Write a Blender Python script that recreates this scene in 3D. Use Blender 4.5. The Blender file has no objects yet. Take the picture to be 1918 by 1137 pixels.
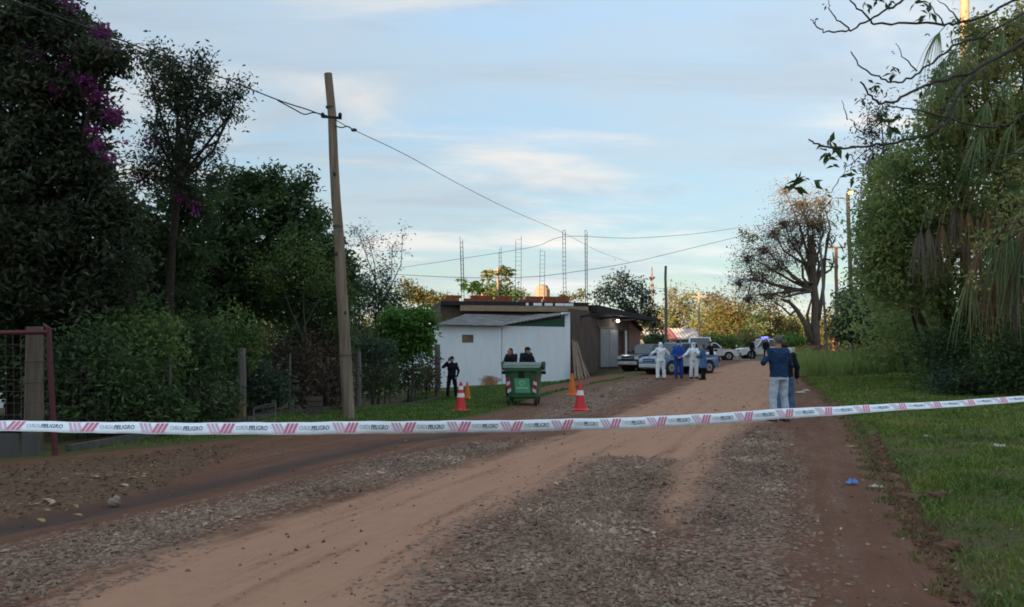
import bpy, bmesh, math, random
import numpy as np
from mathutils import Vector, Matrix

R = math.radians
rng = np.random.default_rng(7)
random.seed(7)
scene = bpy.context.scene
col = scene.collection

# ------------------------------------------------------------------ camera
FPX, CX, CY, HOR = 1400.0, 959.0, 568.5, 655.0
PITCH = math.atan((HOR - CY) / FPX)
CAMZ = 1.5
cam_d = bpy.data.cameras.new('camera')
cam_d.sensor_width = 36.0
cam_d.lens = FPX / 1918.0 * 36.0
cam_d.clip_start = 0.05
cam_d.clip_end = 3000
cam = bpy.data.objects.new('camera', cam_d)
cam.location = (0, 0, CAMZ)
cam.rotation_euler = (math.pi / 2 + PITCH, 0, 0)
col.objects.link(cam)
scene.camera = cam

# ------------------------------------------------------------------ sky, sun, exposure
SUN_EL, SUN_AZ = R(7.0), R(222.0)       # azimuth clockwise from +Y: behind the camera, to the left
world = bpy.data.worlds.new('World')
scene.world = world
world.use_nodes = True
wn, wl = world.node_tree.nodes, world.node_tree.links
wn.clear()
w_out = wn.new('ShaderNodeOutputWorld')
w_bg = wn.new('ShaderNodeBackground')
w_bg.inputs['Strength'].default_value = 0.15
sky = wn.new('ShaderNodeTexSky')
sky.sky_type = 'NISHITA'
sky.sun_disc = False
sky.sun_elevation = SUN_EL
sky.sun_rotation = SUN_AZ
sky.altitude = 200
sky.air_density = 1.0
sky.dust_density = 0.6
sky.ozone_density = 1.6
tc = wn.new('ShaderNodeTexCoord')
sep = wn.new('ShaderNodeSeparateXYZ')
wl.new(tc.outputs['Generated'], sep.inputs[0])


def wmath(op, a, b=None, clamp=False):
    n = wn.new('ShaderNodeMath'); n.operation = op; n.use_clamp = clamp
    for i, v in enumerate((a, b)):
        if v is None:
            continue
        if isinstance(v, (int, float)):
            n.inputs[i].default_value = v
        else:
            wl.new(v, n.inputs[i])
    return n.outputs[0]


zc = wmath('ADD', wmath('MAXIMUM', sep.outputs[2], 0.0), 0.16)
comb = wn.new('ShaderNodeCombineXYZ')
wl.new(wmath('DIVIDE', sep.outputs[0], zc), comb.inputs[0])
wl.new(wmath('DIVIDE', sep.outputs[1], zc), comb.inputs[1])


def wnoise(scale, detail, rough, sx, sy, rot, off, dist=0.0):
    m = wn.new('ShaderNodeMapping')
    m.inputs['Scale'].default_value = (sx, sy, 1)
    m.inputs['Rotation'].default_value = (0, 0, rot)
    m.inputs['Location'].default_value = off
    wl.new(comb.outputs[0], m.inputs[0])
    n = wn.new('ShaderNodeTexNoise')
    n.inputs['Scale'].default_value = scale
    n.inputs['Detail'].default_value = detail
    n.inputs['Roughness'].default_value = rough
    n.inputs['Distortion'].default_value = dist
    wl.new(m.outputs[0], n.inputs[0])
    return n.outputs['Fac']


def wramp(src, a, b, lo=0.0, hi=1.0):
    n = wn.new('ShaderNodeMapRange')
    n.interpolation_type = 'SMOOTHSTEP'
    n.inputs[1].default_value = a; n.inputs[2].default_value = b
    n.inputs[3].default_value = lo; n.inputs[4].default_value = hi
    wl.new(src, n.inputs[0])
    return n.outputs[0]


def wmix(fac, a, b):
    n = wn.new('ShaderNodeMix'); n.data_type = 'RGBA'
    wl.new(fac, n.inputs[0])
    for s, v in ((n.inputs[6], a), (n.inputs[7], b)):
        if isinstance(v, tuple):
            s.default_value = v
        else:
            wl.new(v, s)
    return n.outputs[2]


def wmul(a, rgb):
    n = wn.new('ShaderNodeMix'); n.data_type = 'RGBA'; n.blend_type = 'MULTIPLY'
    n.inputs[0].default_value = 1.0
    wl.new(a, n.inputs[6]); n.inputs[7].default_value = (*rgb, 1)
    return n.outputs[2]


bw0 = wn.new('ShaderNodeRGBToBW')
wl.new(sky.outputs[0], bw0.inputs[0])
# thin high cloud evens the whole sky out: bright parts are held back, everywhere alike
even = wmath('DIVIDE', wmath('MULTIPLY', wmath('SQRT', bw0.outputs[0]), 0.285), bw0.outputs[0])
ec = wn.new('ShaderNodeCombineXYZ')
for i_ in range(3): wl.new(even, ec.inputs[i_])
em = wn.new('ShaderNodeMix'); em.data_type = 'RGBA'; em.blend_type = 'MULTIPLY'; em.inputs[0].default_value = 1.0
wl.new(sky.outputs[0], em.inputs[6]); wl.new(ec.outputs[0], em.inputs[7])
# plus the thin cloud itself, which like any overcast sheet is brighter overhead than at the rim
ov = wmath('MULTIPLY', wmath('ADD', 0.10, wmath('MULTIPLY', wmath('POWER', wmath('MAXIMUM', sep.outputs[2], 0.0), 1.5), 1.85)), 0.30)
oc = wn.new('ShaderNodeCombineXYZ')
for i_, k_ in enumerate((0.86, 0.99, 1.10)): wl.new(wmath('MULTIPLY', ov, k_), oc.inputs[i_])
ea = wn.new('ShaderNodeMix'); ea.data_type = 'RGBA'; ea.blend_type = 'ADD'; ea.inputs[0].default_value = 1.0
wl.new(em.outputs[2], ea.inputs[6]); wl.new(oc.outputs[0], ea.inputs[7])
SKY = ea.outputs[2]
bw = wn.new('ShaderNodeRGBToBW')
wl.new(SKY, bw.inputs[0])
veil = wramp(wnoise(1.1, 5, 0.55, 0.8, 1.5, 0.5, (3.1, 1.7, 0)), 0.30, 0.72, 0.0, 0.7)
base_sky = wmix(veil, SKY, wmul(bw.outputs[0], (0.90, 1.0, 1.06)))
grey = wramp(wnoise(1.5, 6, 0.6, 0.6, 1.9, 0.35, (2.27, 9.62, 0), 0.4), 0.46, 0.70, 0.0, 0.75)
base_sky = wmix(grey, base_sky, wmul(bw.outputs[0], (0.74, 0.87, 1.0)))
puff = wramp(wnoise(1.25, 6, 0.55, 0.75, 1.7, 0.2, (1.26, 7.05, 0), 0.5), 0.46, 0.74, 0.0, 1.0)
base_sky = wmix(puff, base_sky, wmul(bw.outputs[0], (1.30, 1.27, 1.21)))
wl.new(base_sky, w_bg.inputs['Color'])
wl.new(w_bg.outputs[0], w_out.inputs[0])

sun_d = bpy.data.lights.new('sun', 'SUN')
sun_d.energy = 2.0
sun_d.angle = R(0.5)
sun_d.color = (1.0, 0.70, 0.42)
sun = bpy.data.objects.new('sun', sun_d)
col.objects.link(sun)
sun_dir = Vector((math.sin(SUN_AZ) * math.cos(SUN_EL), math.cos(SUN_AZ) * math.cos(SUN_EL), math.sin(SUN_EL)))
sun.rotation_euler = sun_dir.to_track_quat('Z', 'Y').to_euler()

scene.cycles.filter_width = 1.8
scene.view_settings.view_transform = 'Standard'
scene.view_settings.look = 'None'
scene.view_settings.gamma = 1.0
scene.view_settings.use_curve_mapping = False
scene.view_settings.exposure = 3.1


# ------------------------------------------------------------------ pixels -> place
def ray(px, py):
    u, v = (px - CX) / FPX, (CY - py) / FPX
    return np.array((u, math.cos(PITCH) - v * math.sin(PITCH), math.sin(PITCH) + v * math.cos(PITCH)))


def P(px, py, d):
    r = ray(px, py)
    p = r * (d / r[1])
    return np.array((p[0], p[1], p[2] + CAMZ))


def ss(a, b, x):
    t = np.clip((np.asarray(x, float) - a) / (b - a), 0, 1)
    return t * t * (3 - 2 * t)


def gz(x, y):
    x = np.asarray(x, float); y = np.asarray(y, float)
    u = x - (-2 + 0.31 * y)
    z = -0.55 * ss(15, 30, y) * ss(-4, -9.5, u) * (1 - 0.6 * ss(44, 62, y))
    z = z + 0.75 * ss(28, 75, y) + 0.012 * np.clip(y - 75, 0, 200)
    z = z + 0.10 * ss(3.6, 4.6, u) * (1 - ss(30, 60, y))
    a = ss(2.5, 6, u) + ss(-3, -6, u)
    z = z + 0.018 * a * (np.sin(1.7 * x + 0.6 * y) + np.sin(0.9 * y - 1.3 * x + 2) + 0.6 * np.sin(3.1 * x - 2.2 * y))
    z = z + 0.010 * np.sin(2.1 * u + 0.25 * y) * (1 - ss(20, 40, y))
    return z


def G(px, py):
    r = ray(px, py)
    lo, hi = 1.5, 260.0
    for _ in range(50):
        m = 0.5 * (lo + hi)
        t = m / r[1]
        if CAMZ + r[2] * t > float(gz(r[0] * t, m)):
            lo = m
        else:
            hi = m
    t = lo / r[1]
    return np.array((r[0] * t, lo, float(gz(r[0] * t, lo))))


def on_ground(px, d):
    x = (px - CX) / FPX * d        # good enough near the horizon row
    return np.array((x, d, float(gz(x, d))))


# ------------------------------------------------------------------ tagging helpers
def tag(o, label=None, cat=None, group=None, kind=None):
    if label: o['label'] = label
    if cat: o['category'] = cat
    if group: o['group'] = group
    if kind: o['kind'] = kind
    return o


def empty(name, loc=(0, 0, 0), rz=0.0, label=None, cat=None, group=None):
    o = bpy.data.objects.new(name, None)
    o.location = tuple(loc); o.rotation_euler = (0, 0, rz)
    o.empty_display_size = 0.2
    col.objects.link(o)
    return tag(o, label, cat, group)


# ------------------------------------------------------------------ materials
MATS = {}


def pm(name, rgb, rough=0.75, var=0.25, scale=6.0, bump=0.0, bscale=30.0, metal=0.0, rgb2=None, emit=None, spec=0.4, stretch=(1, 1, 1)):
    if name in MATS:
        return MATS[name]
    m = bpy.data.materials.new(name); m.use_nodes = True
    nt = m.node_tree; N, L = nt.nodes, nt.links
    b = N['Principled BSDF']
    b.inputs['Roughness'].default_value = rough
    b.inputs['Metallic'].default_value = metal
    b.inputs['Specular IOR Level'].default_value = spec
    t = N.new('ShaderNodeTexCoord')
    mp = N.new('ShaderNodeMapping'); mp.inputs['Scale'].default_value = stretch
    L.new(t.outputs['Object'], mp.inputs[0])
    n = N.new('ShaderNodeTexNoise'); n.inputs['Scale'].default_value = scale
    n.inputs['Detail'].default_value = 6; n.inputs['Roughness'].default_value = 0.65
    L.new(mp.outputs[0], n.inputs[0])
    mr = N.new('ShaderNodeMapRange'); mr.inputs[1].default_value = 0.3; mr.inputs[2].default_value = 0.7
    L.new(n.outputs['Fac'], mr.inputs[0])
    mx = N.new('ShaderNodeMix'); mx.data_type = 'RGBA'
    L.new(mr.outputs[0], mx.inputs[0])
    c2 = rgb2 if rgb2 else tuple(min(1, c * (1 + var)) for c in rgb)
    c1 = rgb if rgb2 else tuple(c * (1 - var) for c in rgb)
    mx.inputs[6].default_value = (*c1, 1); mx.inputs[7].default_value = (*c2, 1)
    L.new(mx.outputs[2], b.inputs['Base Color'])
    if bump > 0:
        n2 = N.new('ShaderNodeTexNoise'); n2.inputs['Scale'].default_value = bscale; n2.inputs['Detail'].default_value = 5
        L.new(mp.outputs[0], n2.inputs[0])
        bp = N.new('ShaderNodeBump'); bp.inputs['Strength'].default_value = bump; bp.inputs['Distance'].default_value = 0.02
        L.new(n2.outputs['Fac'], bp.inputs['Height']); L.new(bp.outputs[0], b.inputs['Normal'])
    if emit:
        b.inputs['Emission Color'].default_value = (*emit[:3], 1)
        b.inputs['Emission Strength'].default_value = emit[3]
    MATS[name] = m
    return m


def leafmat(name, cols, rough=0.55, trans=0.38):
    if name in MATS:
        return MATS[name]
    m = bpy.data.materials.new(name); m.use_nodes = True
    nt = m.node_tree; N, L = nt.nodes, nt.links
    b = N['Principled BSDF']; out = N['Material Output']
    b.inputs['Roughness'].default_value = rough
    b.inputs['Specular IOR Level'].default_value = 0.35
    g = N.new('ShaderNodeNewGeometry')
    r = N.new('ShaderNodeValToRGB')
    el = r.color_ramp.elements
    for i, c in enumerate(cols):
        e = el[i] if i < 2 else el.new(i / (len(cols) - 1))
        e.position = i / (len(cols) - 1); e.color = (*c, 1)
    t = N.new('ShaderNodeTexCoord')
    n = N.new('ShaderNodeTexNoise'); n.inputs['Scale'].default_value = 0.9; n.inputs['Detail'].default_value = 2
    L.new(t.outputs['Object'], n.inputs[0])
    a = N.new('ShaderNodeMath'); a.operation = 'MULTIPLY_ADD'; a.inputs[1].default_value = 0.55
    L.new(g.outputs['Random Per Island'], a.inputs[0])
    s = N.new('ShaderNodeMath'); s.operation = 'MULTIPLY_ADD'; s.inputs[1].default_value = 1.5; s.inputs[2].default_value = -0.52
    L.new(n.outputs['Fac'], s.inputs[0]); L.new(s.outputs[0], a.inputs[2])
    L.new(a.outputs[0], r.inputs[0])
    L.new(r.outputs[0], b.inputs['Base Color'])
    if trans > 0:
        tr = N.new('ShaderNodeBsdfTranslucent'); L.new(r.outputs[0], tr.inputs[0])
        mx = N.new('ShaderNodeMixShader'); mx.inputs[0].default_value = trans
        L.new(b.outputs[0], mx.inputs[1]); L.new(tr.outputs[0], mx.inputs[2]); L.new(mx.outputs[0], out.inputs[0])
    MATS[name] = m
    return m


# ------------------------------------------------------------------ mesh building
def link_mesh(name, me, mat=None, parent=None):
    o = bpy.data.objects.new(name, me)
    if mat: me.materials.append(mat)
    col.objects.link(o)
    if parent: o.parent = parent
    return o


def mesh_tris(name, V, Fa, mat=None, parent=None, smooth=False, loc=None):
    """V (n,3), Fa (m,k) arrays, fast."""
    me = bpy.data.meshes.new(name)
    V = np.asarray(V, np.float32); Fa = np.asarray(Fa, np.int32)
    m, k = Fa.shape
    me.vertices.add(len(V)); me.vertices.foreach_set('co', V.ravel())
    me.loops.add(m * k); me.loops.foreach_set('vertex_index', Fa.ravel())
    me.polygons.add(m); me.polygons.foreach_set('loop_start', np.arange(0, m * k, k, dtype=np.int32))
    me.polygons.foreach_set('use_smooth', np.full(m, smooth))
    me.update(calc_edges=True)
    o = link_mesh(name, me, mat, parent)
    if loc is not None: o.location = loc
    return o


def frame(t):
    t = t / (np.linalg.norm(t) + 1e-9)
    up = np.array((0, 0, 1.0)) if abs(t[2]) < 0.9 else np.array((1.0, 0, 0))
    a = np.cross(up, t); a /= np.linalg.norm(a)
    b = np.cross(t, a)
    return a, b


class MB:
    def __init__(s):
        s.V = []; s.F = []; s.n = 0

    def add(s, V, F):
        V = np.asarray(V, float)
        s.F += [tuple(i + s.n for i in f) for f in F]
        s.V.append(V); s.n += len(V)
        return s

    def box(s, c, size, rz=0.0, M=None):
        x, y, z = (v / 2 for v in size)
        V = np.array([(-x, -y, -z), (x, -y, -z), (x, y, -z), (-x, y, -z), (-x, -y, z), (x, -y, z), (x, y, z), (-x, y, z)])
        if M is not None:
            V = V @ np.asarray(M).T
        elif rz:
            ca, sa = math.cos(rz), math.sin(rz)
            V = V @ np.array([(ca, -sa, 0), (sa, ca, 0), (0, 0, 1)]).T
        return s.add(V + np.asarray(c, float), [(3, 2, 1, 0), (4, 5, 6, 7), (0, 1, 5, 4), (1, 2, 6, 5), (2, 3, 7, 6), (3, 0, 4, 7)])

    def hexa(s, b4, t4):
        return s.add(np.array(list(b4) + list(t4), float), [(3, 2, 1, 0), (4, 5, 6, 7), (0, 1, 5, 4), (1, 2, 6, 5), (2, 3, 7, 6), (3, 0, 4, 7)])

    def beam(s, a, b, w, h):
        a, b = np.asarray(a, float), np.asarray(b, float)
        t = b - a; L = np.linalg.norm(t)
        u, v = frame(t)
        M = np.array([u, v, t / L]).T
        return s.box((a + b) / 2, (w, h, L), M=M)

    def tube(s, pts, rad, seg=6, caps=True, sq=None):
        pts = np.asarray(pts, float); n = len(pts)
        rad = np.full(n, rad, float) if np.isscalar(rad) else np.asarray(rad, float)
        T = np.gradient(pts, axis=0) if n > 2 else np.repeat((pts[1] - pts[0])[None], 2, 0)
        a, b = frame(T[0])
        rings = []
        ang = np.linspace(0, 2 * math.pi, seg, endpoint=False)
        for i in range(n):
            t = T[i] / (np.linalg.norm(T[i]) + 1e-9)
            a = a - t * np.dot(a, t); a /= (np.linalg.norm(a) + 1e-9); b = np.cross(t, a)
            rings.append(pts[i] + rad[i] * (np.cos(ang)[:, None] * a + np.sin(ang)[:, None] * b))
        F = []
        for i in range(n - 1):
            for j in range(seg):
                k = (j + 1) % seg
                F.append((i * seg + j, i * seg + k, (i + 1) * seg + k, (i + 1) * seg + j))
        if caps:
            F.append(tuple(range(seg - 1, -1, -1))); F.append(tuple(range((n - 1) * seg, n * seg)))
        return s.add(np.concatenate(rings), F)

    def ering(s, secs, seg=14, caps=True):
        """secs: list of (center, rx, ry, tilt-normal or None): horizontal elliptical rings lofted."""
        ang = np.linspace(0, 2 * math.pi, seg, endpoint=False)
        rings = []
        for c, rx, ry in secs:
            rings.append(np.stack([c[0] + rx * np.cos(ang), c[1] + ry * np.sin(ang), np.full(seg, c[2])], 1))
        n = len(secs); F = []
        for i in range(n - 1):
            for j in range(seg):
                k = (j + 1) % seg
                F.append((i * seg + j, i * seg + k, (i + 1) * seg + k, (i + 1) * seg + j))
        if caps:
            F.append(tuple(range(seg - 1, -1, -1))); F.append(tuple(range((n - 1) * seg, n * seg)))
        return s.add(np.concatenate(rings), F)

    def ball(s, c, r, seg=12, rings=8, M=None):
        r = np.array((r, r, r), float) if np.isscalar(r) else np.asarray(r, float)
        V = [(0, 0, -1)]
        for i in range(1, rings):
            ph = -math.pi / 2 + math.pi * i / rings
            for j in range(seg):
                th = 2 * math.pi * j / seg
                V.append((math.cos(ph) * math.cos(th), math.cos(ph) * math.sin(th), math.sin(ph)))
        V.append((0, 0, 1))
        V = np.array(V) * r
        if M is not None: V = V @ np.asarray(M).T
        F = [(0, 1 + (j + 1) % seg, 1 + j) for j in range(seg)]
        for i in range(rings - 2):
            for j in range(seg):
                a = 1 + i * seg; k = (j + 1) % seg
                F.append((a + j, a + k, a + seg + k, a + seg + j))
        top = len(V) - 1; a = 1 + (rings - 2) * seg
        F += [(a + j, a + (j + 1) % seg, top) for j in range(seg)]
        return s.add(V + np.asarray(c, float), F)

    def prism(s, poly, y0, y1):
        """poly in (x,z), extruded along y."""
        n = len(poly)
        V = [(p[0], y0, p[1]) for p in poly] + [(p[0], y1, p[1]) for p in poly]
        F = [tuple(range(n)), tuple(range(2 * n - 1, n - 1, -1))]
        for i in range(n):
            k = (i + 1) % n
            F.append((k, i, n + i, n + k))
        return s.add(V, F)

    def slab(s, poly, z0, z1):
        """poly in (x,y) list; z0/z1 scalars or per-vertex lists."""
        n = len(poly)
        z0 = [z0] * n if np.isscalar(z0) else z0; z1 = [z1] * n if np.isscalar(z1) else z1
        V = [(p[0], p[1], z0[i]) for i, p in enumerate(poly)] + [(p[0], p[1], z1[i]) for i, p in enumerate(poly)]
        F = [tuple(range(n - 1, -1, -1)), tuple(range(n, 2 * n))]
        for i in range(n):
            k = (i + 1) % n
            F.append((i, k, n + k, n + i))
        return s.add(V, F)

    def build(s, name, mat=None, parent=None, smooth=False, loc=None, bevel=0.0, flip=True):
        me = bpy.data.meshes.new(name)
        V = np.concatenate(s.V)
        me.from_pydata(V.tolist(), [], s.F)
        if flip:
            bm = bmesh.new(); bm.from_mesh(me)
            bmesh.ops.recalc_face_normals(bm, faces=bm.faces)
            bm.to_mesh(me); bm.free()
        if smooth:
            me.polygons.foreach_set('use_smooth', np.full(len(me.polygons), True))
        me.update()
        o = link_mesh(name, me, mat, parent)
        if loc is not None: o.location = tuple(loc)
        if bevel > 0:
            b = o.modifiers.new('bevel', 'BEVEL'); b.width = bevel; b.segments = 2; b.limit_method = 'ANGLE'; b.angle_limit = R(35)
        return o


def copy_tree(o, parent=None):
    c = o.copy(); col.objects.link(c); c.parent = parent
    for ch in list(o.children):
        copy_tree(ch, c)
    return c


def inpoly(x, y, poly):
    poly = np.asarray(poly)[:, :2]; n = len(poly)
    r = np.zeros(x.shape, bool)
    j = n - 1
    for i in range(n):
        xi, yi = poly[i]; xj, yj = poly[j]
        c = ((yi > y) != (yj > y)) & (x < (xj - xi) * (y - yi) / (yj - yi + 1e-12) + xi)
        r ^= c; j = i
    return r


def sdist(x, y, poly):
    """signed distance, positive inside."""
    poly = np.asarray(poly)[:, :2]; n = len(poly)
    d = np.full(x.shape, 1e9)
    for i in range(n):
        a = poly[i]; b = poly[(i + 1) % n]
        ab = b - a
        t = np.clip(((x - a[0]) * ab[0] + (y - a[1]) * ab[1]) / (ab @ ab + 1e-12), 0, 1)
        d = np.minimum(d, np.hypot(x - a[0] - t * ab[0], y - a[1] - t * ab[1]))
    return np.where(inpoly(x, y, poly), d, -d)


def ldist(x, y, line):
    line = np.asarray(line)[:, :2]
    d = np.full(x.shape, 1e9)
    for i in range(len(line) - 1):
        a = line[i]; ab = line[i + 1] - a
        t = np.clip(((x - a[0]) * ab[0] + (y - a[1]) * ab[1]) / (ab @ ab + 1e-12), 0, 1)
        d = np.minimum(d, np.hypot(x - a[0] - t * ab[0], y - a[1] - t * ab[1]))
    return d


# ------------------------------------------------------------------ leaves
def leaf_arrays(C, size, droop=0.25, aspect=0.42, fold=0.12, dirs=None, upb=0.8):
    n = len(C)
    d = rng.normal(size=(n, 3)) if dirs is None else dirs + 0.35 * rng.normal(size=(n, 3))
    d[:, 2] -= droop
    nn = rng.normal(size=(n, 3)) * 0.62
    nn[:, 2] += upb                       # leaf blades tend to face the sky
    nn /= np.linalg.norm(nn, axis=1)[:, None]
    d -= nn * np.sum(d * nn, 1)[:, None] * (0.75 if dirs is None else 0.2)
    d /= np.linalg.norm(d, axis=1)[:, None]
    s = np.cross(nn, d); s /= (np.linalg.norm(s, axis=1)[:, None] + 1e-9)
    nn = np.cross(d, s)
    L = (size * rng.uniform(0.65, 1.35, n))[:, None]
    w = L * aspect * 0.5
    V = np.stack([C, C + d * L * 0.45 + s * w + nn * L * fold, C + d * L, C + d * L * 0.45 - s * w + nn * L * fold], 1).reshape(-1, 3)
    i = (np.arange(n) * 4)[:, None]
    Fa = np.concatenate([i + np.array([[0, 1, 2]]), i + np.array([[0, 2, 3]])], 1).reshape(-1, 3)
    return V, Fa


def clump_pts(c, r, ntw, nl, sig, flat=0.85):
    """twig tips spread through an ellipsoid, leaves gathered round each."""
    v = rng.normal(size=(ntw, 3)); v /= np.linalg.norm(v, axis=1)[:, None]
    rad = rng.uniform(0.0, 1.0, ntw) ** 0.42
    rad *= rng.uniform(0.75, 1.15, ntw)
    tips = np.asarray(c) + v * rad[:, None] * np.asarray(r)
    pts = np.repeat(tips, nl, 0) + rng.normal(size=(ntw * nl, 3)) * sig * np.array((1, 1, flat))
    return tips, pts


BARK = None


def tree(name, label, base, clumps, mat, bark, lsize, trunk_r=0.15, dens=1.0, nl=14, sig=0.16, cat='tree', group=None,
         fork=None, droop=0.25, aspect=0.42, twigs=True, flowers=None, fmat=None, leafless=0.0, trunk_path=None, upb=0.8):
    """clumps: (center xyz, (rx,ry,rz), twigs). One trunk, a limb to every clump, twigs into the crown."""
    base = np.asarray(base, float)
    o = empty(name, base, label=label, cat=cat, group=group)
    cen = np.array([c[0] for c in clumps])
    if fork is None:
        top = cen.mean(0); fork = base + (top - base) * 0.45
    fork = np.asarray(fork, float)
    mb = MB()
    if trunk_path is None:
        mid = (base + fork) / 2 + rng.normal(size=3) * 0.06 * np.linalg.norm(fork - base) * np.array((1, 1, 0.2))
        tp = [base - (0, 0, 0.15), base + (fork - base) * 0.1, mid, fork]
    else:
        tp = [np.asarray(q, float) for q in trunk_path]
    mb.tube(np.array(tp) - base, np.linspace(trunk_r * 1.25, trunk_r * 0.75, len(tp)), 8)
    LV, LF, n = [], [], 0
    for c, r, ntw in clumps:
        c = np.asarray(c, float); r = np.asarray(r, float)
        ntw = max(3, int(ntw * dens))
        d = c - fork
        q = [fork, fork + d * 0.35 + rng.normal(size=3) * 0.08 * np.linalg.norm(d), fork + d * 0.7 + rng.normal(size=3) * 0.05 * np.linalg.norm(d), c + (0, 0, r[2] * 0.3)]
        lr = trunk_r * 0.5
        mb.tube(np.array(q) - base, [lr, lr * 0.7, lr * 0.45, lr * 0.2], 6, caps=False)
        tips, pts = clump_pts(c, r, ntw, nl, sig)
        if twigs:
            k = min(ntw, 26 if not leafless else 60)
            for t in tips[rng.choice(ntw, k, replace=False)]:
                s0 = c + (rng.uniform(-0.25, 0.25, 3)) * r
                m = (s0 + t) / 2 + rng.normal(size=3) * 0.06 * np.linalg.norm(t - s0)
                mb.tube(np.array([s0, m, t + (t - s0) * 0.12]) - base, [lr * 0.16 + 0.004, lr * 0.1 + 0.003, 0.002], 3, caps=False)
        if leafless < 1:
            if leafless > 0:
                pts = pts[rng.uniform(size=len(pts)) > leafless]
            V, Fa = leaf_arrays(pts - base, lsize, droop, aspect, upb=upb)
            
            LV.append(V); LF.append(Fa + n); n += len(V)
    mb.build('trunk', bark, o, smooth=True, flip=False)
    if LV:
        mesh_tris('crown', np.concatenate(LV), np.concatenate(LF), mat, o)
    if flowers:
        FV, FF, n = [], [], 0
        for c, r, k in flowers:
            tips, pts = clump_pts(c, r, max(3, int(k * .8)), 14, 0.06)
            V, Fa = leaf_arrays(pts - base, lsize * 0.55, 0.0, 0.8)
            FV.append(V); FF.append(Fa + n); n += len(V)
        tag(mesh_tris('flower', np.concatenate(FV), np.concatenate(FF), fmat, o), kind='stuff')
    return o


def pc(px, py, rpx, rpy, d, ntw, depth=None):
    """crown clump from its place and size in the photo at distance d."""
    k = d / FPX
    return (P(px, py, d), (rpx * k, depth if depth else max(rpx, rpy) * k, rpy * k), ntw)

# ================================================================== THE GROUND
def gp(lst):
    return np.array([G(*p) for p in lst])


ROAD_L = gp([(-500, 930), (-150, 885), (0, 868), (105, 857), (250, 842), (400, 828), (620, 812), (740, 800), (860, 787), (930, 774), (965, 762), (1040, 738), (1105, 722), (1180, 708), (1222, 697)])
ROAD_R = gp([(2500, 1700), (1830, 1160), (1725, 1000), (1660, 915), (1622, 850), (1592, 790), (1548, 745), (1512, 715), (1492, 695), (1480, 680)])
FAR = 64.0
road_poly = np.concatenate([np.array([(-14, -12, 0), (-12, 4, 0)]), ROAD_L, np.array([(10.2, 52, 0), (12.0, FAR, 0), (25.5, FAR, 0)]), ROAD_R[::-1], np.array([(4.0, -12, 0)])])

GRAVEL = [
    gp([(700, 1180), (760, 1110), (860, 1010), (930, 962), (1060, 905), (1140, 858), (1255, 862), (1245, 905), (1205, 955), (1240, 1010), (1265, 1060), (1180, 1090), (1080, 1180)]),
    gp([(1080, 1180), (1180, 1090), (1265, 1050), (1290, 985), (1335, 905), (1372, 830), (1425, 797), (1462, 812), (1470, 900), (1472, 1000), (1490, 1180)]),
    gp([(-60, 1150), (-60, 1055), (120, 1010), (330, 962), (600, 897), (700, 862), (900, 832), (985, 826), (900, 850), (800, 882), (600, 932), (400, 985), (230, 1055), (40, 1125)]),
    gp([(1000, 785), (1010, 755), (1100, 733), (1180, 722), (1175, 745), (1120, 775)]),
    gp([(1120, 735), (1160, 716), (1225, 706), (1215, 722), (1150, 752)]),
]
TAN = [gp([(-40, 1230), (60, 1125), (300, 1040), (560, 960), (800, 890), (940, 850), (1060, 815), (1160, 775), (1260, 735), (1335, 690), (1400, 676), (1440, 676), (1462, 700), (1455, 740), (1445, 785), (1400, 800), (1365, 835), (1325, 915), (1270, 985), (1210, 960), (1250, 900), (1250, 862), (1140, 858), (1050, 905), (900, 975), (820, 1040), (700, 1180), (600, 1500)])]
DARKL = gp([(-80, 1000), (120, 965), (300, 925), (450, 892), (600, 855), (720, 828), (860, 812)])
RUTR = gp([(1700, 822), (1800, 824), (1930, 834), (2100, 845)])
LITTER = gp([(-80, 990), (-80, 885), (60, 868), (250, 850), (420, 830), (480, 838), (380, 880), (300, 915), (120, 955)])
CLODS = gp([(1640, 800), (1660, 850), (1700, 905), (1720, 960), (1765, 1010), (1790, 1080), (1850, 1150), (1800, 1150), (1735, 1060), (1680, 960), (1640, 880), (1620, 820)])
DIRTV = gp([(930, 745), (1000, 742), (1120, 716), (1180, 705), (1150, 700), (1080, 712), (960, 735)])


def warp(t, a, b):
    return a * np.sinh(b * t)


nx, ny = 430, 430
tx = np.linspace(-1, 1, nx)
gx = warp(tx, 3.2, 5.9)                       # +-580 m
gy = np.concatenate([np.linspace(-60, 1.0, 25)[:-1], 1.0 + warp(np.linspace(0, 1, ny), 3.0, 6.2)])
XX, YY = np.meshgrid(gx + 1.0, gy)
X, Y = XX.ravel(), YY.ravel()
Z = gz(X, Y)
# road crown, wheel ruts and the shallow rut on the left
Z -= 0.05 * np.exp(-(ldist(X, Y, DARKL) / 0.28) ** 2)
Z -= 0.06 * np.exp(-(ldist(X, Y, RUTR) / 0.25) ** 2)
cl = sdist(X, Y, CLODS)
Z += np.where(cl > -0.05, 0.05 * np.abs(np.sin(7 * X + 3 * Y) * np.sin(6 * Y - 4 * X)) * ss(-0.05, 0.2, cl), 0)
grav = np.max([sdist(X, Y, g) for g in GRAVEL], 0)
tan = np.max([sdist(X, Y, g) for g in TAN], 0)
roadsd = sdist(X, Y, road_poly)
onroad = roadsd > 0


def att(d, w):
    return np.clip(0.5 + d / (2 * w), 0, 1)


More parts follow.
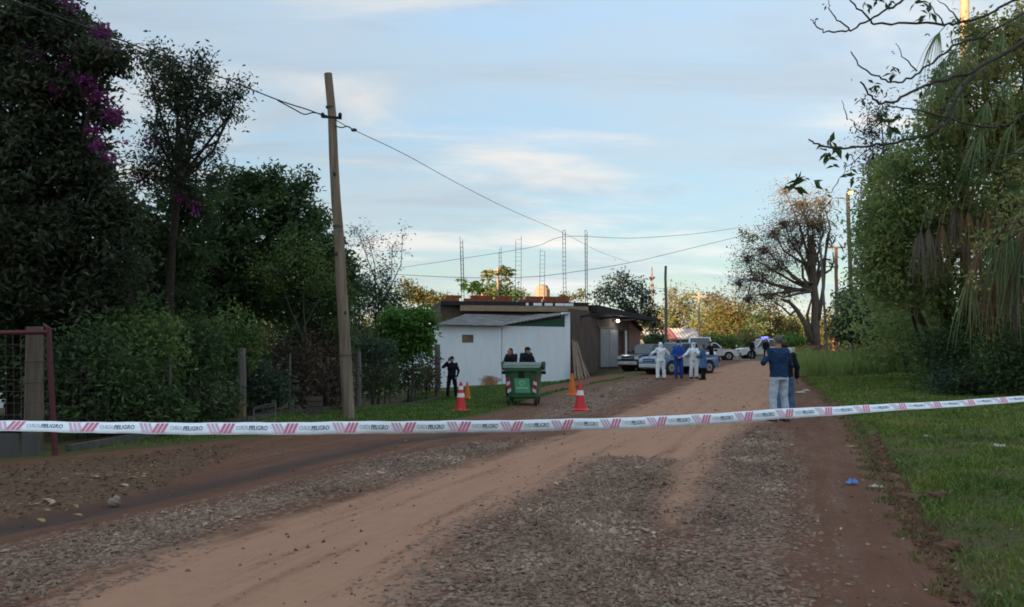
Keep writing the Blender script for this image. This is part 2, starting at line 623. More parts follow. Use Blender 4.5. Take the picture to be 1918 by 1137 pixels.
scale_w = 0.55 + 0.012 * np.clip(Y, 0, 80)
a_grav = att(grav, scale_w * 0.9)
a_tan = att(tan, scale_w)
a_dark = np.exp(-(ldist(X, Y, DARKL) / 0.30) ** 2) * ss(-15, -1, X * 0 - 2) + 0.9 * np.exp(-(ldist(X, Y, RUTR) / 0.22) ** 2)
a_grass = 1 - att(roadsd, 0.30)
a_grass = np.minimum(a_grass, 1 - 0.9 * att(cl, 0.15))
a_grass = np.minimum(a_grass, 1 - att(sdist(X, Y, DIRTV), 0.5))
u_lat = X - (-2 + 0.31 * Y)
a_grass = np.where((Y < 8.5) & (X < 0), 0.0, a_grass)
a_litter = att(sdist(X, Y, LITTER), 0.5)
a_asph = ss(FAR - 1.0, FAR + 0.5, Y) * (1 - ss(73, 74.5, Y))

q = np.arange((len(gy) - 1) * (nx - 1))
r_, c_ = q // (nx - 1), q % (nx - 1)
i0 = r_ * nx + c_
QUADS = np.stack([i0, i0 + 1, i0 + nx + 1, i0 + nx], 1)
fx, fy = X[QUADS].mean(1), Y[QUADS].mean(1)
f_road = inpoly(fx, fy, road_poly)
f_asph = (fy > FAR) & (fy < 74) & (fx > 4)
f_lawn = (~f_road) & (~f_asph) & (fy < FAR) & (fx > 1.5 + 0.31 * fy - 2) & (fx < 30) & (fy > -2)
f_verge = (~f_road) & (~f_asph) & (fy < 50) & (fy > 8) & (fx < -2 + 0.31 * fy) & (fx > -7.5)

gm = bpy.data.materials.new('soil_and_gravel'); gm.use_nodes = True
N, L = gm.node_tree.nodes, gm.node_tree.links
gb = N['Principled BSDF']; gb.inputs['Roughness'].default_value = 0.95; gb.inputs['Specular IOR Level'].default_value = 0.15
at1 = N.new('ShaderNodeAttribute'); at1.attribute_name = 'soil'
at2 = N.new('ShaderNodeAttribute'); at2.attribute_name = 'cover'
s1 = N.new('ShaderNodeSeparateColor'); s2 = N.new('ShaderNodeSeparateColor')
L.new(at1.outputs['Color'], s1.inputs[0]); L.new(at2.outputs['Color'], s2.inputs[0])
gtc = N.new('ShaderNodeTexCoord')


def gnoise(scale, detail=4, rough=0.6, sc=(1, 1, 1), rz=0.0, out='Fac'):
    m = N.new('ShaderNodeMapping'); m.vector_type = 'TEXTURE'; m.inputs['Scale'].default_value = sc; m.inputs['Rotation'].default_value = (0, 0, rz)
    L.new(gtc.outputs['Object'], m.inputs[0])
    n = N.new('ShaderNodeTexNoise'); n.inputs['Scale'].default_value = scale; n.inputs['Detail'].default_value = detail; n.inputs['Roughness'].default_value = rough
    L.new(m.outputs[0], n.inputs[0])
    return n.outputs[out]


def gmath(op, a, b=None, c=None):
    n = N.new('ShaderNodeMath'); n.operation = op
    for i, v in enumerate((a, b, c)):
        if v is None: continue
        if isinstance(v, (int, float)): n.inputs[i].default_value = v
        else: L.new(v, n.inputs[i])
    return n.outputs[0]


def gmask(a, noise, k, lo, hi):
    v = gmath('ADD', a, gmath('MULTIPLY', gmath('SUBTRACT', noise, 0.5), k))
    n = N.new('ShaderNodeMapRange'); n.interpolation_type = 'SMOOTHSTEP'
    n.inputs[1].default_value = lo; n.inputs[2].default_value = hi
    L.new(v, n.inputs[0])
    return n.outputs[0]


def gmix(f, a, b):
    n = N.new('ShaderNodeMix'); n.data_type = 'RGBA'
    if isinstance(f, float): n.inputs[0].default_value = f
    else: L.new(f, n.inputs[0])
    for s, v in ((n.inputs[6], a), (n.inputs[7], b)):
        if isinstance(v, tuple): s.default_value = (*v, 1)
        else: L.new(v, s)
    return n.outputs[2]


nz_big = gnoise(1.3, 6, 0.65)
nz_mid = gnoise(6.0, 6, 0.7)
nz_fine = gnoise(55.0, 4, 0.7)
nz_track = gnoise(1.0, 6, 0.65, (0.22, 2.6, 1), R(-21))
vor = N.new('ShaderNodeTexVoronoi'); vor.inputs['Scale'].default_value = 30.0
L.new(gtc.outputs['Object'], vor.inputs[0])
vsep = N.new('ShaderNodeSeparateColor'); L.new(vor.outputs['Color'], vsep.inputs[0])
red = gmix(nz_big, (0.085, 0.041, 0.025), (0.180, 0.086, 0.052))
red = gmix(gmask(nz_track, nz_mid, 0.6, 0.42, 0.66), red, (0.165, 0.088, 0.060))
red = gmix(gmask(nz_mid, nz_fine, 0.9, 0.50, 0.74), red, (0.072, 0.038, 0.028))
red = gmix(gmask(nz_fine, nz_big, 0.5, 0.60, 0.75), red, (0.22, 0.135, 0.10))
tanc = gmix(nz_mid, (0.30, 0.165, 0.104), (0.405, 0.235, 0.156))
tanc = gmix(gmask(nz_track, nz_fine, 0.5, 0.46, 0.72), tanc, (0.27, 0.145, 0.092))
grc = gmix(vsep.outputs[0], (0.11, 0.070, 0.052), (0.34, 0.228, 0.175))
grc = gmix(gmask(nz_big, nz_mid, 0.4, 0.45, 0.75), grc, (0.235, 0.145, 0.10))
soilc = gmix(gmask(s1.outputs[1], gmath('MULTIPLY_ADD', nz_track, 0.6, gmath('MULTIPLY', nz_big, 0.4)), 1.4, 0.30, 0.70), red, tanc)
gv = gmath('ADD', s1.outputs[0], gmath('ADD', gmath('MULTIPLY', gmath('SUBTRACT', nz_track, 0.5), 1.3), gmath('ADD', gmath('MULTIPLY', gmath('SUBTRACT', nz_mid, 0.5), 0.9), gmath('MULTIPLY', gmath('SUBTRACT', vsep.outputs[2], 0.5), 0.75))))
gfn = N.new('ShaderNodeMapRange'); gfn.interpolation_type = 'SMOOTHSTEP'; gfn.inputs[1].default_value = 0.46; gfn.inputs[2].default_value = 0.56
L.new(gv, gfn.inputs[0]); gf = gfn.outputs[0]
soilc = gmix(gf, soilc, grc)
soilc = gmix(gmath('MULTIPLY', s1.outputs[2], 0.75), soilc, (0.045, 0.038, 0.036))
lit = gmask(s2.outputs[1], nz_mid, 1.1, 0.45, 0.75)
soilc = gmix(gmath('MULTIPLY', lit, 0.7), soilc, gmix(vsep.outputs[1], (0.055, 0.038, 0.028), (0.16, 0.105, 0.062)))
grs = gmix(nz_mid, (0.035, 0.045, 0.016), (0.12, 0.105, 0.04))
grs = gmix(gmask(nz_big, nz_fine, 0.6, 0.5, 0.7), grs, (0.085, 0.062, 0.035))
soilc = gmix(gmask(s2.outputs[0], gmath('MULTIPLY_ADD', nz_mid, 0.7, gmath('MULTIPLY', nz_big, 0.3)), 0.9, 0.42, 0.6), soilc, grs)
soilc = gmix(s2.outputs[2], soilc, gmix(nz_fine, (0.10, 0.10, 0.105), (0.16, 0.155, 0.155)))
L.new(soilc, gb.inputs['Base Color'])
hgt = gmath('ADD', gmath('MULTIPLY', nz_fine, 0.25), gmath('ADD', gmath('MULTIPLY', nz_mid, 0.6), gmath('ADD', gmath('MULTIPLY', nz_track, 0.5), gmath('MULTIPLY', gmath('MULTIPLY', vor.outputs['Distance'], gf), -1.4))))
gbp = N.new('ShaderNodeBump'); gbp.inputs['Strength'].default_value = 0.8; gbp.inputs['Distance'].default_value = 0.03
L.new(hgt, gbp.inputs['Height']); L.new(gbp.outputs[0], gb.inputs['Normal'])


def ground_piece(name, mask, **kw):
    fq = QUADS[mask]
    used, inv = np.unique(fq, return_inverse=True)
    o = mesh_tris(name, np.stack([X, Y, Z], 1)[used], inv.reshape(-1, 4), gm, smooth=True)
    me = o.data
    for nm, ch in (('soil', (a_grav, a_tan, a_dark)), ('cover', (a_grass, a_litter, a_asph))):
        a = me.color_attributes.new(nm, 'FLOAT_COLOR', 'POINT')
        c = np.ones((len(used), 4), np.float32)
        for k in range(3): c[:, k] = np.clip(ch[k], 0, 1)[used]
        a.data.foreach_set('color', c.ravel())
    tag(o, kind='structure', **kw)
    return o


ground_piece('dirt_road', f_road, label='rutted red dirt road with gravel patches')
ground_piece('asphalt_road', f_asph, label='grey asphalt road crossing at the far end')
ground_piece('lawn', f_lawn, label='green grass lawn beside the right edge of the road')
ground_piece('verge', f_verge, label='grass verge between the road and the left fence')
ground_piece('ground', ~(f_road | f_asph | f_lawn | f_verge), label='open ground around the road')


# ------------------------------------------------------------------ grass
def blades(n, xs, ys, h, w, lean=0.5):
    z = gz(xs, ys)
    # same rut lowering as the sheet
    z -= 0.06 * np.exp(-(ldist(xs, ys, RUTR) / 0.25) ** 2)
    B = np.stack([xs, ys, z - 0.01], 1)
    a = rng.uniform(0, 2 * math.pi, n)
    s = np.stack([np.cos(a), np.sin(a), np.zeros(n)], 1) * (w * rng.uniform(0.7, 1.3, n))[:, None]
    b = rng.uniform(0, 2 * math.pi, n)
    ln = h * lean * rng.uniform(0.1, 1.2, n)
    hh = h * rng.uniform(0.5, 1.25, n)
    m = B + np.stack([np.cos(b) * ln * 0.35, np.sin(b) * ln * 0.35, hh * 0.6], 1)
    t = B + np.stack([np.cos(b) * ln, np.sin(b) * ln, hh], 1)
    V = np.stack([B - s, B + s, m + s * 0.7, t, m - s * 0.7], 1).reshape(-1, 3)
    i = (np.arange(n) * 5)[:, None]
    Fa = np.concatenate([i + np.array([[0, 1, 2]]), i + np.array([[0, 2, 4]]), i + np.array([[4, 2, 3]])], 1).reshape(-1, 3)
    return V, Fa


def scatter(poly, n, ymin, ymax, power=1.0):
    """n points in a world polygon, denser near the camera."""
    poly = np.asarray(poly)[:, :2]
    out = []
    tot = 0
    x0, x1 = poly[:, 0].min(), poly[:, 0].max()
    for _ in range(60):
        t = rng.uniform(size=n * 2)
        y = ymin * (ymax / ymin) ** (t ** power)
        x = rng.uniform(x0, x1, n * 2)
        k = inpoly(x, y, poly)
        out.append(np.stack([x[k], y[k]], 1)); tot += k.sum()
        if tot > n: break
    p = np.concatenate(out)[:n]
    return p[:, 0], p[:, 1]


lawn_poly = np.concatenate([ROAD_R[1:] + (0.12, 0, 0), np.array([(22, 45, 0), (30, 40, 0), (22, 20, 0), (12, 10, 0), (7, 4, 0), (4, 2.6, 0)])])
gx_, gy_ = scatter(lawn_poly, 210000, 3.2, 45, 1.0)
keep = (sdist(gx_, gy_, CLODS) < -0.02) | (rng.uniform(size=len(gx_)) < 0.18)
keep &= ldist(gx_, gy_, RUTR) > 0.16 * rng.uniform(0.3, 1.2, len(gx_))
patch = np.sin(1.1 * gx_ + 0.7 * gy_) * np.sin(0.8 * gy_ - 1.9 * gx_ + 1) + 0.6 * np.sin(3.3 * gx_ + 2.9 * gy_) + 0.5 * np.sin(5.1 * gx_ - 4.3 * gy_)
keep &= rng.uniform(size=len(gx_)) < np.clip(0.72 + 0.36 * patch, 0.34, 1)
gx_, gy_ = gx_[keep], gy_[keep]
hh_ = 0.045 + 0.0016 * gy_ + 0.018 * np.clip(patch[keep], -1, 1.4)
V, Fa = blades(len(gx_), gx_, gy_, hh_, 0.0038 + 0.0006 * gy_, 0.9)
M_grass = leafmat('grass_blade', [(0.058, 0.100, 0.017), (0.096, 0.163, 0.027), (0.154, 0.224, 0.039), (0.270, 0.232, 0.061)], 0.6, 0.2)
tag(mesh_tris('lawn_grass', V, Fa, M_grass), 'short green grass growing on the right lawn', 'grass', kind='stuff')

vp = np.concatenate([ROAD_L[3:-1] + (-0.15, 0.2, 0), np.array([(3.0, 45, 0), (-1, 40, 0), (-4.5, 33, 0), (-4.0, 25, 0), (-5.4, 17, 0), (-6.4, 11.5, 0)])])
gx_, gy_ = scatter(vp, 60000, 10.5, 46, 1.0)
keep = sdist(gx_, gy_, DIRTV) < 0.05
keep &= rng.uniform(size=len(gx_)) < np.clip((gy_ - 11) / 6, 0.12, 1)
gx_, gy_ = gx_[keep], gy_[keep]
V, Fa = blades(len(gx_), gx_, gy_, 0.055 + 0.0012 * gy_, 0.004 + 0.0005 * gy_, 0.8)
M_grass2 = leafmat('verge_blade', [(0.057, 0.108, 0.018), (0.087, 0.160, 0.028), (0.142, 0.205, 0.037)], 0.6, 0.2)
tag(mesh_tris('verge_grass', V, Fa, M_grass2), 'green grass on the left verge below the wooden pole', 'grass', kind='stuff')

# weed tufts and fallen leaves on the lawn
nt0 = 170
tx_, ty_ = scatter(lawn_poly, nt0, 3.6, 30, 0.9)
kb = 26
wx_ = np.repeat(tx_, kb) + rng.normal(size=nt0 * kb) * np.repeat(0.04 + 0.05 * rng.uniform(size=nt0), kb)
wy_ = np.repeat(ty_, kb) + rng.normal(size=nt0 * kb) * 0.06
V, Fa = blades(nt0 * kb, wx_, wy_, np.repeat(rng.uniform(0.08, 0.17, nt0), kb), 0.004 + 0.0005 * wy_, 1.0)
tag(mesh_tris('weed_tufts', V, Fa, leafmat('weed_blade', [(0.05, 0.09, 0.02), (0.10, 0.16, 0.035), (0.16, 0.20, 0.06), (0.22, 0.19, 0.09)], 0.6, 0.3)), 'taller weed tufts dotted over the right lawn', 'grass', kind='stuff')
nl0 = 320
tx_, ty_ = scatter(lawn_poly, nl0, 3.6, 26, 0.9)
V, Fa = leaf_arrays(np.stack([tx_, ty_, gz(tx_, ty_) + 0.045], 1), 0.05, 0.0, 0.5, 0.05, rng.normal(size=(nl0, 3)) * np.array((2, 2, 0.3)))
tag(mesh_tris('lawn_leaves', V, Fa, leafmat('lawn_leaf', [(0.08, 0.05, 0.03), (0.2, 0.14, 0.07), (0.38, 0.30, 0.18)], 0.8, 0.0)), 'dead leaves fallen on the right lawn', 'leaf litter', kind='stuff')

# stray tufts along the right road edge
e = ROAD_R[1:9]
k = 5200
t = rng.uniform(0, len(e) - 1.001, k); ii = t.astype(int); ff = (t - ii)[:, None]
pe = e[ii] * (1 - ff) + e[ii + 1] * ff
off = np.abs(rng.normal(size=k)) * 0.22 - 0.12
V, Fa = blades(k, pe[:, 0] + off + 0.1 * np.sin(9 * pe[:, 1]), pe[:, 1], np.full(k, 0.06), 0.003 + 0.0005 * pe[:, 1], 1.0)
M_dry = leafmat('dry_blade', [(0.072, 0.090, 0.024), (0.144, 0.132, 0.048), (0.240, 0.180, 0.084)], 0.7, 0.15)
tag(mesh_tris('edge_tuft_grass', V, Fa, M_dry), 'dry yellowish grass tufts along the red soil edge of the lawn', 'grass', kind='stuff')

# tall meadow grass beyond the lawn
tall_poly = np.array([G(1497, 706), G(1500, 690), (19.5, 52, 0), (23, 60, 0), (33, 56, 0), (27, 42, 0), G(1745, 697), G(1640, 701), G(1560, 708)], dtype=object)
tall_poly = np.array([list(map(float, p)) for p in tall_poly])
gx_, gy_ = scatter(tall_poly, 26000, 32, 60, 1.0)
pt = np.sin(0.9 * gx_ + 0.4 * gy_) * np.sin(0.7 * gy_ + 1) + 0.5 * np.sin(2.3 * gx_)
V, Fa = blades(len(gx_), gx_, gy_, np.clip(1.0 + 0.3 * pt, 0.5, 1.5), np.full(len(gx_), 0.022), 0.45)
M_tall = leafmat('tall_grass_blade', [(0.095, 0.174, 0.039), (0.155, 0.257, 0.062), (0.258, 0.329, 0.105), (0.362, 0.370, 0.159)], 0.65, 0.25)
tag(mesh_tris('tall_grass', V, Fa, M_tall), 'tall pale green meadow grass beyond the right lawn', 'grass', kind='stuff')
k = 1500
gx_, gy_ = scatter(tall_poly, k, 46, 60, 1.0)
C = np.stack([gx_, gy_, gz(gx_, gy_) + rng.uniform(0.9, 1.4, k)], 1)[rng.uniform(size=k) < 0.4]
V, Fa = leaf_arrays(C, 0.22, -0.6, 0.5)
tag(mesh_tris('red_seed_heads', V, Fa, leafmat('red_seed', [(0.22, 0.07, 0.045), (0.30, 0.12, 0.07)], 0.7, 0.2)), 'reddish seed heads above the tall grass near the big bare tree', 'grass', kind='stuff')

# ------------------------------------------------------------------ gravel stones
OCT = np.array([(1, 0, 0), (0, 1, 0), (-1, 0, 0), (0, -1, 0), (0, 0, 1), (0, 0, -1)], float)
OF = np.array([(0, 1, 4), (1, 2, 4), (2, 3, 4), (3, 0, 4), (1, 0, 5), (2, 1, 5), (3, 2, 5), (0, 3, 5)])


def stones(xs, ys, size, mat, name, sink=0.25):
    n = len(xs)
    sc = size * np.clip(np.exp(rng.normal(size=n) * 0.45), 0.4, 2.6)
    V = OCT[None] * rng.uniform(0.55, 1.25, (n, 6, 1)) * np.stack([sc, sc * rng.uniform(0.6, 1, n), sc * rng.uniform(0.55, 0.95, n)], 1)[:, None]
    V = V + rng.normal(size=V.shape) * (0.16 * sc)[:, None, None]
    a = rng.uniform(0, 2 * math.pi, n); ca, sa = np.cos(a)[:, None], np.sin(a)[:, None]
    x = V[..., 0] * ca - V[..., 1] * sa; y = V[..., 0] * sa + V[..., 1] * ca
    z = gz(xs, ys) - 0.05 * np.exp(-(ldist(xs, ys, DARKL) / 0.28) ** 2)
    V = np.stack([x + xs[:, None], y + ys[:, None], V[..., 2] + (z + sc * sink)[:, None]], 2).reshape(-1, 3)
    Fa = ((np.arange(n) * 6)[:, None, None] + OF[None]).reshape(-1, 3)
    return mesh_tris(name, V, Fa, mat)


M_stone = leafmat('gravel_stone', [(0.064, 0.045, 0.032), (0.144, 0.101, 0.073), (0.216, 0.153, 0.112), (0.288, 0.207, 0.154), (0.473, 0.363, 0.276)], 0.85, 0.0)
sx, sy = [], []
for g, n in zip(GRAVEL, (17000, 17000, 14000, 1500, 1200)):
    a, b = scatter(g, n, max(3.2, g[:, 1].min()), g[:, 1].max(), 0.85)
    kk = rng.uniform(size=len(a)) < np.clip(0.22 + sdist(a, b, g) / 1.1 + 0.5 * np.sin(2.1 * a + 1.3 * b) * np.sin(1.7 * b - a), 0.05, 1)
    a, b = a[kk] + rng.normal(size=kk.sum()) * 0.12, b[kk] + rng.normal(size=kk.sum()) * 0.22
    sx.append(a); sy.append(b)
sx, sy = np.concatenate(sx), np.concatenate(sy)
tag(stones(sx, sy, 0.0084 + 0.0006 * sy, M_stone, 'gravel'), 'loose grey gravel spread over the dirt road', 'gravel', kind='stuff')
a, b = scatter(road_poly, 1500, 3.2, 24, 0.9)
tag(stones(a, b, 0.006 + 0.0005 * b, leafmat('clod_stone', [(0.068, 0.041, 0.030), (0.149, 0.088, 0.065), (0.257, 0.176, 0.135)], 0.95, 0.0), 'pebbles'), 'scattered dark pebbles and clods on the dirt track', 'gravel', kind='stuff')

kb_ = rng.choice(len(sx), 1100, replace=False)
tag(stones(sx[kb_], sy[kb_], 0.017 + 0.0006 * sy[kb_], M_stone, 'coarse_gravel', 0.15), 'scattered larger stones half sunk among the gravel', 'gravel', kind='stuff')

# red soil clods on the lawn edge
cx_, cy_ = scatter(CLODS, 900, 4.0, 13, 0.9)
M_clod = leafmat('red_clod', [(0.06, 0.030, 0.020), (0.11, 0.055, 0.036), (0.15, 0.08, 0.05)], 0.95, 0.0)
tag(stones(cx_, cy_, 0.022, M_clod, 'soil_clods', 0.3), 'crumbled red soil clods along the lawn edge', 'soil', kind='stuff')


def lump(name, px, py, w, h, mat, label, cat, sq=0.6, seedv=0):
    g = G(px, py)
    r = np.random.default_rng(seedv + int(px))
    bm = bmesh.new(); bmesh.ops.create_icosphere(bm, subdivisions=3, radius=1)
    for v in bm.verts:
        c = v.co.copy()
        f = 1 + 0.22 * math.sin(3.1 * c.x + px) * math.sin(2.7 * c.y + 1.3) + 0.12 * math.sin(7 * c.z + 5 * c.x) + (0.05 if name != 'rock' else 0.008) * r.normal()
        v.co = Vector((c.x * w / 2 * f, c.y * w * sq / 2 * f, c.z * h * f))
    me = bpy.data.meshes.new(name); bm.to_mesh(me); bm.free()
    me.polygons.foreach_set('use_smooth', np.full(len(me.polygons), True))
    o = link_mesh(name, me, mat); o.location = (g[0], g[1], g[2] + h * 0.25)
    return tag(o, label, cat)


M_redsoil = pm('red_soil', (0.085, 0.042, 0.028), 0.95, 0.35, 14, 0.8, 40, rgb2=(0.15, 0.075, 0.045))
lump('soil_clod', 1700, 935, 0.28, 0.05, M_redsoil, 'large crumbled red soil clod at the lawn edge beside the white scrap', 'soil clod')
lump('soil_clod', 1752, 932, 0.20, 0.05, M_redsoil, 'red soil clod with a dry grassy top out on the lawn', 'soil clod')
lump('soil_clod', 1772, 1030, 0.24, 0.05, M_redsoil, 'dark red soil clod nearest the bottom right of the lawn edge', 'soil clod')
M_rock = pm('pale_rock', (0.26, 0.21, 0.18), 0.9, 0.25, 9, 0.2, 30)
lump('rock', 214, 941, 0.12, 0.045, M_rock, 'pale rounded stone on the dark rut at the left', 'rock')

# litter
M_blue = pm('blue_plastic', (0.10, 0.26, 0.62), 0.45, 0.25, 20)
M_paper = pm('white_paper', (0.46, 0.44, 0.42), 0.8, 0.15, 20)


def crumple(name, px, py, w, h, mat, label, cat='litter'):
    g = G(px, py)
    n = 9
    r = np.random.default_rng(int(px * 7 + py))
    a = np.linspace(-1, 1, n); A, B = np.meshgrid(a, a)
    zz = h * (0.35 + 0.65 * np.abs(np.sin(3.3 * A + r.uniform(0, 6)) * np.sin(2.9 * B + r.uniform(0, 6)))) * (1 - 0.8 * np.maximum(abs(A), abs(B)) ** 3) + 0.006
    k = 1 - 0.25 * np.sin(4 * B + 2) * A ** 2
    V = np.stack([A * w / 2 * k + r.normal(size=A.shape) * 0.03 * w, B * w * 0.33 + r.normal(size=A.shape) * 0.03 * w, zz + r.uniform(0, h * 0.25, A.shape)], 2).reshape(-1, 3)
    i = np.arange((n - 1) * (n - 1)); i = (i // (n - 1)) * n + i % (n - 1)
    o = mesh_tris(name, V, np.stack([i, i + 1, i + n + 1, i + n], 1), mat)
    s = o.modifiers.new('thickness', 'SOLIDIFY'); s.thickness = 0.003
    o.location = (g[0], g[1], g[2] + 0.004); o.rotation_euler = (0, 0, r.uniform(-0.6, 0.6))
    return tag(o, label, cat)


crumple('plastic_scrap', 1596, 908, 0.11, 0.06, M_blue, 'crumpled bright blue plastic scrap on the red soil')
crumple('paper_scrap', 1641, 914, 0.12, 0.03, M_paper, 'crumpled white paper beside the blue scrap')
crumple('paper_scrap', 1500, 736, 0.30, 0.05, M_paper, 'flat white litter on the soil just right of the man', 'litter')
crumple('paper_scrap', 1510, 733, 0.2, 0.07, M_paper, 'small crumpled white bag by the tall grass edge', 'litter')
crumple('paper_scrap', 1868, 838, 0.22, 0.04, M_paper, 'pale torn scrap on the lawn far right near the rut', 'litter')
crumple('paper_scrap', 1736, 819, 0.10, 0.03, M_paper, 'small white scrap in the dark rut on the lawn', 'litter')
crumple('paper_scrap', 1597, 837, 0.16, 0.012, pm('straw', (0.42, 0.33, 0.20), 0.8), 'dry straw coloured strip at the lawn edge above the blue scrap', 'litter')
crumple('paper_scrap', 1702, 719, 0.25, 0.05, M_paper, 'pale scrap lying out on the middle of the lawn', 'litter')
def dead_leaf(name, px, py, w, mat, label, cat='leaf'):
    g = G(px, py); r = np.random.default_rng(int(px * 3 + py))
    t = np.linspace(0, 1, 9)
    half = np.sin(math.pi * t) ** .8 * (0.10 if w > .25 else 0.20) * w * (1 + .12 * r.normal(size=9))
    curl = .05 * w * np.sin(math.pi * t * 1.3 + r.uniform(0, 1)) + .008
    x = (t - .5) * w; bend = .08 * w * np.sin(math.pi * t)
    rows = [np.stack([x, bend + half, curl + .035 * w], 1), np.stack([x, bend, curl], 1), np.stack([x, bend - half, curl + .03 * w], 1)]
    V = np.concatenate(rows); i = np.arange(8)
    Fq = np.concatenate([np.stack([i + k * 9, i + 1 + k * 9, i + 10 + k * 9, i + 9 + k * 9], 1) for k in range(2)])
    o = mesh_tris(name, V, Fq, mat)
    s_ = o.modifiers.new('thickness', 'SOLIDIFY'); s_.thickness = 0.002
    o.location = tuple(g); o.rotation_euler = (0, 0, r.uniform(-.7, .7))
    return tag(o, label, cat)


M_yel = pm('yellow_leaf', (0.30, 0.20, 0.07), 0.7, 0.2, 10)
for (px, py, w, lab) in [(145, 967, .11, 'yellow dry leaf on the rut edge at the far left'), (250, 896, .14, 'pale yellow dry leaf in the litter near the gate'), (178, 895, .15, 'broad pale dry leaf in the litter below the gate post'), (90, 943, .30, 'long pinkish palm husk strip in the leaf litter'), (76, 977, .13, 'orange brown dry leaf left of the yellow leaf'), (287, 903, .1, 'small pale leaf right of the litter patch'), (143, 951, .07, 'tiny curled pale leaf above the yellow leaf'), (232, 911, .16, 'thin straw strip on the litter edge')]:
    dead_leaf('dry_leaf', px, py, w, M_yel if 'yellow' in lab or 'orange' in lab else pm('tan_husk', (0.36, 0.25, 0.17), 0.8, 0.25, 10), lab, 'leaf')
k = 1500
a, b = scatter(LITTER, k, 6.0, 15, 0.9)
C = np.stack([a, b, gz(a, b) + 0.012], 1)
dirs = rng.normal(size=(k, 3)); dirs[:, 2] *= 0.12
V, Fa = leaf_arrays(C, 0.05, 0.0, 0.5, 0.05, dirs * 2.2)
V[:, 2] = np.maximum(V[:, 2], gz(V[:, 0], V[:, 1]) + 0.006)
M_litter = leafmat('leaf_litter', [(0.05, 0.032, 0.022), (0.10, 0.062, 0.036), (0.18, 0.115, 0.06), (0.33, 0.25, 0.15)], 0.8, 0.0)
tag(mesh_tris('leaf_litter', V, Fa, M_litter), 'fallen yellow brown leaves in front of the red gate', 'leaf litter', kind='stuff')
k = 420
ii = rng.uniform(0, len(ROAD_R) - 2.001, k); jj = ii.astype(int); ff = (ii - jj)[:, None]
pe = ROAD_R[jj] * (1 - ff) + ROAD_R[jj + 1] * ff
pe[:, 0] += rng.normal(size=k) * 0.35 - 0.15
pe[:, 2] = gz(pe[:, 0], pe[:, 1]) + 0.012
V, Fa = leaf_arrays(pe, 0.035, 0.0, 0.5, 0.05, rng.normal(size=(k, 3)) * np.array((2, 2, 0.2)))
tag(mesh_tris('edge_litter', V, Fa, leafmat('edge_bits', [(0.12, 0.08, 0.05), (0.3, 0.22, 0.16), (0.5, 0.45, 0.4)], 0.8, 0.0)), 'bits of pale leaf and litter along the right soil edge', 'leaf litter', kind='stuff')

# ================================================================== BUILDINGS
def xy(px, d):
    return np.array(((px - CX) / FPX * d, d))


def zat(py, d):
    return float(P(CX, py, d)[2])


def line_at(a, b, px):
    """point of the ground line a-b seen at image column px"""
    k = (px - CX) / FPX
    t = (k * a[1] - a[0]) / ((b[0] - a[0]) - k * (b[1] - a[1]))
    return a + (b - a) * t


def wallquad(mb, a, b, z0, z1, th, za=None, zb=None):
    """upright wall from a to b; th = thickness away from the camera; za/zb tops at each end"""
    t = (b - a) / np.linalg.norm(b - a)
    n = np.array((-t[1], t[0])) * th
    za = z1 if za is None else za; zb = z1 if zb is None else zb
    p = [a, b, b + n, a + n]
    mb.slab(p, z0, [za, zb, zb, za])
    return mb


def box_on_wall(mb, a, b, t0, t1, z0, z1, proud, depth):
    t = (b - a); L_ = np.linalg.norm(t); t = t / L_
    n = np.array((-t[1], t[0]))
    p0 = a + t * t0 - n * proud; p1 = a + t * t1 - n * proud
    mb.slab([p0, p1, p1 + n * depth, p0 + n * depth], z0, z1)
    return mb


M_white = pm('white_wall', (0.74, 0.80, 0.87), 0.85, 0.05, 3.0, 0.3, 25, rgb2=(0.84, 0.90, 0.96), stretch=(1, 1, 0.22))
M_stain = pm('rust_stain', (0.50, 0.25, 0.12), 0.9, 0.3, 4)
M_sheet = pm('weathered_sheet', (0.075, 0.075, 0.078), 0.7, 0.5, 1.6, 0.1, 20, metal=0.0, rgb2=(0.24, 0.24, 0.235), stretch=(1, 1, 1))
M_green = pm('green_panel', (0.015, 0.085, 0.055), 0.55, 0.2, 3)
M_dark = pm('dark_roof', (0.022, 0.022, 0.026), 0.8, 0.4, 3)
M_brown = pm('brown_boards', (0.075, 0.053, 0.043), 0.9, 0.45, 2.5, 0.4, 12, rgb2=(0.13, 0.095, 0.078), stretch=(1, 1, 0.3))
M_greydoor = pm('grey_door', (0.22, 0.235, 0.25), 0.55, 0.1, 2)
M_beige = pm('beige_fascia', (0.30, 0.22, 0.145), 0.85, 0.25, 3, stretch=(1, 1, 4))
M_brick = pm('hollow_brick', (0.20, 0.055, 0.030), 0.9, 0.35, 5, 0.4, 20, rgb2=(0.32, 0.10, 0.055))
M_conc = pm('concrete', (0.26, 0.25, 0.235), 0.9, 0.2, 4, 0.3, 40)
M_wood = pm('old_wood', (0.11, 0.082, 0.058), 0.9, 0.4, 9, 1.0, 30, rgb2=(0.30, 0.24, 0.18), stretch=(1, 1, 0.08))
M_wood2 = pm('plank_wood', (0.24, 0.17, 0.12), 0.85, 0.35, 7, 0.3, 25, stretch=(1, 1, 0.2))
M_steel = pm('rusty_steel', (0.10, 0.085, 0.08), 0.6, 0.3, 10, metal=0.3)
M_glass = pm('dark_glass', (0.020, 0.026, 0.032), 0.08, 0.2, 2, spec=0.9)
M_black = pm('black_rubber', (0.018, 0.018, 0.02), 0.75, 0.25, 12)

A = xy(818, 39.0); B = xy(940, 41.3); Cc = xy(1058, 43.6)
zb = -0.75
ws = empty('white_shed', (*A, float(gz(*A))), label='white painted shed with grey corrugated roof and green gable panel', cat='shed')
O = np.array(ws.location)


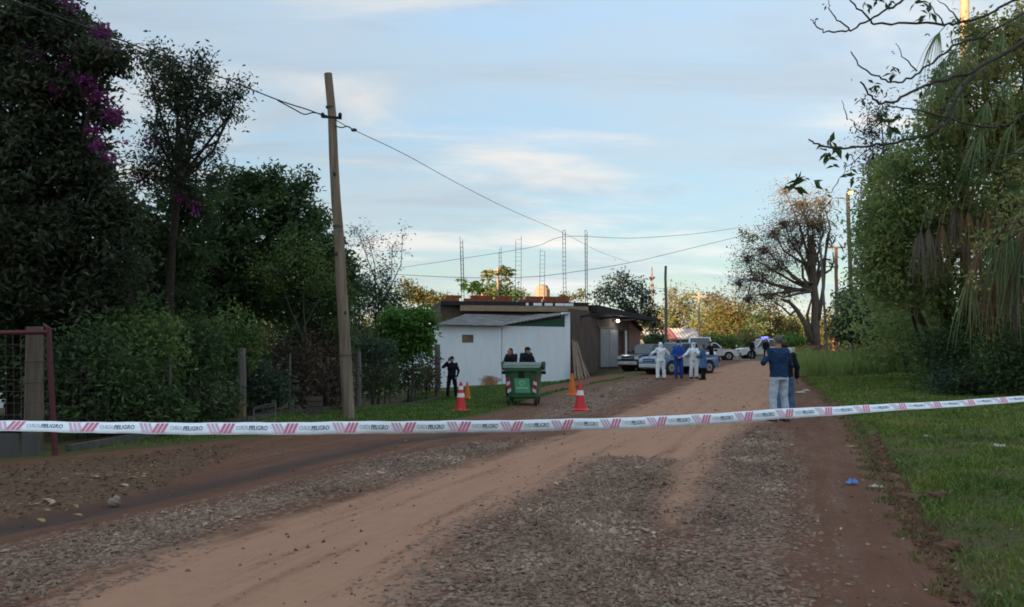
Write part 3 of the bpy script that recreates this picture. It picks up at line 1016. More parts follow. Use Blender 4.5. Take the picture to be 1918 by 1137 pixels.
def sub(mb, name, mat, parent, **kw):
    """build from world coords as child of an object standing at its root's location"""
    root = parent
    while root.parent: root = root.parent
    lo = np.array(root.location)
    if root.rotation_euler[2]:
        ca, sa = math.cos(-root.rotation_euler[2]), math.sin(-root.rotation_euler[2])
        Mr = np.array([(ca, -sa, 0), (sa, ca, 0), (0, 0, 1)])
        mb.V = [(v - lo) @ Mr.T for v in mb.V]
    else:
        mb.V = [v - lo for v in mb.V]
    return mb.build(name, mat, parent, **kw)


Lab = np.linalg.norm(B - A); tdir = (B - A) / Lab
w0 = np.linalg.norm(line_at(A, B, 865.5) - A); w1 = np.linalg.norm(line_at(A, B, 887) - A)
wz0, wz1 = zat(642, 40), zat(627, 40)
zt = 2.76
m = MB()
box_on_wall(m, A, B, 0, w0, zb, zt, 0, 0.18); box_on_wall(m, A, B, w1, Lab - 0.03, zb, zt, 0, 0.18)
box_on_wall(m, A, B, w0, w1, zb, wz0, 0, 0.18); box_on_wall(m, A, B, w0, w1, wz1, zt, 0, 0.18)
wall1 = sub(m, 'wall', M_white, ws)
m = MB(); wallquad(m, B + tdir * 0.03, Cc, zb, zt + 0.06, 0.18); sub(m, 'wall', M_white, ws)
m = MB()      # side wall going back on the left
nrm = np.array((-tdir[1], tdir[0]))
wallquad(m, A + nrm * 4.5, A + nrm * 0.18, zb, zt, 0.18, za=3.5, zb=zt); sub(m, 'wall', M_white, ws)
win = sub(box_on_wall(box_on_wall(box_on_wall(box_on_wall(MB(), A, B, w0, w0 + 0.05, wz0, wz1, -0.03, 0.1), A, B, w1 - 0.05, w1, wz0, wz1, -0.03, 0.1), A, B, w0 + .05, w1 - .05, wz0, wz0 + 0.05, -0.03, 0.1), A, B, w0 + .05, w1 - .05, wz1 - 0.05, wz1, -0.03, 0.1), 'window', M_wood, ws)
for k in range(3):
    a0 = w0 + 0.05 + (w1 - w0 - 0.1) * k / 3
    sub(box_on_wall(MB(), A, B, a0 + 0.012, a0 + (w1 - w0 - 0.1) / 3 - 0.012, wz0 + 0.05, wz1 - 0.05, -0.07, 0.02), 'board', M_wood2, win)
# stain low on the wall: thin splash of clay
m = MB()
st = line_at(A, B, 915); sd = np.linalg.norm(st - A)
pl = []
for k in range(26):
    th = 2 * math.pi * k / 26
    rr = 1 + 0.18 * math.sin(3 * th + 1) + 0.10 * math.sin(7 * th)
    pl.append((sd + 0.75 * rr * math.cos(th), -0.20 + 0.36 * rr * math.sin(th)))
vv = []
for off in (-0.006, -0.002):
    for s_, z_ in pl:
        q2 = A + tdir * s_ + nrm * off
        vv.append((q2[0], q2[1], z_))
n_ = len(pl)
m.add(vv, [tuple(range(n_)), tuple(range(2 * n_ - 1, n_ - 1, -1))] + [(i, (i + 1) % n_, n_ + (i + 1) % n_, n_ + i) for i in range(n_)])
sm = bpy.data.materials.new('clay_splash'); sm.use_nodes = True
SN, SL = sm.node_tree.nodes, sm.node_tree.links
sb = SN['Principled BSDF']; sb.inputs['Base Color'].default_value = (0.40, 0.17, 0.07, 1); sb.inputs['Roughness'].default_value = 0.9
stc = SN.new('ShaderNodeTexCoord'); sno = SN.new('ShaderNodeTexNoise'); sno.inputs['Scale'].default_value = 5; sno.inputs['Detail'].default_value = 6
SL.new(stc.outputs['Object'], sno.inputs[0])
sgr = SN.new('ShaderNodeMapping'); SL.new(stc.outputs['Generated'], sgr.inputs[0])
sgr.inputs['Location'].default_value = (-1, 0, -1); sgr.inputs['Scale'].default_value = (2, 0, 2)
sln = SN.new('ShaderNodeVectorMath'); sln.operation = 'LENGTH'; SL.new(sgr.outputs[0], sln.inputs[0])
sad = SN.new('ShaderNodeMath'); sad.operation = 'MULTIPLY_ADD'; sad.inputs[1].default_value = 1.1
SL.new(sno.outputs['Fac'], sad.inputs[0]); SL.new(sln.outputs['Value'], sad.inputs[2])
smr = SN.new('ShaderNodeMapRange'); smr.inputs[1].default_value = 0.45; smr.inputs[2].default_value = 1.45; smr.inputs[3].default_value = .85; smr.inputs[4].default_value = 0
SL.new(sad.outputs[0], smr.inputs[0])
SL.new(smr.outputs[0], sb.inputs['Alpha'])
sub(m, 'clay_stain', sm, ws)
# pillar at the right end
m = MB(); pz = zat(585, 43.6)
wallquad(m, Cc + tdir * 0.005, xy(1068, 43.9), -0.5, pz, 0.32); sub(m, 'pillar', M_white, ws)
# green gable panel
m = MB(); g0 = line_at(B, Cc, 962); tv = (Cc - B) / np.linalg.norm(Cc - B); nv = np.array((-tv[1], tv[0]))
g1 = Cc - tv * 0.01
m.slab([g0, g1, g1 + nv * 0.05, g0 + nv * 0.05], zt + 0.064, [zt + 0.09, zat(594.5, 43.6), zat(594.5, 43.6), zt + 0.09])
sub(m, 'gable_panel', M_green, ws)


def sheet(mb, p00, p10, p01, p11, waves, amp):
    """corrugated sheet, ribs running p0->p1 (front to back)"""
    p00, p10, p01, p11 = (np.asarray(p, float) for p in (p00, p10, p01, p11))
    n = waves * 6 + 1
    s = np.linspace(0, 1, n)
    up = np.cross(p10 - p00, p01 - p00); up /= np.linalg.norm(up)
    if up[2] < 0: up = -up
    o = amp * np.sin(2 * math.pi * waves * s)[:, None] * up
    fr = p00 + (p10 - p00) * s[:, None] + o
    bk = p01 + (p11 - p01) * s[:, None] + o
    V = np.concatenate([fr, bk, fr - up * 0.012, bk - up * 0.012])
    F = []
    for i in range(n - 1):
        F += [(i, i + 1, n + i + 1, n + i), (2 * n + i + 1, 2 * n + i, 3 * n + i, 3 * n + i + 1), (i + 1, i, 2 * n + i, 2 * n + i + 1), (n + i, n + i + 1, 3 * n + i + 1, 3 * n + i)]
    F += [(0, n, 3 * n, 2 * n), (2 * n - 1, n - 1, 3 * n - 1, 4 * n - 1)]
    return mb.add(V, F)


ns_ = 6
fA, fB = A - nrm * 0.35 - tdir * 0.25, B - nrm * 0.35
bA, bB = xy(872, 44.2), xy(985, 46.2)
for k in range(ns_):
    t0, t1 = k / ns_, (k + 1) / ns_ + 0.015
    dz = random.uniform(-0.015, 0.02) + 0.012 * (k % 2)
    za_, zb_ = zat(608, 39) + dz, zat(589.5, 45) + dz
    f = lambda t, z: np.array((*(fA + (fB - fA) * t), z)); bb = lambda t, z: np.array((*(bA + (bB - bA) * t), z))
    sub(sheet(MB(), f(t0, za_), f(t1, za_), bb(t0, zb_), bb(t1, zb_), 5, 0.022), 'roof_sheet', M_sheet, ws)
fC = Cc - nv * 0.3 + tv * 0.05; fB2 = B - nv * 0.3
bC = xy(1075, 46.4)
for k in range(5):
    t0, t1 = k / 5, (k + 1) / 5 + 0.015
    dz = 0.01 * (k % 2) + 0.03
    zf = lambda t: zat(609, 41.3) + (zat(588.5, 43.6) - zat(609, 41.3)) * t + dz
    zk = lambda t: zat(589.5, 45) + (zat(585.5, 46.4) - zat(589.5, 45)) * t + dz
    f = lambda t: np.array((*(fB2 + (fC - fB2) * t), zf(t))); bb = lambda t: np.array((*(bB + (bC - bB) * t), zk(t)))
    sub(sheet(MB(), f(t0), f(t1), bb(t0), bb(t1), 4, 0.022), 'roof_sheet', M_sheet, ws)

# ---- workshop with unfinished upper floor
FC = xy(1069, 44.6); FD = xy(1178, 53.5)
wk = empty('workshop', (*FC, float(gz(*FC))), label='brown workshop with dark awning, grey door and unfinished rooftop of bricks and rebar', cat='building')
SL0, SL1 = xy(826, 45.2), xy(1103, 46.9)
tS = (SL1 - SL0) / np.linalg.norm(SL1 - SL0); nS = np.array((-tS[1], tS[0]))
m = MB(); zsl0, zsl1 = zat(572.5, 46), zat(565, 46)
m.slab([SL0, SL1, SL1 + nS * 8, SL0 + nS * 8], zsl0, zsl1); sub(m, 'roof_slab', M_dark, wk)
m = MB(); q0 = line_at(SL0, SL1, 862)
m.slab([q0, SL1 - tS * 0.02, SL1 + nS * 0.2, q0 + nS * 0.2], zat(583, 46), zsl0 - 0.004); sub(m, 'fascia', M_beige, wk)
m = MB(); m.slab([SL0 + nS * 0.5, SL1 - tS * 1.2 + nS * 0.5, SL1 - tS * 1.2 + nS * 7.8, SL0 + nS * 7.8], -0.7, zsl0 - 0.006); sub(m, 'wall', M_brown, wk)
# facade along the road
tF = (FD - FC) / np.linalg.norm(FD - FC); nF = np.array((-tF[1], tF[0])); LF_ = np.linalg.norm(FD - FC)
d0 = np.linalg.norm(line_at(FC, FD, 1122) - FC); d1 = np.linalg.norm(line_at(FC, FD, 1155) - FC); d2 = np.linalg.norm(line_at(FC, FD, 1169) - FC)
zFt = 3.95
m = MB()
box_on_wall(m, FC, FD, 0, d1 + 0.1, -0.4, zFt, 0, 0.2)
box_on_wall(m, FC, FD, d1 + 0.1, d2, 2.75, zFt, 0, 0.2)
box_on_wall(m, FC, FD, d2, LF_, -0.2, zFt - 0.25, 0, 0.2)
box_on_wall(m, FC, FD, d1 + 0.1, d2, -0.2, 2.75, -2.2, 0.1)          # inner wall seen through the doorway
sub(m, 'wall', M_brown, wk)
k0 = 0
nb_ = 13
for k in range(nb_):           # upright boards left of the door
    a0 = 0.06 + (d0 - 0.1) * k / nb_
    sub(box_on_wall(MB(), FC, FD, a0 + 0.012, a0 + (d0 - 0.1) / nb_ - 0.012, 0.0 + random.uniform(-.05, .05), zFt - 0.9 + random.uniform(-.08, .08), 0.03 + random.uniform(0, .015), 0.028), 'board', M_brown, wk)
zd0, zd1 = zat(687.5, 49), zat(616, 49)
door = sub(box_on_wall(MB(), FC, FD, d0, d1, zd0, zd1, 0.10, 0.06), 'door', M_greydoor, wk)
for fr in (0.02, 0.5, 0.98):
    a0 = d0 + (d1 - d0) * fr
    sub(box_on_wall(MB(), FC, FD, a0 - 0.03, a0 + 0.03, zd0 + 0.05, zd1 - 0.05, 0.118, 0.016), 'door_rib', M_greydoor, door)
sub(box_on_wall(MB(), FC, FD, d0 - 0.3, d2, zd1 + 0.03, zd1 + 0.13, 0.12, 0.07), 'door_rail', M_steel, wk)
sub(box_on_wall(MB(), FC, FD, d2 + 0.15, d2 + 0.45, 0.75, 2.85, 0.04, 0.035), 'white_panel', M_white, wk)
# awning
m = MB()
a0 = SL1 - tS * 0.25 - nF * 1.2; a1 = FD - nF * 1.9 + tF * 1.2
aw = [FC - nF * 0.5 + tF * 3.0, a1, FD + nF * 2.0 + tF * 1.2, FC + nF * 2.0 + tF * 3.0]
m.slab(aw, [zat(583, 46), zat(602, 53), zat(596, 56), zsl0 - 0.03], [zat(569, 46), zat(597, 53), zat(590, 56), zsl0 + 0.1])
sub(m, 'awning', M_dark, wk)
for t in (0.15, 0.45, 0.78):
    p0 = FC + tF * LF_ * t
    sub(MB().beam((*(p0 + nF * 0.1), 3.5), (*(p0 - nF * 1.3), 3.72 - 0.2 * t), 0.08, 0.12), 'rafter', M_dark, wk)
# lamp on the facade (lit)
lp = line_at(FC, FD, 1148) - nF * 0.35
lz = zat(601, lp[1])
lf = empty('wall_lamp', (*lp, lz), label='lit white bulb under the dark awning above the grey door', cat='lamp')
MB().ball((0, 0, 0), 0.11, 12, 8).build('bulb', pm('lit_bulb', (1, 1, 1), 0.4, 0, 1, emit=(1.0, 0.97, 0.92, 0.5)), lf, smooth=True)
MB().tube([(0, 0, 0.08), (0, 0.0, 0.2)], [0.05, 0.06], 10).build('socket', M_black, lf)
MB().beam((0, 0, 0.18), (nF[0] * 0.35, nF[1] * 0.35, 0.22), 0.03, 0.03).build('bracket', M_black, lf)
ld = bpy.data.lights.new('bulb_light', 'POINT'); ld.energy = 3; ld.shadow_soft_size = 0.1; ld.color = (1, 0.95, 0.88)
lo_ = bpy.data.objects.new('bulb_light', ld); lo_.location = (-nF[0] * 0.2, -nF[1] * 0.2, -0.1); lo_.parent = lf; col.objects.link(lo_)
# bricks stacked on the slab
for (p0, p1, c) in [(832, 861, 3), (869, 922, 3), (926, 960, 3), (972, 1016, 3), (1018, 1066, 3)]:
    s0, s1 = line_at(SL0, SL1, p0) + nS * 0.25, line_at(SL0, SL1, p1) + nS * 0.25
    L_ = np.linalg.norm(s1 - s0); nb = max(2, int(L_ / 0.34))
    m = MB()
    for c_i in range(2):
        for i in range(nb):
            if c_i == 1 and random.random() < 0.06: continue
            cxy = s0 + tS * ((i + 0.5 + 0.25 * (c_i % 2)) * L_ / nb)
            m.box((*cxy, zsl1 + 0.09 + c_i * 0.185), (L_ / nb - 0.02, 0.18, 0.172), math.atan2(tS[1], tS[0]) + random.uniform(-.03, .03))
    sub(m, 'brick_row', M_brick, wk)
# white edge panels hanging on the slab
for (p0, p1) in [(985, 990), (999, 1015), (1020, 1035), (1040, 1056), (1057, 1074)]:
    s0, s1 = line_at(SL0, SL1, p0) - nS * 0.03, line_at(SL0, SL1, p1) - nS * 0.03
    m = MB(); m.slab([s0, s1, s1 + nS * 0.027, s0 + nS * 0.027], zat(572, 46), zat(567, 46)); sub(m, 'white_tile', M_white, wk)
# rebar columns
for (px, top, w, d, rz) in [(867, 443, 0.16, 47, .4), (937, 463, 0.14, 50, .2), (970, 441, 0.36, 47.5, 0.0), (1015, 461, 0.30, 49, 0.1), (1058.5, 423, 0.18, 47.3, .1), (1099, 427, 0.13, 47.4, .5)]:
    c = xy(px, d); z1 = zat(top, d); m = MB()
    lean = random.uniform(-0.05, 0.08) if px != 867 else -0.12
    for sx_ in (-1, 1):
        for sy_ in (-1, 1):
            if sy_ == 1 and w > 0.25: continue
            z1r = z1 + random.uniform(-0.35, 0.1)
            b0 = np.array((c[0] + sx_ * w / 2, c[1] + sy_ * w / 2 * 0.7, zsl1 - 0.05))
            mid = b0 + (lean * 0.4 + random.uniform(-.03, .03), 0, (z1r - zsl1) * 0.5)
            m.tube([b0, mid, b0 + (lean, 0, z1r - zsl1)], 0.014, 5)
    nst = int((z1 - zsl1) / 0.28)
    for i in range(nst):
        z = zsl1 + 0.15 + i * 0.28; f_ = (z - zsl1) / (z1 - zsl1)
        if w > 0.25:
            m.tube([(c[0] - w / 2 + lean * f_, c[1] - w * .35, z), (c[0] + w / 2 + lean * f_, c[1] - w * .35, z)], 0.008, 4)
        else:
            m.box((c[0] + lean * f_, c[1], z), (w * 1.05, w * 0.75, 0.012))
    sub(m, 'rebar_column', M_steel, wk)
# lean-to at the far end
m = MB(); l0, l1 = FD + tF * 0.02, xy(1199, 54.4)
wallquad(m, l0, l1, 0.0, 2.4, 2.5, za=zat(600, 53.6), zb=zat(614, 54.4)); sub(m, 'lean_to', pm('pinkish_brick', (0.24, 0.15, 0.13), 0.9, 0.35, 4, 0.3, 15), wk)
m = MB(); r0 = FD - nF * 0.3 - tF * 0.2; r1 = xy(1206, 54.3)
m.slab([r0, r1, r1 + nF * 3.2, r0 + nF * 3.2], [zat(597, 53), zat(620, 54.3), zat(620, 54.3), zat(597, 53)], [zat(594, 53), zat(617, 54.3), zat(617, 54.3), zat(594, 53)])
sub(m, 'lean_to_roof', M_dark, wk)

# planks leaning by the wall
pls = [((1078, 703, 43.2), (1073, 636, 44.4)), ((1085, 702, 43.0), (1076, 640, 44.45)), ((1091, 700, 43.2), (1077, 645, 44.5)), ((1098, 699, 43.6), (1080, 640, 44.8)), ((1104, 698, 44.0), (1079, 650, 44.7))]
labs = ['weathered plank leaning nearest the white pillar', 'second plank from the white pillar in the leaning bundle', 'middle plank of the five leaning beside the pillar', 'fourth leaning plank, its foot well out from the wall', 'outermost leaning plank, foot farthest from the white pillar']
for (b_, t_), lab in zip(pls, labs):
    pb = P(*b_); pb[2] = float(gz(pb[0], pb[1])); pt_ = P(*t_)
    o = MB().beam((0, 0, 0.01), pt_ - pb, 0.14, 0.035).build('plank', M_wood2, None, loc=pb, bevel=0.004)
    tag(o, lab, 'plank', 'planks leaning on the workshop')
# orange bucket, dark barrel
bp_ = line_at(FC, FD, 1162) - nF * 0.9
bk = empty('bucket', (*bp_, float(gz(*bp_))), label='orange bucket on the ground beside the grey door', cat='bucket')
MB().ering([((0, 0, 0), .15, .15), ((0, 0, .02), .155, .155), ((0, 0, .4), .2, .2), ((0, 0, .42), .21, .21), ((0, 0, .42), .185, .185), ((0, 0, .05), .14, .14)], 18).build('tub', pm('orange_plastic', (0.55, 0.17, 0.04), 0.5, 0.2, 6), bk, smooth=False)
MB().tube([(-.2, 0, .4), (-.14, -.1, .28), (0, -.17, .22), (.14, -.1, .28), (.2, 0, .4)], 0.008, 5).build('handle', M_steel, bk)
bp_ = line_at(FC, FD, 1171) - nF * 0.8
br = empty('barrel', (*bp_, float(gz(*bp_))), label='dark barrel standing against the workshop beside the parked cars', cat='barrel')
MB().ering([((0, 0, 0), .27, .27), ((0, 0, .03), .29, .29), ((0, 0, .3), .29, .29), ((0, 0, .32), .305, .305), ((0, 0, .35), .29, .29), ((0, 0, .6), .29, .29), ((0, 0, .62), .305, .305), ((0, 0, .65), .29, .29), ((0, 0, .87), .29, .29), ((0, 0, .88), .27, .27)], 20).build('drum', M_black, br)
MB().tube([(0, 0, .88), (0, 0, .895)], [.25, .25], 18).build('drum_lid', M_steel, br)

# house with red tiled roof behind the shed on the left
h = xy(800, 52); hr = empty('tiled_house', (*h, float(gz(*h))), 0, 'low house with reddish tiled roof behind the shrubs left of the shed', 'house')
MB().box((0, 0, 1.2), (5, 5, 3.2)).build('wall', pm('dull_wall', (0.3, 0.27, 0.24), 0.9), hr)
M_tile = pm('red_tile', (0.20, 0.075, 0.06), 0.85, 0.35, 6, 0.5, 14)
for s_ in (-1, 1):
    sheet(MB(), (-3, s_ * 3, 2.7), (3, s_ * 3, 2.7), (-3, 0.02 * s_, 3.75), (3, 0.02 * s_, 3.75), 14, 0.05).build('roof_slope', M_tile, hr)
# white roofed house beyond the cars
h = xy(1250, 82); hr = empty('white_roofed_house', (*h, float(gz(*h))), R(8), 'low distant house with pale roof and red patch behind the cars', 'house')
MB().box((0, 0, 0.9), (5.6, 4.4, 1.9)).build('wall', pm('grey_wall', (0.16, 0.15, 0.15), 0.9), hr)
MB().box((-1.2, -2.21, 0.9), (0.9, 0.03, 1.5)).build('door', M_dark, hr)
MB().box((1.4, -2.21, 1.1), (1.2, 0.03, 0.7)).build('window', M_glass, hr)
for s_ in (-1, 1):
    sheet(MB(), (-3.1, s_ * 2.7, 1.85), (3.1, s_ * 2.7, 1.85), (-3.1, 0.01 * s_, 3.1), (3.1, 0.01 * s_, 3.1), 16, 0.03).build('roof_slope', pm('pale_roof', (0.34, 0.32, 0.31), 0.7, 0.25, 2), hr)
sheet(MB(), (-0.9, -2.72, 1.91), (0.2, -2.72, 1.91), (-0.9, -0.3, 3.05), (0.2, -0.3, 3.05), 3, 0.03).build('red_roof_patch', pm('red_sheet', (0.22, 0.07, 0.06), 0.7), hr)
# cream tower behind the rooftop
h = xy(1016, 85); hr = empty('cream_tower', (*h, float(gz(*h))), R(20), 'cream water tower with stepped round top behind the unfinished rooftop', 'tower')
zz0 = float(gz(*h)); T_ = lambda py: zat(py, 85) - zz0
MB().ering([((0, 0, -1), .7, .7), ((0, 0, T_(560)), .7, .7)], 12).build('shaft', pm('cream_wall', (0.27, 0.185, 0.14), 0.85, 0.15, 2), hr)
MB().ering([((0, 0, T_(560)), .75, .75), ((0, 0, T_(556)), .86, .86), ((0, 0, T_(543)), .86, .86), ((0, 0, T_(540)), .72, .72), ((0, 0, T_(535)), .62, .62), ((0, 0, T_(533.5)), .3, .3)], 14).build('tank', pm('cream_wall', (0.5, 0.38, 0.29)), hr)
# pale building glimpsed behind the gate
h = xy(-40, 24); hr = empty('pale_house', (*h, float(gz(*h))), R(12), 'pale house wall glimpsed behind the red gate', 'house')
MB().box((-1.2, 1.5, 1.2), (4.0, 3, 3.0)).build('wall', M_white, hr)
MB().box((-0.6, -0.02, 1.2), (0.8, 0.05, 1.0)).build('window', M_glass, hr)
MB().slab([(-3.5, -0.4), (1.2, -0.4), (1.2, 3.4), (-3.5, 3.4)], [2.72, 2.72, 3.3, 3.3], [2.8, 2.8, 3.4, 3.4]).build('roof', M_dark, hr)


# ================================================================== POLES, WIRES
def pole(name, base, top, r0, r1, mat, label, cat='utility pole', cap=True, seg=12, wob=0.02):
    base = np.asarray(base, float); top = np.asarray(top, float)
    o = empty(name, base, label=label, cat=cat)
    n = 9
    pts = [(top - base) * (i / (n - 1)) + (0 if i in (0, n - 1) else 1) * rng.normal(size=3) * wob * np.array((1, 1, 0)) for i in range(n)]
    pts[0] = pts[0] - (0, 0, 0.25)
    MB().tube(pts, np.linspace(r0, r1, n), seg).build('shaft', mat, o, smooth=False)
    return o


M_dk0 = pm('knot_wood', (0.06, 0.042, 0.03), .9, .3, 20)
b0 = G(655, 786); t0 = P(614.5, 138, b0[1] + 0.1)
wp = pole('wooden_pole', b0, t0, 0.132, 0.088, M_wood, 'tall leaning wooden power pole on the left verge', seg=14, wob=0.015)
MB().beam(P(622, 222, b0[1]) - b0 + (-.2, -0.14, 0), P(622, 222, b0[1]) - b0 + (.24, -0.12, -.03), 0.05, 0.05).build('clamp_bar', M_black, wp)
for dx in (-.17, .21):
    MB().ball(P(622, 222, b0[1]) - b0 + (dx, -0.15, 0.03), (0.045, 0.045, 0.06), 10, 6).build('insulator', M_black, wp, smooth=True)
DP = b0[1] - 0.13
for fr_ in (.18, .55, .90):
    pq = (t0 - b0) * fr_; rq = .132 + (.088 - .132) * fr_ + .006
    MB().tube([pq - (0, 0, .02), pq + (0, 0, .02)], rq, 14).build('steel_band', M_steel, wp)
for zq, dq in ((.30, .06), (.47, -.05), (.70, .03)):
    MB().ball((t0 - b0) * zq + (dq, -.105, 0), (.035, .02, .05), 8, 6).build('knot', M_dk0, wp, smooth=True)


def cable(pts, r, label, name='cable', sub_n=8, mat=None):
    pts = np.array([P(*p) for p in pts])
    n = len(pts); t = np.arange(n); tt = np.linspace(0, n - 1, (n - 1) * sub_n + 1)
    out = []
    for x in tt:           # Catmull-Rom
        i = min(int(x), n - 2); f = x - i
        p0, p1, p2, p3 = pts[max(i - 1, 0)], pts[i], pts[i + 1], pts[min(i + 2, n - 1)]
        out.append(0.5 * ((2 * p1) + (-p0 + p2) * f + (2 * p0 - 5 * p1 + 4 * p2 - p3) * f * f + (-p0 + 3 * p1 - 3 * p2 + p3) * f ** 3))
    out = np.array(out); c = out[0].copy()
    o = MB().tube(out - c, r, 6).build(name, mat or M_black, None, smooth=True, loc=c)
    return tag(o, label, 'cable')


cable([(-160, -62, 9.0), (165, 52, 11.8), (300, 103, 13.6), (420, 147, 16.0), (520, 187, DP - .5), (575, 205, DP - .2), (613, 219, DP)], 0.013, 'black power cable from the upper left to the wooden pole')
cable([(520, 188, DP - .48), (548, 203, DP - .3), (570, 214, DP - .2), (588, 211, DP - .1), (613, 217, DP)], 0.013, 'drooping black slack loop of cable just left of the wooden pole')
cable([(628, 224, DP), (662, 243, 20.4), (760, 290, 24), (860, 345, 29), (960, 395, 36), (1055, 436, 47), (1120, 470, 56), (1180, 492, 66)], 0.010, 'thin cable running from the wooden pole over the workshop roof')
cable([(628, 236, DP), (640, 239, DP + .3), (652, 237, DP + .6), (664, 245, 20.5)], 0.014, 'short slack cable with connector right of the wooden pole')
g = P(663, 243.5, 20.45)
tag(MB().ball((0, 0, 0), (0.09, 0.05, 0.05), 10, 6).build('cable_connector', M_black, None, smooth=True, loc=g), 'small black connector on the cable right of the wooden pole', 'connector')
cable([(740, 503, 52), (880, 482, 50), (1000, 462, 49), (1060, 443, 48.5), (1180, 446, 52), (1300, 438, 56), (1392, 425, 60)], 0.014, 'upper thin cable crossing behind the rebar to the bare tree')
cable([(740, 514, 52), (870, 520, 50), (985, 519, 50), (1070, 510, 51), (1180, 492, 54), (1290, 466, 58), (1385, 443, 62)], 0.018, 'lower cable sagging behind the rebar toward the bare tree')
cable([(1205, 538, 95), (1247, 541, 60.3), (1300, 545, 76)], 0.014, 'short wire joining the far grey and yellow poles')

M_greypole = pm('grey_pole', (0.12, 0.125, 0.12), 0.85, 0.2, 3)
M_tanpole = pm('tan_pole', (0.34, 0.26, 0.17), 0.85, 0.2, 3)
M_orpole = pm('brown_pole', (0.26, 0.15, 0.09), 0.85, 0.2, 3)
b = on_ground(1247, 60); pole('concrete_pole', b, P(1247, 498, 60), 0.13, 0.10, M_greypole, 'plain grey pole standing behind the parked blue pickup')
b = on_ground(1310, 78)
o = pole('far_pole', b, P(1309, 548, 78), 0.15, 0.13, M_tanpole, 'sunlit yellowish pole before the autumn trees')
top = P(1309, 548, 78) - b
MB().box(top + (0, -0.1, -0.45), (1.6, 0.1, 0.12)).build('crossarm', M_tanpole, o)
b = on_ground(1566, 66)
o = pole('far_pole', b, P(1566, 463, 66), 0.16, 0.14, M_orpole, 'brown pole with a wide crossarm right of the bare tree')
top = P(1566, 463, 66) - b
MB().box(top + (-0.05, -0.2, -0.05), (1.65, 0.12, 0.14)).build('crossarm', M_orpole, o)
MB().box(top + (-0.55, -0.2, -1.75), (1.0, 0.08, 0.09)).build('crossarm', M_orpole, o)
for dx in (-.75, -.3, .35, .68):
    MB().ering([(top + (dx, -.2, .02), .04, .04), (top + (dx, -.2, .08), .07, .07), (top + (dx, -.2, .18), .05, .05)], 8).build('insulator', M_conc, o)
b = on_ground(1549, 52)
pole('thin_pole', b, P(1536, 448, 52), 0.10, 0.07, M_greypole, 'slender leaning grey pole in front of the bare tree trunk')
# lamp pole, lit
b = on_ground(1597, 47)
o = pole('street_lamp', b, P(1588, 362, 47), 0.15, 0.11, M_greypole, 'tall grey street lamp glowing orange against the right trees', 'street lamp')
top = P(1588, 366, 47) - b
MB().tube([top + (0, -.05, -.3), top + (-.05, -.3, 0.05), top + (-.12, -.6, .1)], [.03, .03, .03], 8).build('arm', M_greypole, o)
MB().ball(top + (-.14, -.75, .10), (.22, .28, .10), 14, 8).build('lamp_head', M_greypole, o, smooth=True)
MB().ball(top + (-.16, -.80, .02), (.19, .2, .13), 14, 8).build('lamp_glass', pm('lamp_glow', (1, .7, .3), 0.4, 0, 1, emit=(1.0, 0.42, 0.07, 0.2)), o, smooth=True)
ld = bpy.data.lights.new('lamp_light', 'POINT'); ld.energy = 12; ld.color = (1, .6, .22); ld.shadow_soft_size = 0.2
lo_ = bpy.data.objects.new('lamp_light', ld); lo_.location = top + (-.2, -1.1, -.15); lo_.parent = o; col.objects.link(lo_)
# far lattice mast
b = on_ground(1222, 190); tz = P(1223, 500, 190) - b
ms = empty('radio_mast', b, label='distant reddish lattice radio mast above the dark tree', cat='mast')
M_red = pm('mast_paint', (0.15, 0.10, 0.075), 0.7, 0.3, 0.4)
hm = tz[2]
for k in range(3):
    a = 2 * math.pi * k / 3
    MB().tube([(math.cos(a) * .8, math.sin(a) * .8, 0), (math.cos(a) * .12, math.sin(a) * .12, hm)], [.10, .05], 5).build('leg', M_red, ms)
m = MB()
for i in range(16):
    z0_, z1_ = hm * i / 16, hm * (i + 1) / 16
    for k in range(3):
        a, a2 = 2 * math.pi * k / 3, 2 * math.pi * (k + 1) / 3
        f0, f1 = .8 - .68 * i / 16, .8 - .68 * (i + 1) / 16
        m.tube([(math.cos(a) * f0, math.sin(a) * f0, z0_), (math.cos(a2) * f1, math.sin(a2) * f1, z1_)], 0.04, 3)
m.build('lattice', M_red, ms)
for pyy, w_ in ((521, .8), (535, .55), (544, .6)):
    zz = (P(1223, pyy, 190) - b)[2]
    MB().ering([((0, 0, zz - .3), w_ * .6, w_ * .6), ((0, 0, zz), w_, w_), ((0, 0, zz + .35), w_, w_)], 10).build('antenna_ring', M_red, ms)

# ================================================================== FENCE AND GATE
gA = xy(108, 10.9); fence_pts = [(455, 16.1, 652), (672, 22.6, 655), (820, 31.0, 645)]
fr = empty('wire_fence', (*gA, float(gz(*gA))), label='old wire fence with grey posts along the left verge', cat='fence')
posts = [gA + np.array((0.06, 0.12))] + [xy(p, d) for p, d, _ in fence_pts]
tops = [zat(640, 10.9)] + [zat(t, d) for p, d, t in fence_pts]
M_post = pm('grey_post', (0.105, 0.098, 0.09), 0.9, 0.35, 8, 0.5, 25, rgb2=(0.17, 0.155, 0.14), stretch=(1, 1, .3))
for i, (c, zt_) in enumerate(zip(posts, tops)):
    if i == 0: continue
    g = float(gz(*c)); r = 0.10 if i < 3 else 0.13
    sub(MB().tube([(c[0], c[1], g - .3), (c[0] + .01, c[1], (g + zt_) / 2), (c[0] - .02, c[1], zt_)], [r, r * .95, r * .9], 8), 'post', M_post, fr)
    if i == 1:
        sub(MB().tube([(c[0], c[1], g - .05), (c[0], c[1], g + .42)], [r * 1.12, r * 1.12], 8), 'post_base', pm('ochre_paint', (0.24, 0.15, 0.07), .9, .3, 8), fr)
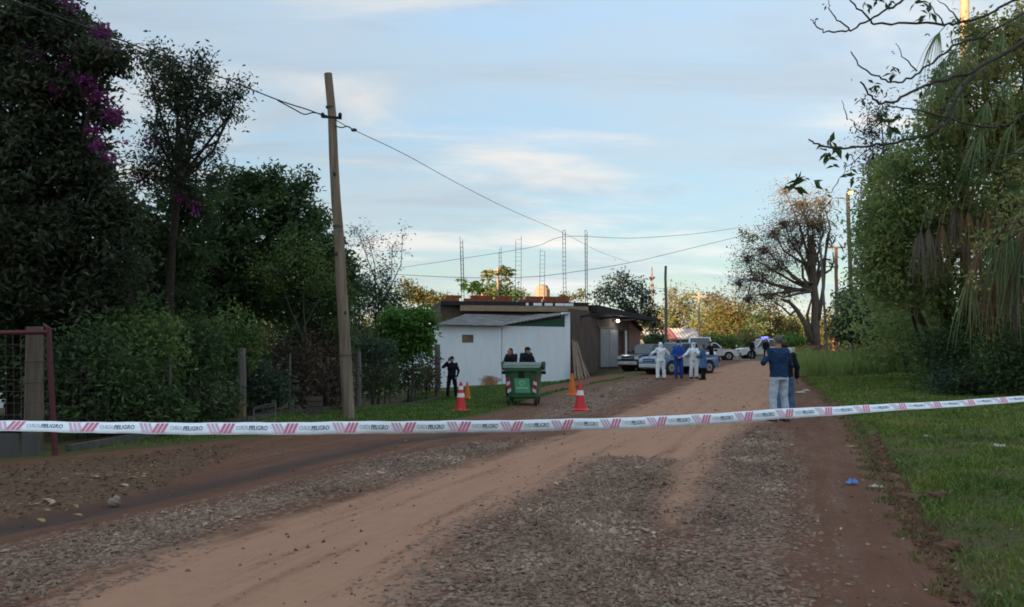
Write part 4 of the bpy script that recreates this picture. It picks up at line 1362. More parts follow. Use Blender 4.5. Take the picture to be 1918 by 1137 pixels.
for i in range(len(posts) - 1):
    a, b = posts[i], posts[i + 1]
    ga, gb_ = float(gz(*a)), float(gz(*b))
    L_ = np.linalg.norm(b - a); n_int = max(1, int(L_ / 2.2))
    for k in range(1, n_int):
        c = a + (b - a) * k / n_int; g = float(gz(*c))
        sub(MB().tube([(c[0], c[1], g - .1), (c[0], c[1], g + 1.45)], [.03, .028], 6), 'stake', M_post, fr)
    for w in np.linspace(0.12, 1.35, 8):
        m = MB()
        ptsw = [np.array((*(a + (b - a) * t), ga + (gb_ - ga) * t + w * (1 + 0.15 * i) - 0.03 * math.sin(math.pi * t) + random.uniform(-.008, .008))) for t in np.linspace(0, 1, 8)]
        sub(m.tube(ptsw, 0.0022, 4), 'wire', M_steel, fr)
    m = MB()
    for t in np.arange(0, L_, 0.16):
        c = a + (b - a) * t / L_; g = ga + (gb_ - ga) * t / L_
        m.tube([(c[0], c[1], g + .1), (c[0] + .02, c[1], g + 1.38)], 0.0015, 3)
    o = sub(m, 'mesh_wire', M_steel, fr); tag(o, kind='stuff')
# low concrete kerb beam under the fence, in lengths
for i in range(len(posts) - 1):
    a, b = posts[i], posts[i + 1]
    n_int = max(2, int(np.linalg.norm(b - a) / 2.0))
    for k in range(n_int):
        p0 = a + (b - a) * (k + .01) / n_int; p1 = a + (b - a) * (k + .99) / n_int
        off = np.array((.12, -.08))
        sub(MB().beam((*(p0 + off), float(gz(*p0)) + .03), (*(p1 + off), float(gz(*p1)) + .06), 0.09, 0.14), 'kerb_beam', pm('mossy_concrete', (0.085, 0.08, 0.065), .95, .4, 5, .5, 25), fr)

GD = 10.5
gt = empty('metal_gate', (*xy(104, GD), float(gz(*xy(104, GD)))), label='dark red metal gate frame with wire mesh at the far left', cat='gate')
M_gred = pm('red_paint', (0.085, 0.016, 0.022), 0.5, 0.3, 8)
gl = -130
sub(MB().tube([P(91, 614, GD), P(97, 740, GD), P(104, 860, GD)], 0.038, 8), 'frame_stile', M_gred, gt)
sub(MB().tube([P(gl, 624, GD - .5), P(0, 623.5, GD - .2), P(91, 622, GD)], 0.034, 8), 'frame_rail', M_gred, gt)
sub(MB().tube([P(gl, 885, GD - .5), P(0, 868, GD - .2), P(104, 857, GD)], 0.036, 8), 'frame_rail', M_gred, gt)
sub(MB().tube([P(gl, 612, GD - .5), P(gl, 740, GD - .5), P(gl, 892, GD - .5)], 0.038, 8), 'frame_stile', M_gred, gt)
sub(MB().tube([P(81, 606, GD), P(91, 616, GD)], [0.012, 0.03], 6), 'corner_spike', M_gred, gt)
m = MB()
for px in range(gl, 100, 14):
    k = (px - gl) / (104 - gl)
    m.tube([P(px, 626, GD - .5 + .5 * k), P(px + 4, 866, GD - .5 + .5 * k)], 0.0035, 3)
for py in range(645, 860, 22):
    m.tube([P(gl, py, GD - .5), P(96, py, GD)], 0.0035, 3)
sub(m, 'wire_mesh', M_steel, gt)
for k in range(5):
    p0 = gl + 10 + k * 40
    if p0 > 60: continue
    q_ = [P(p0, 812, GD + .04), P(p0 + 34, 812, GD + .04), P(p0 + 36, 862 + 0 * k, GD + .04), P(p0 + 2, 864, GD + .04)]
    nrm3 = np.array((0, 0.02, 0))
    sub(MB().hexa(q_, [v + nrm3 for v in q_]), 'kick_panel', pm('grey_tin', (0.085, 0.087, 0.087), .6, .3, 3, stretch=(1, 1, .2)), gt)
c = xy(70, 11.15)
gpst = empty('gate_post', (*c, float(gz(*c))), label='thick weathered wooden gate post behind the red gate', cat='post')
zt_ = zat(612, 11.15) - float(gz(*c))
MB().tube([(0, 0, -.2), (.0, 0, zt_ * .3), (-.02, 0, zt_ * .7), (-.04, 0, zt_)], [.13, .125, .12, .115], 14).build('post_shaft', pm('pale_post', (0.065, 0.047, 0.034), .9, .4, 6, .6, 25, rgb2=(0.17, 0.135, 0.108), stretch=(1.5, 1.5, .12)), gpst)
for zz in (.55, .72):
    MB().tube([(0.13 * math.cos(a) - .02, 0.13 * math.sin(a), zt_ * zz) for a in np.linspace(0, 2 * math.pi, 15)], 0.006, 4).build('wire_tie', M_steel, gpst)
# small metal rack and a crate by the fence
c = G(497, 793); rk = empty('metal_rack', c, R(-12), 'small pale wire rack standing at the fence foot', 'rack')
M_pale = pm('pale_metal', (0.16, 0.165, 0.165), .5, .2, 8)
k_ = c[1] / FPX
MB().tube([(-.26, 0, 0), (-.26, 0, .30), (.22, 0, .42), (.22, 0, .0)], 0.012, 6).build('rack_frame', M_pale, rk)
for zz in (.08, .18, .27):
    MB().tube([(-.26, 0, zz), (.22, 0, zz + .09)], 0.007, 5).build('bar', M_pale, rk)
MB().tube([(-.26, 0, .02), (.0, 0.3, .02), (.22, 0, .02)], 0.01, 5).build('foot_bar', M_pale, rk)
c = G(590, 780); cr = empty('slatted_crate', c, R(15), 'small dark slatted crate beside the fence left of the pole', 'crate')
M_dk = pm('dark_wood', (0.075, 0.062, 0.052), .9, .3, 8)
for zz in (0.05, .17, .29, .41):
    for s_ in (-1, 1):
        MB().box((0, s_ * .14, zz), (.34, .016, .08)).build('slat', M_dk, cr)
for sx_ in (-1, 1):
    for s_ in (-1, 1):
        MB().box((sx_ * .15, s_ * .122, .24), (.03, .016, .5)).build('corner_post', M_dk, cr)
MB().box((0, 0, .02), (.32, .22, .02)).build('crate_floor', M_dk, cr)
# white marker post far away by the asphalt
c = on_ground(1379, 64); o = pole('marker_post', c, c + (0, 0, 1.25), .06, .05, M_white, 'short white marker post left of the far police car', 'post', wob=0)
MB().tube([(0, 0, 1.0), (0, 0, 1.1)], .063, 10).build('band', M_black, o)

# ================================================================== WASTE CONTAINER
def make_bin():
    c = G(981, 757)
    o = empty('waste_container', c, R(-7), 'green wheeled waste container with light green sticker and red white stripes', 'waste container')
    o.scale = (.92, .92, .93)
    Mg = pm('bin_green', (0.030, 0.105, 0.048), 0.55, 0.25, 5, rgb2=(0.055, 0.135, 0.068))
    Mg2 = pm('bin_lid', (0.05, 0.11, 0.075), 0.5, 0.25, 4)
    # body: front towards -y; wider at the top
    secs = [(.19, .40, .45), (.24, .43, .50), (.55, .47, .56), (1.02, .525, .63), (1.06, .55, .66), (1.11, .55, .66)]
    m = MB(); n = 20
    V, F = [], []
    for z, hx, hy in secs:
        for k in range(n):
            a = 2 * math.pi * (k + .5) / n
            ca, sa = math.cos(a), math.sin(a)
            e = 0.28
            V.append((hx * math.copysign(abs(ca) ** e, ca), hy * math.copysign(abs(sa) ** e, sa), z))
    for i in range(len(secs) - 1):
        for k in range(n):
            F.append((i * n + k, i * n + (k + 1) % n, (i + 1) * n + (k + 1) % n, (i + 1) * n + k))
    F.append(tuple(range(n - 1, -1, -1))); F.append(tuple(range((len(secs) - 1) * n, len(secs) * n)))
    m.add(V, F)
    body = m.build('body', Mg, o, bevel=0.012)
    # front slope of the body so that stuck things lie on it
    def fy(z): return -np.interp(z, [s[0] for s in secs], [s[2] for s in secs])
    def fx(z): return np.interp(z, [s[0] for s in secs], [s[1] for s in secs])
    def on_front(x0, x1, z0, z1, mat, name, parent, proud=.008, skew=0.0):
        b = [(x0 + skew, fy(z0) - proud, z0), (x1 + skew, fy(z0) - proud, z0), (x1 + skew, fy(z0) + .02, z0), (x0 + skew, fy(z0) + .02, z0)]
        t = [(x0, fy(z1) - proud, z1), (x1, fy(z1) - proud, z1), (x1, fy(z1) + .02, z1), (x0, fy(z1) + .02, z1)]
        return MB().hexa(b, t).build(name, mat, parent)
    # domed lid, curved front to back
    m = MB(); prof = [(y, 1.115 + .12 * max(0, math.cos(y / .66 * math.pi / 2)) ** .55) for y in np.linspace(-.66, .66, 15)]
    V, F = [], []
    k = len(prof)
    for x in (-.56, -.50, .50, .56):
        s = .94 if abs(x) > .52 else 1.0
        for y, z in prof: V.append((x, y, 1.112 + (z - 1.112) * s))
    for i in range(3):
        for j in range(k - 1): F.append((i * k + j, i * k + j + 1, (i + 1) * k + j + 1, (i + 1) * k + j))
    F += [tuple(range(k)), tuple(range(4 * k - 1, 3 * k - 1, -1))]
    m.add(V, F)
    lid = m.build('lid', Mg2, o)
    MB().box((0, -.67, 1.105), (1.06, .05, .05)).build('lid_lip', pm('lip', (0.26, 0.33, 0.30), .5), lid)
    for s in (-1, 1):
        MB().tube([(s * .60, -.05, 1.0), (s * .60, -.05, 1.24)], [.05, .065], 8).build('lid_arm', Mg, o)
        MB().box((s * .60, -.12, 1.18), (.09, .34, .16)).build('hinge_block', Mg, o, bevel=.02)
        MB().tube([(s * .53, 0, .93), (s * .66, 0, .93)], [.05, .05], 12).build('trunnion', M_black, o)
    MB().box((0, -.655, 1.04), (.98, .03, .10)).build('front_rim', Mg, o, bevel=.008)
    for s in (-1, 1):
        MB().tube([(s * .44, -.66, .98), (s * .44, -.72, .96), (s * .30, -.72, .96), (s * .30, -.65, .98)], .016, 6).build('grip', M_black, o)
    on_front(-.09, .09, .78, 1.0, M_black, 'latch_recess', o, .012)
    lk = on_front(-.05, .05, .80, .93, M_dark, 'latch', o, .03)
    st = on_front(-.22, .22, .36, .78, pm('sticker', (0.10, 0.42, 0.24), .6, .05, 3), 'sticker', o, .012, .035)
    ml = pm('sticker_print', (0.42, 0.66, 0.52), .6, .05, 3)
    # ring emblem and a line of print on the sticker
    y_ = fy(.63) - .016
    ring = [(0.01 + .075 * math.cos(a), y_ - .001, .645 + .075 * math.sin(a)) for a in np.linspace(0, 2 * math.pi, 25)]
    MB().tube(ring, .012, 5).build('emblem', ml, st)
    for a in (0, 2.1, 4.2):
        MB().beam((.01 + .05 * math.cos(a), y_ - .001, .645 + .05 * math.sin(a)), (.01 + .05 * math.cos(a + 2.1), y_ - .001, .645 + .05 * math.sin(a + 2.1)), .014, .006).build('emblem_arrow', ml, st)
    for i, (x0, x1) in enumerate([(-.15, -.09), (-.08, -.03), (-.02, .05), (.06, .11), (.12, .19)]):
        on_front(x0, x1, .485, .525, ml, 'print_mark', st, .017, .0)
    for s in (-1, 1):       # red and white reflector boards on both edges
        for i, z in enumerate(np.arange(.40, .82, .105)):
            xe = fx(z) - .03
            b4 = [(s * (xe - .105), fy(z) - .010, z), (s * xe, fy(z) - .010, z - .05), (s * xe, fy(z) + .02, z - .05), (s * (xe - .105), fy(z) + .02, z)]
            t4 = [(s * (xe - .105), fy(z + .1) - .010, z + .1), (s * xe, fy(z + .1) - .010, z + .05), (s * xe, fy(z + .1) + .02, z + .05), (s * (xe - .105), fy(z + .1) + .02, z + .1)]
            MB().hexa(b4, t4).build('reflector_stripe', pm('sign_white', (.7, .7, .7), .5, .05) if i % 2 == 0 else pm('sign_red', (.45, .02, .03), .5, .1), o)
    for sx in (-1, 1):
        for sy in (-1, 1):
            w = MB().tube([(sx * .40 - .035, sy * .42, .1), (sx * .40 + .035, sy * .42, .1)], [.1, .1], 16).build('wheel', M_black, o)
            MB().tube([(sx * .40 - .04, sy * .42, .1), (sx * .40 + .04, sy * .42, .1)], [.04, .04], 10).build('hub', M_steel, w)
            MB().box((sx * .40 - .055, sy * .42, .16), (.012, .09, .14)).build('fork', M_steel, o)
            MB().box((sx * .40 + .055, sy * .42, .16), (.012, .09, .14)).build('fork', M_steel, o)
    return o


make_bin()


# ================================================================== CONES
def cone(c, h, rgb, label, striped, name='traffic_cone'):
    o = empty(name, c, random.uniform(-.5, .5), label, 'traffic cone', 'traffic cones around the cordon')
    mt = pm('cone_%02d%02d' % (int(rgb[0] * 99), int(rgb[1] * 99)), rgb, .45, .12, 6)
    r = .205 * h / .72
    m = MB()
    pl = []
    for k in range(24):
        a = 2 * math.pi * (k + .5) / 24; ca, sa = math.cos(a), math.sin(a)
        pl.append((r * math.copysign(abs(ca) ** .4, ca), r * math.copysign(abs(sa) ** .4, sa)))
    m.slab(pl, 0.0, .035); m.build('base', mt, o, bevel=.006)
    rr = lambda z: (r * .74) + (0.032 - r * .74) * (z / h)
    MB().ering([((0, 0, .03), r * .80, r * .80), ((0, 0, .06), rr(.06), rr(.06)), ((0, 0, h * .5), rr(h * .5), rr(h * .5)), ((0, 0, h - .01), rr(h), rr(h)), ((0, 0, h), rr(h) * .8, rr(h) * .8)], 20).build('body', mt, o, smooth=False)
    if striped:
        for z0, z1 in ((.52, .68),) if striped == 1 else ((.48, .62), (.74, .86)):
            MB().ering([((0, 0, z0 * h), rr(z0 * h) + .004, rr(z0 * h) + .004), ((0, 0, z1 * h), rr(z1 * h) + .004, rr(z1 * h) + .004)], 20).build('white_band', pm('cone_white', (.75, .75, .74), .5, .05), o)
    return o


cone(G(1087, 769), .73, (.62, .035, .04), 'red cone with one white band, on the gravel right of the container', 1)
cone(G(863, 770), .70, (.62, .035, .04), 'red cone with white bands on the grass near the officer', 2)
cone(G(875, 747), .70, (.68, .16, .02), 'plain orange cone just behind the banded red cone on the grass', 0)
cone(G(1072, 740), .72, (.68, .16, .02), 'plain orange cone at the road edge behind the red banded cone', 0)

# ================================================================== BARRIER TAPE
tape_px = [(-700, 776, 22), (-260, 795, 20), (0, 797.5, 17), (150, 800, 18), (300, 802.5, 20), (470, 803, 21.5), (640, 801.5, 22.5), (780, 800, 23.5), (900, 799, 23.5), (1050, 796, 21.5), (1200, 791.5, 20), (1330, 785, 19.5), (1450, 776, 19), (1560, 769.5, 15), (1650, 764, 12), (1740, 759, 10), (1830, 753.5, 10), (1918, 747, 9), (2200, 728, 9), (2600, 700, 12)]
TW = 0.084
px_s = np.arange(-700, 2601, 4.0)
py_s = np.interp(px_s, [t[0] for t in tape_px], [t[1] for t in tape_px])
pw_s = np.interp(px_s, [t[0] for t in tape_px], [t[2] for t in tape_px])
ker = np.ones(31) / 31
sm_ = lambda a: np.convolve(np.pad(a, 15, mode='edge'), ker, 'valid')
py_s, pw_s = sm_(py_s), sm_(pw_s)
d_s = 1.0 / (1 / 4.4 + (1 / 6.9 - 1 / 4.4) * (px_s / 1918))
TC = np.array([P(a, b, d) for a, b, d in zip(px_s, py_s, d_s)])
TC[:, 2] += 0.0015 * np.sin(px_s * .031) + 0.001 * np.sin(px_s * .083)
frac = np.clip(pw_s / (TW * FPX / d_s), 0.2, 0.999)
tilt = np.arccos(frac)
tt_ = np.gradient(TC, axis=0); tt_ /= np.linalg.norm(tt_, axis=1)[:, None]
view = np.stack([tt_[:, 1], -tt_[:, 0], np.zeros(len(tt_))], 1); view /= np.linalg.norm(view, axis=1)[:, None]   # towards the camera
UP = np.cross(tt_, -view)
UP *= np.sign(UP[:, 2])[:, None]
ac = UP * np.cos(tilt)[:, None] + view * np.sin(tilt)[:, None] * -1      # across the tape
nrm_t = np.cross(tt_, ac); nrm_t *= np.sign(np.sum(nrm_t * view, 1))[:, None]
arc = np.concatenate([[0], np.cumsum(np.linalg.norm(np.diff(TC, axis=0), axis=1))])
T0 = TC[0].copy()


def tape_map(s, v, off):
    """s along (m), v across -.5...5 (of the width), off proud of the face"""
    s = np.asarray(s); f = lambda A_: np.stack([np.interp(s, arc, A_[:, k]) for k in range(3)], -1)
    return f(TC) + f(ac) * (np.asarray(v) * TW)[..., None] + f(nrm_t) * (off + 0.0)


mt_tape = bpy.data.materials.new('tape_film'); mt_tape.use_nodes = True
tb = mt_tape.node_tree.nodes['Principled BSDF']
tb.inputs['Base Color'].default_value = (0.82, 0.89, 0.96, 1); tb.inputs['Roughness'].default_value = 0.38
tn = mt_tape.node_tree.nodes.new('ShaderNodeTexNoise'); tn.inputs['Scale'].default_value = 14
tcn = mt_tape.node_tree.nodes.new('ShaderNodeTexCoord'); mt_tape.node_tree.links.new(tcn.outputs['Object'], tn.inputs[0])
tbp = mt_tape.node_tree.nodes.new('ShaderNodeBump'); tbp.inputs['Strength'].default_value = .5; tbp.inputs['Distance'].default_value = .02
mt_tape.node_tree.links.new(tn.outputs['Fac'], tbp.inputs['Height']); mt_tape.node_tree.links.new(tbp.outputs[0], tb.inputs['Normal'])
ns = len(arc)
tape = empty('barrier_tape', T0, label='white plastic barrier tape with red stripes stretched across the whole road', cat='barrier tape')
Vt = np.concatenate([tape_map(arc, np.full(ns, .5), 0), tape_map(arc, np.full(ns, 0.17), .0015), tape_map(arc, np.full(ns, -.17), .0015), tape_map(arc, np.full(ns, -.5), 0)]) - T0
i = np.arange(ns - 1)
Ft = np.concatenate([np.stack([i + k * ns, i + 1 + k * ns, i + 1 + (k + 1) * ns, i + (k + 1) * ns], 1) for k in range(3)])
to = mesh_tris('film', Vt, Ft, mt_tape, tape, smooth=True)
sd_ = to.modifiers.new('thickness', 'SOLIDIFY'); sd_.thickness = 0.0005; sd_.offset = 0


def text_mesh(body, mirror=False):
    cu = bpy.data.curves.new('lettering', 'FONT'); cu.body = body; cu.size = 1.0; cu.resolution_u = 3; cu.offset = .012
    ob = bpy.data.objects.new('lettering', cu); col.objects.link(ob)
    dg = bpy.context.evaluated_depsgraph_get()
    me = ob.evaluated_get(dg).to_mesh()
    V = np.array([v.co[:] for v in me.vertices]); F = [tuple(p.vertices) for p in me.polygons]
    ob.evaluated_get(dg).to_mesh_clear()
    bpy.data.objects.remove(ob); bpy.data.curves.remove(cu)
    V[:, 0] -= V[:, 0].min(); V[:, 0] /= V[:, 0].max(); V[:, 1] -= V[:, 1].min(); V[:, 1] /= V[:, 1].max()
    if mirror: V[:, 0] = 1 - V[:, 0]
    return V, F


tv_, tf_ = text_mesh('PELIGRO'); tm_, tmf_ = text_mesh('PELIGRO', True)
M_ink = pm('ink_dark', (0.06, 0.075, 0.11), .5, .1)
M_ink2 = pm('ink_pale', (0.36, 0.42, 0.50), .5, .1)
M_rs = pm('stripe_red', (0.64, 0.17, 0.28), .45, .1)
M_rp = pm('stripe_pale', (0.66, 0.42, 0.55), .45, .1)
px2s = lambda p: float(np.interp(p, px_s, arc))
per = (px2s(1144) - px2s(413)) / 7.0
s_red = px2s(413)
OFFV = .0032
for k in range(-10, 24):
    s0 = s_red + k * per           # centre of the stripe block
    if s0 < 0.35 or s0 > arc[-1] - .4: continue
    ln = per * 0.36
    sl = 0.010 + 0.010 * np.interp(s0, [px2s(0), px2s(1000)], [0.3, 1.0])
    ov = np.interp(s0, [px2s(300), px2s(1100)], [0.0, .10]) * ln
    for j in range(3):             # pale stripes of the printing behind, leaning left
        a = s0 - ln / 2 + j * ln * .17; w = ln * .11
        q_ = tape_map(np.array([a - sl * .9, a + w - sl * .9, a + w + sl * .9, a + sl * .9]), np.array([.40, .40, -.40, -.40]), OFFV) - T0
        MB().add(q_, [(0, 1, 2, 3)]).build('stripe', M_rp, tape, flip=False)
        a = s0 + ln * .04 + j * ln * .18; w = ln * .125
        q_ = tape_map(np.array([a + sl * .8, a + w + sl * .8, a + w - sl * .8, a - sl * .8]), np.array([.40, .40, -.40, -.40]), OFFV + .0006) - T0
        MB().add(q_, [(0, 1, 2, 3)]).build('stripe', M_rs, tape, flip=False)
    t0_ = s0 + per * .24; tl = per * .29
    q_ = tape_map(t0_ + tm_[:, 0] * tl, (tm_[:, 1] - .5) * .34 + .03, OFFV) - T0
    MB().add(q_, tmf_).build('lettering', M_ink2, tape, flip=False)
    t1_ = s0 + per * .44
    q_ = tape_map(t1_ + tv_[:, 0] * tl, (tv_[:, 1] - .5) * .36 + .02, OFFV + .0006) - T0
    MB().add(q_, tf_).build('lettering', M_ink, tape, flip=False)


for e_, lab in ((0, 'rough wooden stake tied to the left end of the barrier tape'), (-1, 'rough wooden stake tied to the right end of the barrier tape')):
    c = TC[e_]; g0_ = float(gz(c[0], c[1]))
    stk = empty('tape_stake', (c[0], c[1] + .03, g0_), label=lab, cat='stake')
    MB().tube([(0, 0, -.25), (.01, 0, .7), (-.01, 0, c[2] - g0_ + .2)], [.03, .028, .022], 8).build('stake_shaft', M_wood, stk)
    MB().tube([(.036 * math.cos(a), .036 * math.sin(a), c[2] - g0_ + .012 * math.sin(3 * a)) for a in np.linspace(0, 2 * math.pi, 13)], .012, 5).build('tape_knot', mt_tape, stk)

# ================================================================== CARS
M_tyre = pm('tyre', (0.02, 0.02, 0.021), .85, .2, 20)
M_rim = pm('rim', (0.40, 0.41, 0.42), .35, .15, 10, metal=.6)
M_chrome = pm('pale_trim', (0.55, 0.56, 0.57), .3, .1, 4, metal=.3)
M_plast = pm('black_plastic', (0.025, 0.026, 0.028), .6, .2, 8)
M_lampg = pm('headlamp_glass', (0.55, 0.58, 0.60), .12, .1, 4, spec=.8)
M_tail = pm('tail_lamp', (0.35, 0.02, 0.02), .3, .1, 4)


def paint(name, rgb):
    return pm(name, rgb, 0.28, 0.05, 2, spec=0.6)


def car(loc, rz, paint_m, label, L_=4.8, W=1.8, kind='pickup', lower_m=None, stripe=None, beacon=None, H=1.75, name='police_pickup', cat='pickup', wheel_r=.36):
    """x forward, y left. Pickup, wagon or hatchback."""
    o = empty(name, loc, rz, label, cat)
    hl = L_ / 2; sill = .32; belt = .98 if kind != 'sedan' else .9
    hood = belt - .02; wb = L_ * .31
    fwx, rwx = wb, -wb * .98
    ar = wheel_r + .07
    def arch(cx):
        return [(cx + ar * math.cos(a), max(sill, wheel_r + ar * math.sin(a))) for a in np.linspace(math.pi * 1.0 - .12, .12, 9)]
    # outline from the rear bottom going forward along the bottom with arches, then back over the top
    cab_f = hl - L_ * .27                 # base of the windscreen
    cab_r = {'pickup': -hl + L_ * .33, 'wagon': -hl + .12, 'sedan': -hl + L_ * .12}[kind]
    rear_top = {'pickup': belt + .04, 'wagon': belt, 'sedan': belt}[kind]
    poly = [(-hl + .06, sill + .08)] + arch(rwx) + arch(fwx) + [(hl - .14, sill - .04), (hl - .02, sill + .08), (hl, sill + .28), (hl - .03, hood - .22), (hl - .12, hood - .08), (hl - .4, hood - .01), (cab_f, belt + .03), (cab_r, belt + .03), (cab_r - .01, rear_top), (-hl + .03, rear_top), (-hl, rear_top - .1), (-hl - .02, sill + .3)]
    m = MB(); m.prism(poly, -W / 2, W / 2)
    V = m.V[0]
    f = np.abs(V[:, 0]) / hl
    V[:, 1] *= 1 - .13 * np.clip((f - .70) / .3, 0, 1) ** 2
    V[:, 1] *= np.where(V[:, 2] > belt - .05, .965, 1.0)
    body = m.build('body', paint_m, o, bevel=.045)
    # greenhouse
    bw_, tw_ = W * .475, W * .395
    roof_f = cab_f - .62; roof_r = cab_r + (.12 if kind == 'pickup' else .22 if kind == 'wagon' else .55)
    zb_, zt_ = belt + .005, H
    b4 = [(cab_f, -bw_, zb_), (cab_f, bw_, zb_), (cab_r, bw_, zb_), (cab_r, -bw_, zb_)]
    t4 = [(roof_f, -tw_, zt_), (roof_f, tw_, zt_), (roof_r, tw_, zt_), (roof_r, -tw_, zt_)]
    cabin = MB().hexa(b4, t4).build('cabin', paint_m, o, bevel=.05)
    def lerp(a, b, t): return np.asarray(a, float) * (1 - t) + np.asarray(b, float) * t
    def pane(c0, c1, c2, c3, ins, name):
        """c0,c1 bottom; c2,c3 top (c2 above c1). thin glass proud of the cabin"""
        c = [np.asarray(x, float) for x in (c0, c1, c2, c3)]
        cen = sum(c) / 4
        c = [cen + (x - cen) * ins for x in c]
        n = np.cross(c[1] - c[0], c[3] - c[0]); n /= np.linalg.norm(n)
        if np.dot(n, cen - np.array(((cab_f + cab_r) / 2, 0, (zb_ + zt_) / 2))) < 0: n = -n
        return MB().hexa([x - n * .01 for x in c], [x + n * .012 for x in c]).build(name, M_glass, cabin)
    pane(b4[0], b4[1], t4[1], t4[0], .88, 'windscreen')
    pane(b4[3], b4[2], t4[2], t4[3], .82, 'rear_window')
    for s in (-1, 1):
        B_ = lambda t: lerp((cab_f, s * bw_, zb_), (cab_r, s * bw_, zb_), t)
        T2 = lambda t: lerp((roof_f, s * tw_, zt_), (roof_r, s * tw_, zt_), t)
        cuts = [(0.06, .48), (.54, .96)] if kind != 'wagon' else [(.05, .34), (.38, .66), (.70, .96)]
        for a, b in cuts:
            pane(lerp(B_(a), T2(a), .12), lerp(B_(b), T2(b), .12), lerp(B_(b), T2(b), .9), lerp(B_(a), T2(a), .9), .97, 'side_window')
        # doors: thin panels proud of the side
        y_ = s * (W / 2 * .995)
        nd = 2
        xs = np.linspace(cab_f - .1, max(cab_r, rwx + ar) + .05, nd + 1)
        for i in range(nd):
            dmesh = MB().box(((xs[i] + xs[i + 1]) / 2, y_, (sill + belt) / 2 + .04), (abs(xs[i] - xs[i + 1]) - .03, .02, belt - sill - .16)).build('door', stripe[0] if stripe and stripe[1] == 'doors' else paint_m, o, bevel=.008)
            MB().box((xs[i + 1] + .2, y_ + s * .018, belt - .1), (.16, .02, .03)).build('handle', M_plast, dmesh)
        if stripe and stripe[1] == 'band':
            MB().box((-.1, y_ + s * .012, .68), (L_ * .56, .012, .22)).build('side_stripe', stripe[0], o)
        MB().box((cab_f - .18, s * (W / 2 + .1), belt + .12), (.09, .2, .16)).build('mirror', M_plast, o, bevel=.02)
        hlm = MB().box((hl - .09, s * W * .36, hood - .2), (.16, W * .17, .17)).build('headlight', M_lampg, o, bevel=.03)
        MB().box((-hl + .02, s * W * .42, belt - .15), (.1, W * .10, .30)).build('tail_light', M_tail, o, bevel=.01)
        for wx in (fwx, rwx):
            wy = s * (W / 2 - .13)
            w = MB().tube([(wx, wy - .115, wheel_r), (wx, wy - .095, wheel_r), (wx, wy + .095, wheel_r), (wx, wy + .115, wheel_r)], [wheel_r * .9, wheel_r, wheel_r, wheel_r * .9], 24).build('wheel', M_tyre, o)
            MB().tube([(wx, wy - .122, wheel_r), (wx, wy + .122, wheel_r)], [wheel_r * .62, wheel_r * .62], 18).build('rim', M_rim, w)
            MB().tube([(wx, wy - .127, wheel_r), (wx, wy + .127, wheel_r)], [wheel_r * .16, wheel_r * .16], 10).build('hub', M_plast, w)
            MB().tube([(wx, s * (W / 2 - .62), wheel_r), (wx, s * (W / 2 - .05), wheel_r)], [ar * .98, ar * .98], 20).build('wheel_well', M_plast, w)
    MB().box((hl + .01, 0, sill + .14), (.12, W * .80, .2)).build('front_bumper', lower_m or paint_m, o, bevel=.03)
    gr = MB().box((hl - .035, 0, hood - .22), (.07, W * .48, .17)).build('grille', M_plast, o, bevel=.01)
    MB().box((hl - .0, 0, hood - .22), (.01, W * .44, .03)).build('grille_bar', M_chrome, gr)
    MB().box((hl + .075, 0, sill + .14), (.01, .38, .11)).build('number_plate', pm('plate', (.5, .5, .5), .5), o)
    MB().box((-hl - .03, 0, sill + .16), (.12, W * .86, .16)).build('rear_bumper', lower_m or paint_m, o, bevel=.03)
    if kind == 'pickup':
        MB().box(((cab_r - hl) / 2 - .02, 0, rear_top + .006), (cab_r + hl - .25, W * .8, .012)).build('bed_floor', M_plast, o)
    if kind == 'wagon':
        for s in (-1, 1):
            MB().tube([(roof_f - .2, s * tw_ * .85, H + .03), (roof_r + .2, s * tw_ * .85, H + .03)], .02, 6).build('roof_rail', M_plast, o)
    if beacon:
        bx_ = (roof_f + roof_r) / 2 + .1
        bb_ = MB().box((bx_, 0, H + .035), (.26, 1.1, .05)).build('beacon_base', M_plast, o, bevel=.01)
        for s in (-1, 1):
            MB().box((bx_, s * .34, H + .12), (.24, .40, .13)).build('beacon_lens', pm('beacon_blue', (.05, .06, .9), .3, 0, 1, emit=(.10, .10, 1.0, beacon)), o, bevel=.03)
        MB().box((bx_, 0, H + .1), (.2, .2, .1)).build('siren', M_chrome, o)
        ld = bpy.data.lights.new('beacon_light', 'POINT'); ld.energy = 6; ld.color = (.2, .2, 1); ld.shadow_soft_size = .15
        lo = bpy.data.objects.new('beacon_light', ld); lo.location = (bx_, 0, H + .4); lo.parent = o; col.objects.link(lo)
    return o


def car_at(px, d, *a, **k):
    c = xy(px, d)
    return car((*c, float(gz(*c)) - .01), *a, **k)


car_at(1272, 42.3, R(212), paint('police_blue', (0.10, 0.19, 0.36)), 'blue and silver police pickup angled in front of the workshop', lower_m=M_chrome, stripe=(paint('silver', (0.42, 0.46, 0.50)), 'doors'), H=1.74, L_=4.7)
car_at(1216, 46.3, R(222), paint('dark_teal', (0.012, 0.030, 0.042)), 'dark teal car parked against the workshop behind the blue pickup', kind='wagon', lower_m=pm('grey_bumper', (.42, .42, .41), .6), H=1.6, L_=4.3, name='parked_car', cat='car', wheel_r=.33)
car_at(1309, 51.5, R(262), paint('white_paint', (0.60, 0.62, 0.64)), 'white van with roof rails parked behind the coverall workers', kind='wagon', H=1.98, L_=4.7, name='parked_van', cat='van')
car_at(1330, 63.5, R(-6), paint('white_paint', (0.6, .62, .64)), 'white car facing right at the far end of the road', kind='sedan', H=1.45, L_=4.4, name='parked_car', cat='car', wheel_r=.33, lower_m=paint('white_paint', (.6, .62, .64)))
